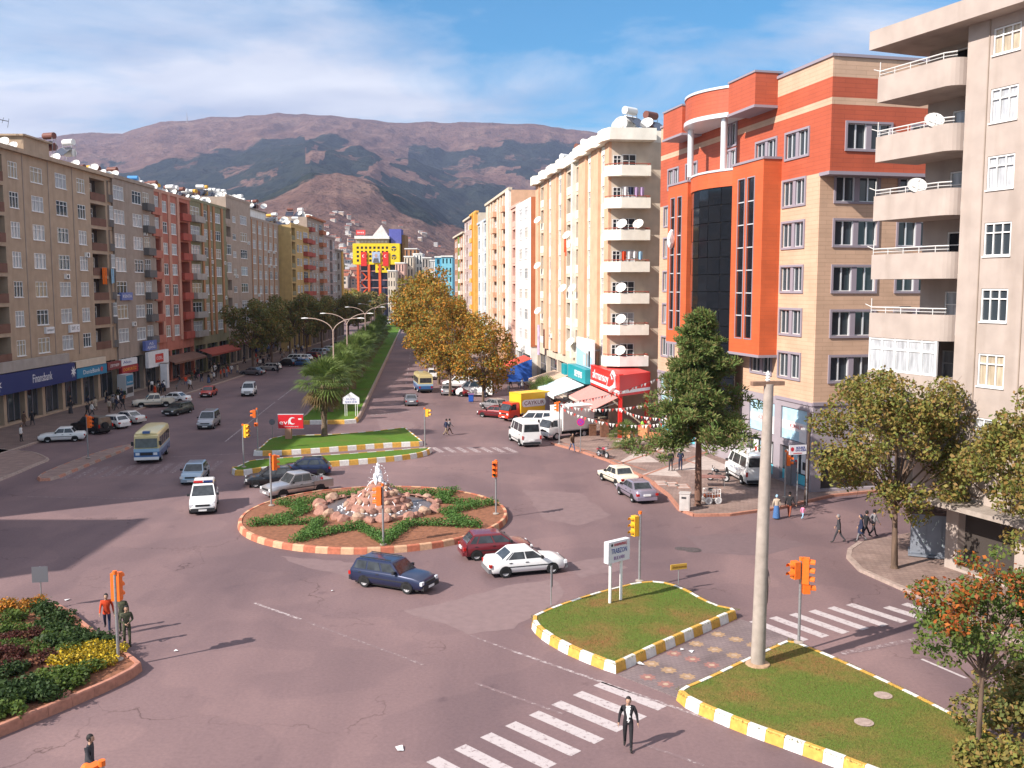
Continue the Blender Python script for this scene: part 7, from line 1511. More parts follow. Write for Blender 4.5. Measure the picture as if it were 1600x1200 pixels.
left_sign('long dark blue bank sign with white lettering at the left', -30,104,576,606, fb_blue, [('Finansbank',white_print,.55,.5,.24,.62)], extra=stars)
left_sign('grey fascia above the long dark blue bank sign', -30,94,560,575.5, lgrey)
left_sign('teal bank sign with white lettering and a red mark', 105,153,572,587, db_blue, [('DenizBank',white_print,.47,.5,.55,.62),('✱',red_print,.82,.5,.1,.8)])
left_sign('blank cream fascia above the teal bank sign', 102,152,561,571.5, cream)
left_sign('small maroon shop sign right of the teal bank sign', 155,176,565,577, sign_maroon, [('ZEYNEP',white_print,.5,.5,.7,.5)])
left_sign('white and red double shop sign with lettering', 177,202,560,570, white_print, [('Akın',blue_ink,.35,.5,.5,.6)]); left_sign('red lettered shop sign below the white one', 177,203,570.5,582, sign_red, [('DORUKÖZ',amber_paint,.48,.5,.8,.6)], x=LX+.52)
def redsq(o, W, H): MB().box(W*.33,W*.73,-.27,-.251,H*.25,H*.8).build('logo_square', mat('logo_red',(.55,.04,.03),.5), o); new('lettering', text_mesh('ÖZEL', H*.3, white_print, .004, W*.3), o, (W*.53,-.28,H*.52))
left_sign('big white shop sign with a red square logo', 210,243,548,572, white_print, extra=redsq, x=LX+1.4)
left_sign('round-topped blue and white sign above the big white sign', 212,230,532,547, mat('sign_lilac',(.12,.16,.40),.5), [('AS',white_print,.5,.68,.4,.4),('AJANS',white_print,.5,.3,.7,.4)], x=LX+.9)
left_sign('white window sign on the tan block under a window', 66,79,511,521, white_print, [('AVUKAT',dark_metal,.5,.5,.8,.5)], x=LX+.02); left_sign('white and black window sign on the tan block', 104,119,507,519, white_print, [('DT. C',dark_metal,.5,.5,.7,.6)], x=LX+.02); left_sign('blue lettered banner on the dark grey block', 184,201,457,469, mat('sign_lilac',(.12,.16,.40),.5), [('KENTA',white_print,.5,.5,.8,.55)], x=LX+.3)
left_sign('pale sign band under the olive block', 318,334,549,557, lgrey); left_sign('dark red sign over the shops behind the trees', 355,392,528,538, sign_maroon, [('RESTAURANT',white_print,.5,.5,.7,.5)]); left_sign('dark blue sign over the shops behind the trees', 394,428,532,545, fb_blue, [('OPTİK',white_print,.5,.5,.5,.5)])
o = thing('cash_machine', 'blue cash machine booth with a white lettered top on the left pavement', 'booth', (LX+1.3,131.2,.15), pi/2); MB().box(-1.3,1.3,-.6,.6,0,3.1).build('body', mat('booth_frame',(.45,.45,.46),.5), o); MB().box(-1.15,1.15,-.63,-.601,1.6,2.95).build('screen_panel', db_blue, o); new('lettering', text_mesh('DenizBank', .4, white_print, .004, 1.9), o, (0,-.64,2.0)); MB().box(-1.0,1.0,-.64,-.601,.5,1.3).build('machine_face', dark_metal, o)
o = thing('white_pillar', 'white advertising pillar in front of the big white sign', 'pillar', (LX+2.4,143.2,.15)); MB().box(-.5,.5,-.4,.4,0,3.6).build('shaft', white_print, o); MB().box(-.55,.55,-.45,.45,3.6,3.75).build('cap', lgrey, o)
for i, (a, b, m, lb) in enumerate([(147.6,163.5,parapet_dark,'long dark awning under the salmon block'),(166,184,redp,'long red-brown awning under the olive block')]):
    o = tag(MB().poly([(LX+.1,a,4.3),(LX+.1,b,4.3),(LX+2.4,b,3.5),(LX+2.4,a,3.5)]).poly([(LX+2.4,a,3.5),(LX+2.4,b,3.5),(LX+2.4,b,3.2),(LX+2.4,a,3.2)]).build('awning', m), lb, 'awning')
# ------------------------------------------------------------------ right-hand shops (positions in the frame of the cream block)
MR1 = Matrix.Translation((right_org(S1)[0],right_org(S1)[1],0)) @ Matrix.Rotation(RROT,4,'Z')
def r_place(mb, name, m, label, cat): return tag(mb.build(name, m, None, MR1.translation, RROT), label, cat)
shop_red = mat('shop_sign_red',(.62,.025,.02),.4)
ss = r_place(MB().prism([(S1-2.9,-1.4),(S1+9.5,-1.4),(S1+6.0,2.8),(S1+.02,2.8),(S1+.02,-.02),(S1-2.9,-.02)],4.3,6.4), 'shop_sign', [shop_red], 'big red wraparound shop sign with white lettering', 'sign')
new('lettering', text_mesh('akmansoy', 1.35, white_print, .02, 7.0), ss, (S1+1.6,-1.43,5.6)); MB().box(S1-2.92,S1+9.5,-1.43,-1.401,4.55,4.85).build('white_stripe', white_print, ss); MB().prism([(S1+9.53,-1.41),(S1+6.03,2.79),(S1+6.01,2.79),(S1+9.51,-1.41)],4.55,4.85).build('white_stripe', white_print, ss)
MB().path([(S1+6.6,-1.5,4.7),(S1+8.2,-1.55,5.2),(S1+8.3,-1.55,6.2),(S1+7.5,-1.55,6.6),(S1+6.8,-1.55,6.2),(S1+7.2,-1.55,5.8)], [.32,.22,.16,.15,.15,.12], 8).build('swan_logo', white_print, ss); MB().box(S1-2.9,S1+9.5,-1.46,-1.0,6.401,6.52).build('coping', shop_red, ss)
for x, y in ((S1+5.8,2.5),(S1+9.1,-1.2)): MB().box(x-.18,x+.18,y-.18,y+.18,.15,4.29).build('post', shop_red, ss)
st_ = r_place(MB().box(S1-12.5,S1-3.0,-2.0,-.02,4.3,5.9), 'shop_sign', mat('sign_teal',(.01,.28,.32),.4), 'teal shop sign with white capital letters', 'sign'); new('lettering', text_mesh('SIEMENS', 1.05, white_print, .02, 4.0), st_, (S1-6.6,-2.04,5.1)); MB().box(S1-14.5,S1-12.6,-2.4,-2.0,4.5,5.8).build('end_panel', mat('sign_teal',(.01,.28,.32),.4), st_)
bb = r_place(MB().box(S1-11.4,S1-3.1,-1.2,-.9,5.95,9.2), 'billboard', mat('billboard_white',(.72,.76,.80),.4), 'white and pale blue product billboard above the teal sign', 'billboard'); MB().poly([(S1-11.3,-1.22,6.0),(S1-3.2,-1.22,6.0),(S1-3.2,-1.22,7.2),(S1-11.3,-1.22,8.0)]).build('print', mat('print_blue',(.36,.55,.68),.4), bb)
for k, x in enumerate((S1-7.4,S1-6.0,S1-4.8)): MB().box(x,x+.7,-1.26,-1.23,6.1,7.3+k*.3).build('print', [white_print,lgrey,dark_metal][k], bb)
MB().box(S1-10.5,S1-10.3,-.899,-.02,7.9,8.1).box(S1-4.5,S1-4.3,-.899,-.02,7.9,8.1).build('bracket', steel, bb)
ban = r_place(MB().box(S1-38.5,S1-36.9,-1.2,-1.1,5.2,9.6), 'banner', mat('banner_violet',(.55,.42,.58),.6,var=.4,scale=1.2), 'tall white and violet banner left of the awnings', 'banner')
def awning(label, x0, x1, y0, y1, z0, z1, m, fm):
    o = thing('awning', label, 'awning', MR1.translation, RROT); MB().box(x0,x1,y1-.001,y1+.06,z1-.3,z1).build('valance', fm, o)
    q = MB().poly([(x0,y0,z0),(x0,y1,z1),(x1,y1,z1),(x1,y0,z0)]); q.poly([(x0,y0,z0-.03),(x1,y0,z0-.03),(x1,y1+.06,z1-.03),(x0,y1+.06,z1-.03)]); q.build('canvas', m, o)
    for x in (x0+.1,(x0+x1)/2,x1-.1): MB().tube((x,y0,z0-.5),(x,y1+.15,z1-.1),.03,n=5).build('arm', steel, o)
    return o
awning('salmon pink awning under the big red sign', S1-2.8,S1+9.4,-1.5,-3.9,4.2,3.1, mat('canvas_pink',(.55,.25,.22),.8,var=.05,scale=1), mat('canvas_pale',(.66,.5,.44),.8))
awning('pale blue awning under the teal sign', S1-13.6,S1-3.0,-2.1,-5.6,4.2,3.0, mat('canvas_blue',(.52,.66,.68),.8,var=.06,scale=1), mat('canvas_white',(.7,.72,.7),.8))
awning('beige awning left of the pale blue awning', S1-23.5,S1-14.0,-1.5,-5.0,4.2,3.1, mat('canvas_beige',(.52,.38,.28),.8,var=.1,scale=1), mat('canvas_beige2',(.48,.34,.25),.8))
awning('red market awning with a blue side behind the trees', S1-46,S1-38.6,-2.0,-6.4,4.6,3.0, mat('canvas_red',(.55,.06,.04),.8,var=.1,scale=1), mat('canvas_royal',(.03,.12,.50),.8))
o = r_place(MB().poly([(S1-38.5,-2.0,4.5),(S1-38.5,-6.4,2.9),(S1-38.5,-6.4,1.2),(S1-38.5,-2.0,1.2)]).poly([(S1-38.45,-2.0,1.2),(S1-38.45,-6.4,1.2),(S1-38.45,-6.4,2.9),(S1-38.45,-2.0,4.5)]), 'canvas_screen', mat('canvas_royal',(.03,.12,.50),.8), 'bright blue canvas side screen of the red market awning', 'screen')
# goods outside the red shop
crate_m = mat('carton_orange',(.52,.22,.10),.8,var=.3,scale=3); crate_b = mat('wood_brown',(.16,.075,.045),.8,var=.3,scale=4)
for i, (x, y, w_, h_, m, lb) in enumerate([(S1+7.2,-3.6,1.0,1.1,crate_b,'brown wooden cupboard outside the red shop'),(S1+5.4,-4.4,1.1,.8,crate_m,'orange carton nearest the salmon awning post'),(S1+9.8,-.4,.9,.7,crate_m,'orange carton beside the red shop doorway'),(S1+9.4,1.2,1.0,1.2,crate_m,'tall orange carton near the red post'),(S1+10.6,2.0,1.1,.6,crate_m,'low orange carton farther right of the red post'),(S1+8.4,-2.6,.8,1.7,crate_b,'tall brown wardrobe outside the red shop')]):
    p = MR1 @ Vector((x,y,.15)); o = thing('display_goods', lb, 'goods', (p.x,p.y,.15), RROT+i*.3); MB().box(-w_/2,w_/2,-.35,.35,0,h_).build('body', m, o); MB().box(-w_/2-.03,w_/2+.03,-.38,.38,h_+.001,h_+.05).build('lid', m, o)
# bunting
flag_w = mat('pennant_white',(.72,.70,.68),.8); flag_r = mat('pennant_red',(.5,.06,.05),.8)
def bunting(label, a, b, sag, n, mats_=(flag_w,flag_w,flag_r)):
    a, b = Vector(a), Vector(b); pt = lambda t: a.lerp(b,t)-Vector((0,0,4*sag*t*(1-t))); root = tag(MB().path([pt(k/12) for k in range(13)], .012, 4).build('bunting', dark_metal), label, 'bunting'); d = (b-a).normalized()
    for k in range(n):
        q = pt((k+.5)/n); w_ = d*.13; MB().poly([q-w_,q+w_,q-Vector((0,0,.33))+Vector((random.uniform(-.1,.1),random.uniform(-.1,.1),0))]).build('pennant', mats_[k % len(mats_)], root)
tl = G(874,694,.15)+Vector((0,0,4.0)); e1 = OC+OD*27; 
bunting('upper string of white pennants from the office building to the corner light', e1+Vector((-.4,-.2,6.4)), tl, .5, 34); bunting('second string of white pennants crossing the red shop sign', OC+OD*22+Vector((-.4,-.2,5.2)), tl+Vector((0,0,-.2)), .9, 36)
bunting('third string of white pennants in front of the salmon awning', OC+OD*17+Vector((-.6,-.2,4.0)), tl+Vector((0,0,-.4)), 1.5, 40); bunting('string of white pennants from the office front to the pine', OC+OD*12+Vector((-2.6,-.4,6.0)), G(1090,790)+Vector((.0,.3,6.5)), .4, 18)
bunting('low string of white pennants near the red shop door', MR1 @ Vector((S1+9.5,-1.5,3.2)), OC+OD*20+Vector((-2,-.3,3.2)), .5, 20)
# ------------------------------------------------------------------ roof and balcony clutter
dish_m = mat('dish_white',(.72,.70,.66),.5); tank_w = mat('tank_white',(.74,.73,.71),.45); tank_br = mat('tank_brown',(.16,.055,.04),.6); tank_y = mat('tank_yellow',(.60,.33,.04),.6); tank_blue = mat('tank_blue',(.06,.25,.55),.5); panel_m = mat('solar_panel',(.035,.04,.06),.15)
def dish_meshes():
    a = MB(); n = 16; prof = [(.001,0),(.2,.02),(.38,.08),(.5,.15)]
    a.lathe([(r_,-z) for r_,z in prof], n, cap=False); 
    f_ = MB().path([(0,0,0),(0,0,.25)], .03, 5).path([(0,-.4,-.1),(0,-.1,-.55)], .015, 4).ball((0,-.08,-.58), .05)
    return a.mesh('reflector', dish_m, 60), f_.mesh('mount', steel)
DM = dish_meshes()
def dish(label, loc, az_, sc=1.0, group=None, par=None):
    o = thing('satellite_dish', label, 'satellite dish', loc, 0, group); d = new('reflector', DM[0], o, (0,0,.55*sc)); n_ = Vector((cos(az_)*cos(.6),sin(az_)*cos(.6),sin(.6))); q = (-n_).to_track_quat('Z','Y'); d.rotation_euler = q.to_euler(); d.scale = (sc,)*3; m_ = new('mount', DM[1], o, (0,0,.55*sc)); m_.rotation_euler = q.to_euler(); m_.scale = (sc,)*3; MB().tube((0,0,-.02),(0,0,.5*sc),.03,n=6).build('post', steel, o); return o
HEAT = {}
def heater(label, loc, rz, tm, group=None, sc=1.0):
    o = thing('water_heater', label, 'water heater', loc, rz, group); o.scale = (sc,)*3
    if 'leg' not in HEAT:
        HEAT['leg'] = MB().tube((0,0,0),(0,0,1.7),.035,n=5).mesh('leg', steel); HEAT['panel'] = MB().poly([(-1.0,-1.5,.25),(1.0,-1.5,.25),(1.0,0,1.35),(-1.0,0,1.35)]).poly([(-1.0,-1.52,.2),(-1.0,-.02,1.3),(1.0,-.02,1.3),(1.0,-1.52,.2)]).mesh('panel', panel_m)
    if tm.name not in HEAT: HEAT[tm.name] = (MB().path([(-.75,.25,1.95),(.75,.25,1.95)], .36, 14).mesh('tank', tm, 50), MB().path([(-.6,.4,.75),(.6,.4,.75)], .42, 14).mesh('storage_tank', tm, 50))
    new('tank', HEAT[tm.name][0], o); new('panel', HEAT['panel'], o); new('storage_tank', HEAT[tm.name][1], o)
    for x in (-.7,.7):
        for y in (0,.5): new('leg', HEAT['leg'], o, (x,y,0))
rc_ = random.Random(12)
def roof_clutter(y0, y1, z, nh, nd, where, x0=LX-7, x1=LX-1.0, north=False):
    for k in range(nh*2): tm = rc_.choice([tank_w,tank_w,tank_w,tank_br,tank_y]); heater('rooftop solar water heater on '+where, (rc_.uniform(x0,x1-1),rc_.uniform(y0,y1),z), rc_.uniform(-.4,.4)-.3, tm, 'water heaters on '+where)
    for k in range(nd*2): dish('white satellite dish on the roof of '+where, (rc_.uniform(x1-2.5,x1),rc_.uniform(y0,y1),z), rc_.uniform(-2.2,-1.2), rc_.uniform(.9,1.5), 'dishes on the roof of '+where)
hs_ = MB().box(-3,3,-4,4,0,2.2).box(-3.3,3.3,-4.3,4.3,2.2,2.4).build('roof_house', tan, L1); hs_.location = (37,4.5,29.79)
for (px,tm,lb,zz) in [(20,tank_w,'white water heater beside the aerial on the tan block roof',0),(48,tank_w,'black-ended white water heater on the tan block roof',0),(72,tank_br,'brown water heater high on the tan block roof',.6),(102,tank_br,'brown water heater over solar panels on the tan block roof',2.4),(131,tank_w,'white water heater at the end of the tan block roof',2.4),(70,tank_y,'yellow stacked water tank on the tan block roof',-.6)]: heater(lb, (LX-(5.2 if zz else 4.2),yl(px)*1.07,29.8+zz), -.4, tm, None, 1.15)
for (px,lb,s_) in [(19,'large white satellite dish by the roof aerial at far left',1.5),(33,'white satellite dish second from the left roof aerial',1.3),(98,'white satellite dish in the middle of the tan block roof edge',1.4),(128,'white satellite dish before the tan block solar panels',1.3),(156,'lone white satellite dish at the end of the tan block roof',1.5),(178,'small white satellite dish over the dark grey block',1.0)]: dish(lb, (LX-1.2,yl(px)*1.02,29.9), -1.7, s_)
ae = thing('roof_aerial', 'spiky dark television aerial on the tan block roof', 'aerial', (LX-2.5,yl(20)*1.03,29.8)); MB().tube((0,0,0),(0,0,5.2),.04,n=6).build('mast', dark_metal, ae); a_ = MB(); a_.tube((-.8,-1.6,3.8),(.4,1.8,3.8),.04,n=5)
for k in range(6): t_ = k/5; q = Vector((-.8,-1.6,3.8)).lerp(Vector((.4,1.8,3.8)),t_); a_.tube(q+Vector((-.1,0,-.7 if k % 2 else -.3)),q+Vector((.1,0,1.1 if k in (1,2) else .3)),.025,n=4)
a_.build('antenna', dark_metal, ae)
roof_clutter(134,146,30.1,2,3,'the dark grey block'); heater('blue water tank heater between the grey and salmon blocks', (LX-3,147.5,29.6), 0, tank_blue)
roof_clutter(149,163,29.7,4,6,'the salmon block'); roof_clutter(166,184,30.2,4,8,'the olive block'); roof_clutter(187,201,32.5,3,5,'the taller warm grey block'); roof_clutter(206,222,32.6,4,3,'the penthouse',LX-9,LX-2); roof_clutter(228,245,30.3,4,5,'the mustard block',LX-6,LX+1.6); roof_clutter(250,266,33.5,2,4,'the red-balconied block',LX-6,LX+1); roof_clutter(269,284,30,2,4,'the dark far block',LX-6,LX+1)
def rr_loc(s_, y, z): p = MR1 @ Vector((S1-s_,y,z)); return (p.x,p.y,z)
HR = H1+1.25
for (s_,y,tm,lb) in [(1.2,2.5,tank_w,'white water heater at the near corner of the cream block roof'),(3.5,5.5,tank_br,'brown water heater near the corner of the cream block roof'),(6.5,4,tank_w,'white water heater second from the cream roof corner'),(24,3,tank_w,'white water heater midway along the cream block roof'),(28,3,tank_br,'brown water heater midway along the cream block roof'),(38,3,tank_w,'boxed white water heater at the far end of the cream roof')]: heater(lb, rr_loc(s_,y,HR), RROT+pi/2+.6, tm, None, 1.15)
for (s_,y,lb) in [(.2,1.0,'white dish nearest the corner of the cream block roof'),(2.0,1.2,'second white dish from the cream roof corner'),(.5,4.0,'white dish beside the orange building on the cream roof'),(26,1.5,'white dish midway along the cream block roof edge'),(5.0,2.0,'third white dish along the cream roof edge')]: dish(lb, rr_loc(s_,y,HR), -2.0, 1.4)
for i, (s_,f,lb) in enumerate([(19.5,4,'dish on the fourth loggia of the cream block'),(22,2,'dish low on the cream block loggias'),(16.2,2,'dish right of the low loggia dish'),(41,3,'dish high on the far loggias of the cream block'),(41,5,'dish on the top far loggia of the cream block'),(40.5,1,'dish on the low far loggia of the cream block'),(17,0,'dish just above the product billboard')]): dish('white satellite '+lb, rr_loc(s_,-.7,6.6+f*3.36+.9), -2.4, 1.25)
for f, lb in ((4,'pair'),(2,'lower'),(1,'blue-grey'),(0,'lowest')):
    p = MR1 @ Vector((S1+1.2,.9,0)); dish('white satellite dish on the cream block corner balcony, '+{'pair':'third from the top','lower':'fifth from the top','blue-grey':'second from the bottom','lowest':'lowest one'}[lb], (p.x,p.y,6.6+f*3.36+1.0), -2.1, 1.2)
    if f == 4: p = MR1 @ Vector((S1+1.2,2.7,0)); dish('second satellite dish on the third corner balcony of the cream block', (p.x,p.y,6.6+f*3.36+1.0), -2.1, 1.2)
cl_ = [cloth('wash_white',(.7,.7,.7)), K['navy'], K['red'], cloth('wash_lilac',(.4,.28,.45)), K['sky'], K['pink']]
def laundry(label, M, items, z):
    root = thing('laundry_line', label, 'laundry', (0,0,0)); x0 = items[0][0]-.2; x1 = items[-1][0]+.6; a, b = M @ Vector((x0,0,z)), M @ Vector((x1,0,z)); MB().tube(a,b,.012,n=4).build('line', steel, root)
    for x, h_, k in items:
        q = MB(); n = 4
        for i in range(n): u0, u1 = x+.5*i/n, x+.5*(i+1)/n; w0, w1 = .04*sin(i*2.1), .04*sin((i+1)*2.1); q.poly([M @ Vector((u0,w0,z)),M @ Vector((u1,w1,z)),M @ Vector((u1,w1*2,z-h_)),M @ Vector((u0,w0*2,z-h_))])
        q.build('garment', cl_[k], root)
ME = MR1 @ Matrix.Translation((S1+1.5,0,0)) @ Matrix.Rotation(pi/2,4,'Z')
laundry('washing on the second highest corner balcony of the cream block', ME, [(.9,.9,0),(1.5,.8,1),(2.1,1.0,3),(2.7,.9,3)], 6.6+5*3.36+2.2); laundry('red and white washing on a lower corner balcony of the cream block', ME, [(.8,1.0,2),(1.4,.8,0),(2.0,.7,0),(2.6,.9,4)], 6.6+3*3.36+2.2)
laundry('red towels hanging from the cream block loggia', MR1 @ Matrix.Translation((S1-20.6,-.9,0)), [(0,1.9,2),(.8,2.4,2)], 6.6+4*3.36+1.4)
ML = Matrix.Translation((LX+.35,0,0)) @ Matrix.Rotation(pi/2,4,'Z')
laundry('bright orange cloth hanging from a dark loggia of the tan block', ML @ Matrix.Translation((yl(157),0,0)), [(0,2.2,2),(.5,2.2,2),(1.0,2.2,2)], 17.7); laundry('light blue sheet beside the orange cloth on the tan block', ML @ Matrix.Translation((yl(171),0,0)), [(0,2.0,4),(.5,1.9,4)], 17.6)
for o in bpy.data.objects:
    if o.name.startswith('garment') and o.parent and 'orange cloth hanging' in o.parent.get('label',''): o.data.materials[0] = mat('cloth_vivid_orange',(.75,.16,.01),.8)
def ac(label, loc, rz):
    o = thing('air_conditioner', label, 'air conditioner', loc, rz, 'air conditioners on the house fronts'); MB().box(-.42,.42,-.32,0,0,.6).build('casing', white_paint, o); MB().path([(-.08,-.33,.3),(-.08,-.321,.3)], .24, 16).build('fan_grille', dark_metal, o); MB().box(-.4,-.34,-.3,0,-.06,-.001).build('bracket', steel, o); MB().box(.34,.4,-.3,0,-.06,-.001).build('bracket', steel, o)
ac('air conditioner under a window high on the tan block', (LX,yl(137),18.9), pi/2); ac('air conditioner under a middle window of the tan block', (LX,yl(104),16.1), pi/2)
p = MR1 @ Vector((S1-31.6,-.36,0)); ac('air conditioner low on the cream block left of the billboard', (p.x,p.y,8.0), RROT)
for i_, (blk, ys, zs, wh_) in enumerate([('the dark grey block',(137.4,143),(9.6,16.2,22.7),''),('the olive block',(175,182.6),(12.9,19.4),''),('the warm grey block',(190.5,199.6),(10.2,17,23.9),''),('the gridded beige block',(207,216.2,220.9),(13.2,19.6,22.8),'')]):
    for y_ in ys:
        for z_ in zs:
            if rc_.random() < .6: ac('air conditioner hung on the front of '+blk, (LX+(.25 if i_ == 0 else 0),y_,z_), pi/2)
# dishes and aerials on the beige block balconies
MEB = Matrix.Translation(eo) @ Matrix.Rotation(EROT,4,'Z')
for f, x, lb, s_ in ((5,4.6,'big white satellite dish on the second highest right-edge balcony',1.0),(4,3.6,'big white satellite dish on the third highest right-edge balcony',1.0)): p = MEB @ Vector((x,-.45,0)); dish(lb, (p.x,p.y,ZF+f*FHE+1.1), -1.75, s_)
# white cloth on the left strip window of the office building
p = Matrix.Translation(oo) @ Matrix.Rotation(OROT,4,'Z') @ Vector((tx(19.6,24.1)[0]+1.4,-1.75,19.6)); sk_ = rock_mesh(44, cloth('sack',(.72,.70,.68))); tag(new('cloth_bundle', sk_, None, p, 1.0, (.7,.4,.95)), 'white cloth bundle hanging on the left orange tower slab', 'cloth')
# loose flowers pots along the bank
for i, y in enumerate((126.6,127.6,128.6)): o = thing('potted_shrub', 'potted shrub by the teal bank door', 'plant', (LX+2.0,y,.15), i, 'potted shrubs by the bank'); MB().lathe([(.22,0),(.3,.45)], 10).build('pot', rust, o); new('foliage', clump_mesh(.5,.7,260,.09,bed_dark,80+i), o, (0,0,.4))
# ------------------------------------------------------------------ mountains, far town, hotel, haze
def interp(x, tab): return float(np.interp(x, [a for a,_ in tab], [b for _,b in tab]))
ridge = [(-900,250),(-400,235),(0,225),(100,216),(150,208),(200,209),(260,195),(320,192),(380,190),(440,184),(520,184),(560,188),(620,195),(700,197),(740,193),(800,197),(850,199),(900,207),(950,212),(1100,214),(1400,216),(2000,230),(2600,260)]
front = [(-900,340),(0,325),(250,325),(380,312),(440,298),(490,280),(530,278),(580,288),(620,303),(660,322),(700,348),(730,362),(800,378),(900,385),(1200,385),(2600,385)]
def fbm(x, y, o=5, seed=0):
    from mathutils import noise
    return noise.fractal(Vector((x,y,seed*7.3)), 1.0, 2.0, o)
NA, NRr = 560, 150; rs_ = np.concatenate([np.linspace(560,2600,60), np.linspace(2640,7600,NRr-60)]); az = np.concatenate([np.linspace(-900,-20,60), np.linspace(-10,1010,430), np.linspace(1030,2500,70)])
V = np.zeros((NRr,NA,3)); COL = np.zeros((NRr,NA,4))
for j, px in enumerate(az):
    yr, yf = interp(px,ridge), interp(px,front); k = (px-800)/1507.5
    for i, r in enumerate(rs_):
        if r < 2500: t = (r-560)/1940; ya = lerp(453, yf, t**1.15)
        elif r < 3100: t = (r-2500)/600; ya = yf+(8*sin(pi*t))
        elif r < 6600: t = (r-3100)/3500; ya = lerp(yf, yr, t**.92)
        else: t = (r-6600)/1000; ya = yr+t*26
        tan_ = (450-ya)/1507.5; x, y = k*r, r; nz = fbm(x/900,y/900,6,1); n2_ = fbm(x/260,y/260,5,2)
        amp = min(1,(r-560)/900)*(.35 if r > 6300 else 1)
        gully = abs(fbm(x/520,y/1500,4,5))
        z = 15+tan_*r+amp*(34*nz+17*n2_+7*fbm(x/90,y/90,3,9)-(70*gully-14)*min(1,max(0,(r-2700)/900))-22*abs(fbm(x/240,y/700,4,6))*min(1,(r-700)/600)) if r > 700 else 15+tan_*r-14*(1-(r-560)/140)
        V[i,j] = (x,y,z)
        n3 = fbm(x/420+9,y/420,5,3); f_ = 0.0
        yb = ya+6*n3
        if r > 2900:                                   # wooded belt below the bare ridge
            lim = interp(px,[(-900,250),(100,262),(300,255),(360,238),(440,215),(520,220),(580,232),(640,228),(700,226),(760,214),(850,222),(950,228),(2500,240)])
            f_ = 1/(1+math.exp(-(yb-lim+14*n3)/4)); 
            if abs(n3) > .42 and ya < 300: f_ *= .45
            if 262 < ya < 292 and n3 > .05 and 560 < px < 860: f_ = .12
            if 480 < px < 640 and 205 < ya < 262 and fbm(x/160,y/700,3,8) > .18: f_ *= .25
        else:                                          # open pink hill, wooded on its flanks
            edge = interp(ya,[(276,560),(300,600),(330,655),(350,700),(365,735),(400,770),(455,800)]); e2 = interp(ya,[(276,505),(300,440),(330,380),(400,250),(455,100)])
            f_ = 1/(1+math.exp(-(px-edge+26*n3)/7)); f_ = max(f_, 1/(1+math.exp((px-e2+30*n3)/10))) if ya < 385 else f_*.6
        COL[i,j] = (f_, .5+.5*n2_, .5+.5*nz, 1)
me = np_mesh('mountain', V.reshape(-1,3), np.array([[i*NA+j,i*NA+j+1,(i+1)*NA+j+1,(i+1)*NA+j] for i in range(NRr-1) for j in range(NA-1)]), [white_paint])
ca = me.color_attributes.new('cover', 'FLOAT_COLOR', 'POINT'); ca.data.foreach_set('color', COL.astype(np.float32).ravel())
me.polygons.foreach_set('use_smooth', [True]*len(me.polygons))
mm_ = bpy.data.materials.new('mountain_cover'); mm_.use_nodes = True; t = mm_.node_tree; l = t.links.new; p = t.nodes['Principled BSDF']; p.inputs['Roughness'].default_value = 1; p.inputs['Specular IOR Level'].default_value = 0
at_ = t.nodes.new('ShaderNodeAttribute'); at_.attribute_name = 'cover'; sp_ = t.nodes.new('ShaderNodeSeparateColor'); l(at_.outputs['Color'], sp_.inputs[0]); tcn = t.nodes.new('ShaderNodeTexCoord')
def nz_(sc, det=6):
    n = t.nodes.new('ShaderNodeTexNoise'); n.inputs['Scale'].default_value = sc; n.inputs['Detail'].default_value = det; n.inputs['Roughness'].default_value = .65; l(tcn.outputs['Object'], n.inputs['Vector']); return n.outputs['Fac']
def rp(src, s):
    r = t.nodes.new('ShaderNodeValToRGB'); e = r.color_ramp.elements; e[0].position, e[0].color = s[0][0], tuple(s[0][1])+(1,); e[1].position, e[1].color = s[-1][0], tuple(s[-1][1])+(1,)
    for q, c in s[1:-1]: x = e.new(q); x.color = tuple(c)+(1,)
    l(src, r.inputs[0]); return r.outputs[0]
bare = rp(nz_(.006), [(.3,(.115,.068,.055)),(.5,(.165,.096,.076)),(.7,(.235,.15,.115))]); wood = rp(nz_(.010), [(.35,(.018,.027,.026)),(.62,(.036,.044,.036)),(.75,(.085,.06,.05))])
ad = t.nodes.new('ShaderNodeMath'); ad.operation = 'MULTIPLY_ADD'; l(nz_(.03,4), ad.inputs[0]); ad.inputs[1].default_value = .9; sb = t.nodes.new('ShaderNodeMath'); sb.operation = 'SUBTRACT'; l(sp_.outputs[0], sb.inputs[0]); sb.inputs[1].default_value = .45; l(sb.outputs[0], ad.inputs[2])
fm_ = rp(ad.outputs[0], [(.38,(0,0,0)),(.55,(1,1,1))]); mxm = t.nodes.new('ShaderNodeMixRGB'); l(fm_, mxm.inputs[0]); l(bare, mxm.inputs[1]); l(wood, mxm.inputs[2])
sc_d = rp(nz_(.045,3), [(.55,(1,1,1)),(.66,(.34,.37,.33))]); mul_ = t.nodes.new('ShaderNodeMixRGB'); mul_.blend_type = 'MULTIPLY'; mul_.inputs[0].default_value = .8; l(mxm.outputs[0], mul_.inputs[1]); l(sc_d, mul_.inputs[2]); l(mul_.outputs[0], p.inputs['Base Color'])
bpn = t.nodes.new('ShaderNodeBump'); bpn.inputs['Strength'].default_value = .9; bpn.inputs['Distance'].default_value = 30; l(nz_(.02,6), bpn.inputs['Height']); l(bpn.outputs[0], p.inputs['Normal'])
me.materials[0] = mm_; structure(new('mountain', me))
def terrain_z(px, r):
    i = int(np.argmin(abs(rs_-r))); j = int(np.argmin(abs(az-px))); return V[i,j,2]
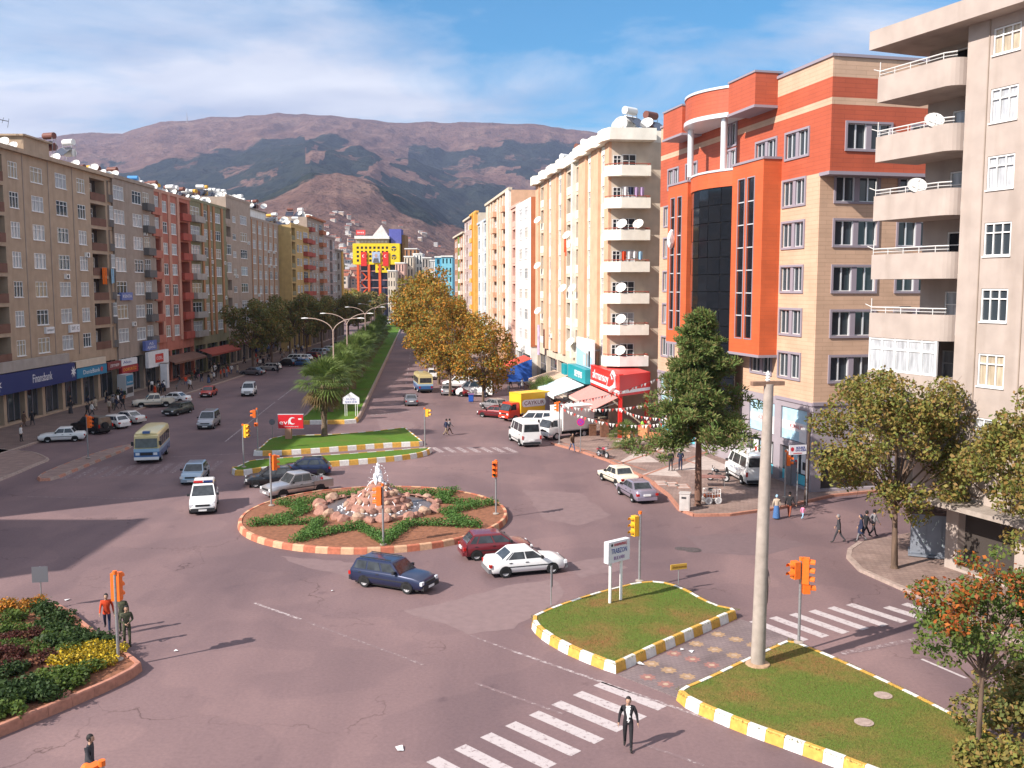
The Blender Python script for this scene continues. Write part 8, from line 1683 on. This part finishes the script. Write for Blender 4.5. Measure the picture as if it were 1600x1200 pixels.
# a mast on the ridge
mz = terrain_z(301,6500); mx0 = (301-800)/1507.5*6500
m_ = MB(); m_.path([(0,0,0),(0,0,75)], [3.2,1.2], 5); m_.box(-8,8,-8,8,0,9); tag(m_.build('radio_mast', concrete, None, (mx0,6500,mz-6)), 'tiny radio mast on the mountain ridge', 'mast')
# houses on the far slope
hm = []
rnd = random.Random(3)
for wc, rcol in (((.52,.44,.38),(.30,.10,.06)),((.62,.58,.54),(.35,.33,.32)),((.42,.30,.24),(.26,.09,.06)),((.55,.40,.30),(.45,.42,.40))):
    b = MB().box(-5,5,-4,4,-4,6,0).poly([(-5.5,-4.5,6.02),(5.5,-4.5,6.02),(5.5,0,8),(-5.5,0,8)],1).poly([(5.5,4.5,6.02),(-5.5,4.5,6.02),(-5.5,0,8),(5.5,0,8)],1).poly([(5,-4,6),(5,4,6),(5,0,7.8)],0).poly([(-5,4,6),(-5,-4,6),(-5,0,7.8)],0)
    for x in (-3,0,3):
        for z in (1,3.6): b.poly([(x-.7,-4.02,z),(x+.7,-4.02,z),(x+.7,-4.02,z+1.5),(x-.7,-4.02,z+1.5)],2)
    hm.append(b.mesh('hillside_house', [wall_mat('town%d' % len(hm), wc), mat('town_roof%d' % len(hm), rcol, .9, var=.2, scale=.4), glass_dark]))
for k in range(270):
    px = rnd.choice([rnd.uniform(510,560), rnd.uniform(515,660), rnd.uniform(610,720)]); r = rnd.choice([rnd.uniform(650,1250), rnd.uniform(900,1600), rnd.uniform(1300,2150)])
    z = terrain_z(px, r); o = tag(new('hillside_house', hm[k % 4], None, ((px-800)/1507.5*r, r, z-.5), rnd.uniform(-.6,.6), (rnd.uniform(.7,1.2),rnd.uniform(.6,1.0),rnd.uniform(.6,1.3))), 'small house of the town spread over the far slope', 'house', 'houses on the far slope')
for k in range(60):
    px = rnd.uniform(640,745) if k % 3 else rnd.uniform(520,640); r = rnd.uniform(620,1300); z = terrain_z(px, r)
    tree('distant_tree', 'tiny dark tree among the houses on the far slope', 'far_dark', ((px-800)/1507.5*r, r), k, rnd.uniform(.8,1.5), z-1, 'trees among the hillside houses')
# the yellow hotel
HY = 503.0; ux = HY/1507.5
def hz(py): return 15+(450-py)*ux
def hx(px): return (px-800)*ux
ye = wall_mat('hotel_yellow', (.80,.56,.02), dirt=.95); ored = wall_mat('hotel_red', (.62,.10,.03), dirt=.95); vio = wall_mat('hotel_violet', (.10,.11,.36), dirt=.95); hglass = mat('hotel_glass', (.04,.045,.08), .2); brown_h = wall_mat('hotel_brown', (.30,.16,.05)); hgrey = wall_mat('hotel_grey', (.30,.27,.26))
HO = thing('hotel', 'yellow block hotel on red columns with a violet tower', 'hotel', (hx(590),HY,0))
X = lambda px: hx(px)-hx(590)
def hbox(name, a, b, y0, y1, zt, zb, m, par=None): return MB().box(X(a),X(b),y0,y1,hz(zb),hz(zt)).build(name, m, par or HO)
wins = [(X(558+i*6.5),X(561.8+i*6.5),hz(389.5+j*6.6),hz(385.7+j*6.6),.6,1) for i in range(8) for j in range(4)]+[(X(590.5+i*6.5),X(594.3+i*6.5),hz(416+j*6.6-.2),hz(412.2+j*6.6),.6,1) for i in range(3) for j in range(2)]
mb = MB(); facade(mb, X(552), X(625), hz(413.5), hz(381), [w for w in wins if w[2] > hz(413)], 0, I4); facade(mb, X(587), X(609), hz(426), hz(413.5), [w for w in wins if w[3] < hz(411)], 0, I4)
mb.box(X(552),X(625),.7,22,hz(413.5),hz(381),0).box(X(587),X(609),.7,18,hz(426),hz(413.51),0); mb.poly([(X(552),0,hz(381)),(X(625),0,hz(381)),(X(625),.7,hz(381)),(X(552),.7,hz(381))]); mb.poly([(X(552),0,hz(413.5)),(X(552),.7,hz(413.5)),(X(625),.7,hz(413.5)),(X(625),0,hz(413.5))])
hw_ = mb.build('wall', [ye, hglass], HO)
for k, py in enumerate((389,402)):
    n = 20; MB().poly([(X(616)+3.9*ux*cos(2*pi*i/n), -.05, hz(py)+3.9*ux*sin(2*pi*i/n)) for i in range(n)]).build('round_window', hglass, HO); q = MB().box(X(616)-.25,X(616)+.25,-.2,-.06,hz(py+3.8),hz(py)).box(X(612.3),X(619.7),-.2,-.06,hz(py)-.2,hz(py)+.2).build('glazing_bar', ye, HO)
for a in (558,575,592): hbox('column', a, a+3.6, -.4, 1.2, 413.6, 495, ored)
for zt in (423,437,449,461): hbox('beam', 561.7, 608, .2, .8, zt, zt+1.3, wall_mat('hotel_pink',(.50,.25,.22)))
hbox('glass_core', 563, 610, 3, 20, 413.6, 495, hglass)
for i in range(5): q = MB().path([(X(564+ (i%2)*9),1,hz(424+i*9)),(X(573-(i%2)*9),1,hz(433+i*9))], .35, 5).build('stair_flight', ored, HO)
hbox('penthouse', 556, 611, 2, 20, 374, 381, hgrey); hbox('roof_slab', 555, 609, 0, 21, 369.5, 373.9, offwhite)
for i in range(9): hbox('glazing', 559+i*5.3, 562.6+i*5.3, 1.9, 1.99, 376.3, 379.6, glass_curtain)
pyr = MB(); zb, zt = hz(369.4), hz(351); c4_ = [(X(582),2,zb),(X(607),2,zb),(X(607),12,zb),(X(582),12,zb)]
for i in range(4): pyr.poly([c4_[i],c4_[(i+1) % 4],((X(582)+X(607))/2,7,zt)])
pyr.build('pyramid', wall_mat('pyramid', (.52,.46,.42)), HO)
hbox('tower', 608, 627, 2, 12, 358.5, 380.9, vio); hbox('tower_side', 627.1, 632, 5, 20, 367, 430, brown_h)
for px in (567.5,601.5):
    f_ = tag(MB().box(-1.5,1.5,-.12,.12,hz(416)-hz(394),0).build('flag', mat('flag_red',(.62,.025,.02),.7), None, (hx(px)+.6,HY-.6,hz(394))), 'long red banner hanging on the yellow hotel, '+('left' if px < 590 else 'right')+' of the portrait', 'banner')
    MB().poly([(cos(2*pi*i/16)*.75,-.14,-2.2+sin(2*pi*i/16)*.75) for i in range(16)]).build('crescent', white_print, f_); MB().poly([(.2+cos(2*pi*i/16)*.6,-.16,-2.2+sin(2*pi*i/16)*.6) for i in range(16)]).build('crescent_gap', mat('flag_red',(.62,.025,.02),.7), f_)
po = tag(MB().box(-2.1,2.1,-.1,.1,-5.6,0).build('banner', mat('portrait_blue',(.35,.42,.55),.7,var=.3,scale=.6), None, (hx(588.5),HY-.6,hz(394))), 'pale blue portrait banner on the yellow hotel front', 'banner')
MB().poly([(cos(2*pi*i/14)*.75,-.13,-2.0+sin(2*pi*i/14)*1.0) for i in range(14)]).build('portrait_face', mat('portrait_skin',(.45,.30,.24),.8), po); MB().poly([(-1.6,-.13,-5.5),(1.6,-.13,-5.5),(1.1,-.13,-3.3),(-1.1,-.13,-3.3)]).build('portrait_coat', mat('portrait_coat',(.10,.10,.12),.8), po)
sg = tag(MB().box(-2.4,2.4,-.3,.3,0,2.4).box(-2,-1.8,-.1,.1,-2,0).box(1.8,2,-.1,.1,-2,0).build('roof_sign', red_print, None, (hx(563.5),HY+3,hz(367))), 'small red sign on the roof of the yellow hotel', 'sign')
new('lettering', text_mesh('avea', 1.6, white_print, .01, 3.6), sg, (0,-.32,1.2))
# cyan block, pale cluster of houses, yellow-brown side blocks near the hotel
def far_block(label, px0, px1, ytop, Y, depth, m, cols_n, floors, rz=0, name='apartment_block', side=None):
    x0, x1 = (px0-800)/1507.5*Y, (px1-800)/1507.5*Y; W = x1-x0; H = 15+(450-ytop)/1507.5*Y; r = thing(name, label, 'apartment block', (x0,Y,0), rz); hs_ = []; fh = (H-4)/floors
    for c_ in range(cols_n):
        for f in range(floors): a = W*(c_+.3)/cols_n; hs_.append((a, a+W*.4/cols_n, 4+f*fh+.9, 4+f*fh+fh-.5, .3))
    mb = MB(); facade(mb, 0, W, 0, H, hs_, 0, I4); mb.poly([(0,depth,0),(0,0,0),(0,0,H),(0,depth,H)], 1 if side else 0); mb.poly([(W,0,0),(W,depth,0),(W,depth,H),(W,0,H)]); mb.poly([(0,0,H),(W,0,H),(W,depth,H),(0,depth,H)]); mb.poly([(W,depth,0),(0,depth,0),(0,depth,H),(W,depth,H)])
    mb.build('wall', [m, side or m], r)
    for h in hs_: MB().poly([(h[0],.25,h[2]),(h[1],.25,h[2]),(h[1],.25,h[3]),(h[0],.25,h[3])]).build('window', glass_dark, r)
    MB().box(-.2,W+.2,-.3,depth,H+.001,H+.5).build('cornice', offwhite, r); return r
far_block('bright cyan block at the end of the right row', 690, 707, 402, 322, 14, cyan, 3, 7, 0, side=cyan)
far_block('deeper blue wing of the cyan block', 680, 690.5, 403, 326, 12, wall_mat('deep_cyan',(.10,.36,.52)), 1, 7)
for i, (a, b, yt, Y, m) in enumerate([(632,646,402,430,cream),(646,660,398,440,offwhite),(618,632,412,420,rose),(660,674,404,425,lgrey),(672,682,408,400,offwhite),(606,618,424,410,cream),(633,652,390,470,orangebrown)]):
    far_block(['cream house cluster block right of the yellow hotel','white far block behind the orange tree','rose far block at the hotel foot','light grey far block before the cyan one','white narrow far block left of the cyan one','low cream far house by the hotel columns','tan far block behind the pale houses'][i], a, b, yt, Y, 12, m, 3, 5)
# haze
hb = MB().box(-8200,8200,-150,7900,-60,1500).build('haze', []); stuff(hb); hb.data.materials.clear()
hm_ = bpy.data.materials.new('haze'); hm_.use_nodes = True; t = hm_.node_tree; t.nodes.clear(); pv = t.nodes.new('ShaderNodeVolumePrincipled'); ou = t.nodes.new('ShaderNodeOutputMaterial'); t.links.new(pv.outputs[0], ou.inputs['Volume'])
pv.inputs['Color'].default_value = (.54,.63,.96,1); pv.inputs['Density'].default_value = 6.5e-5; pv.inputs['Anisotropy'].default_value = .2; hb.data.materials.append(hm_)
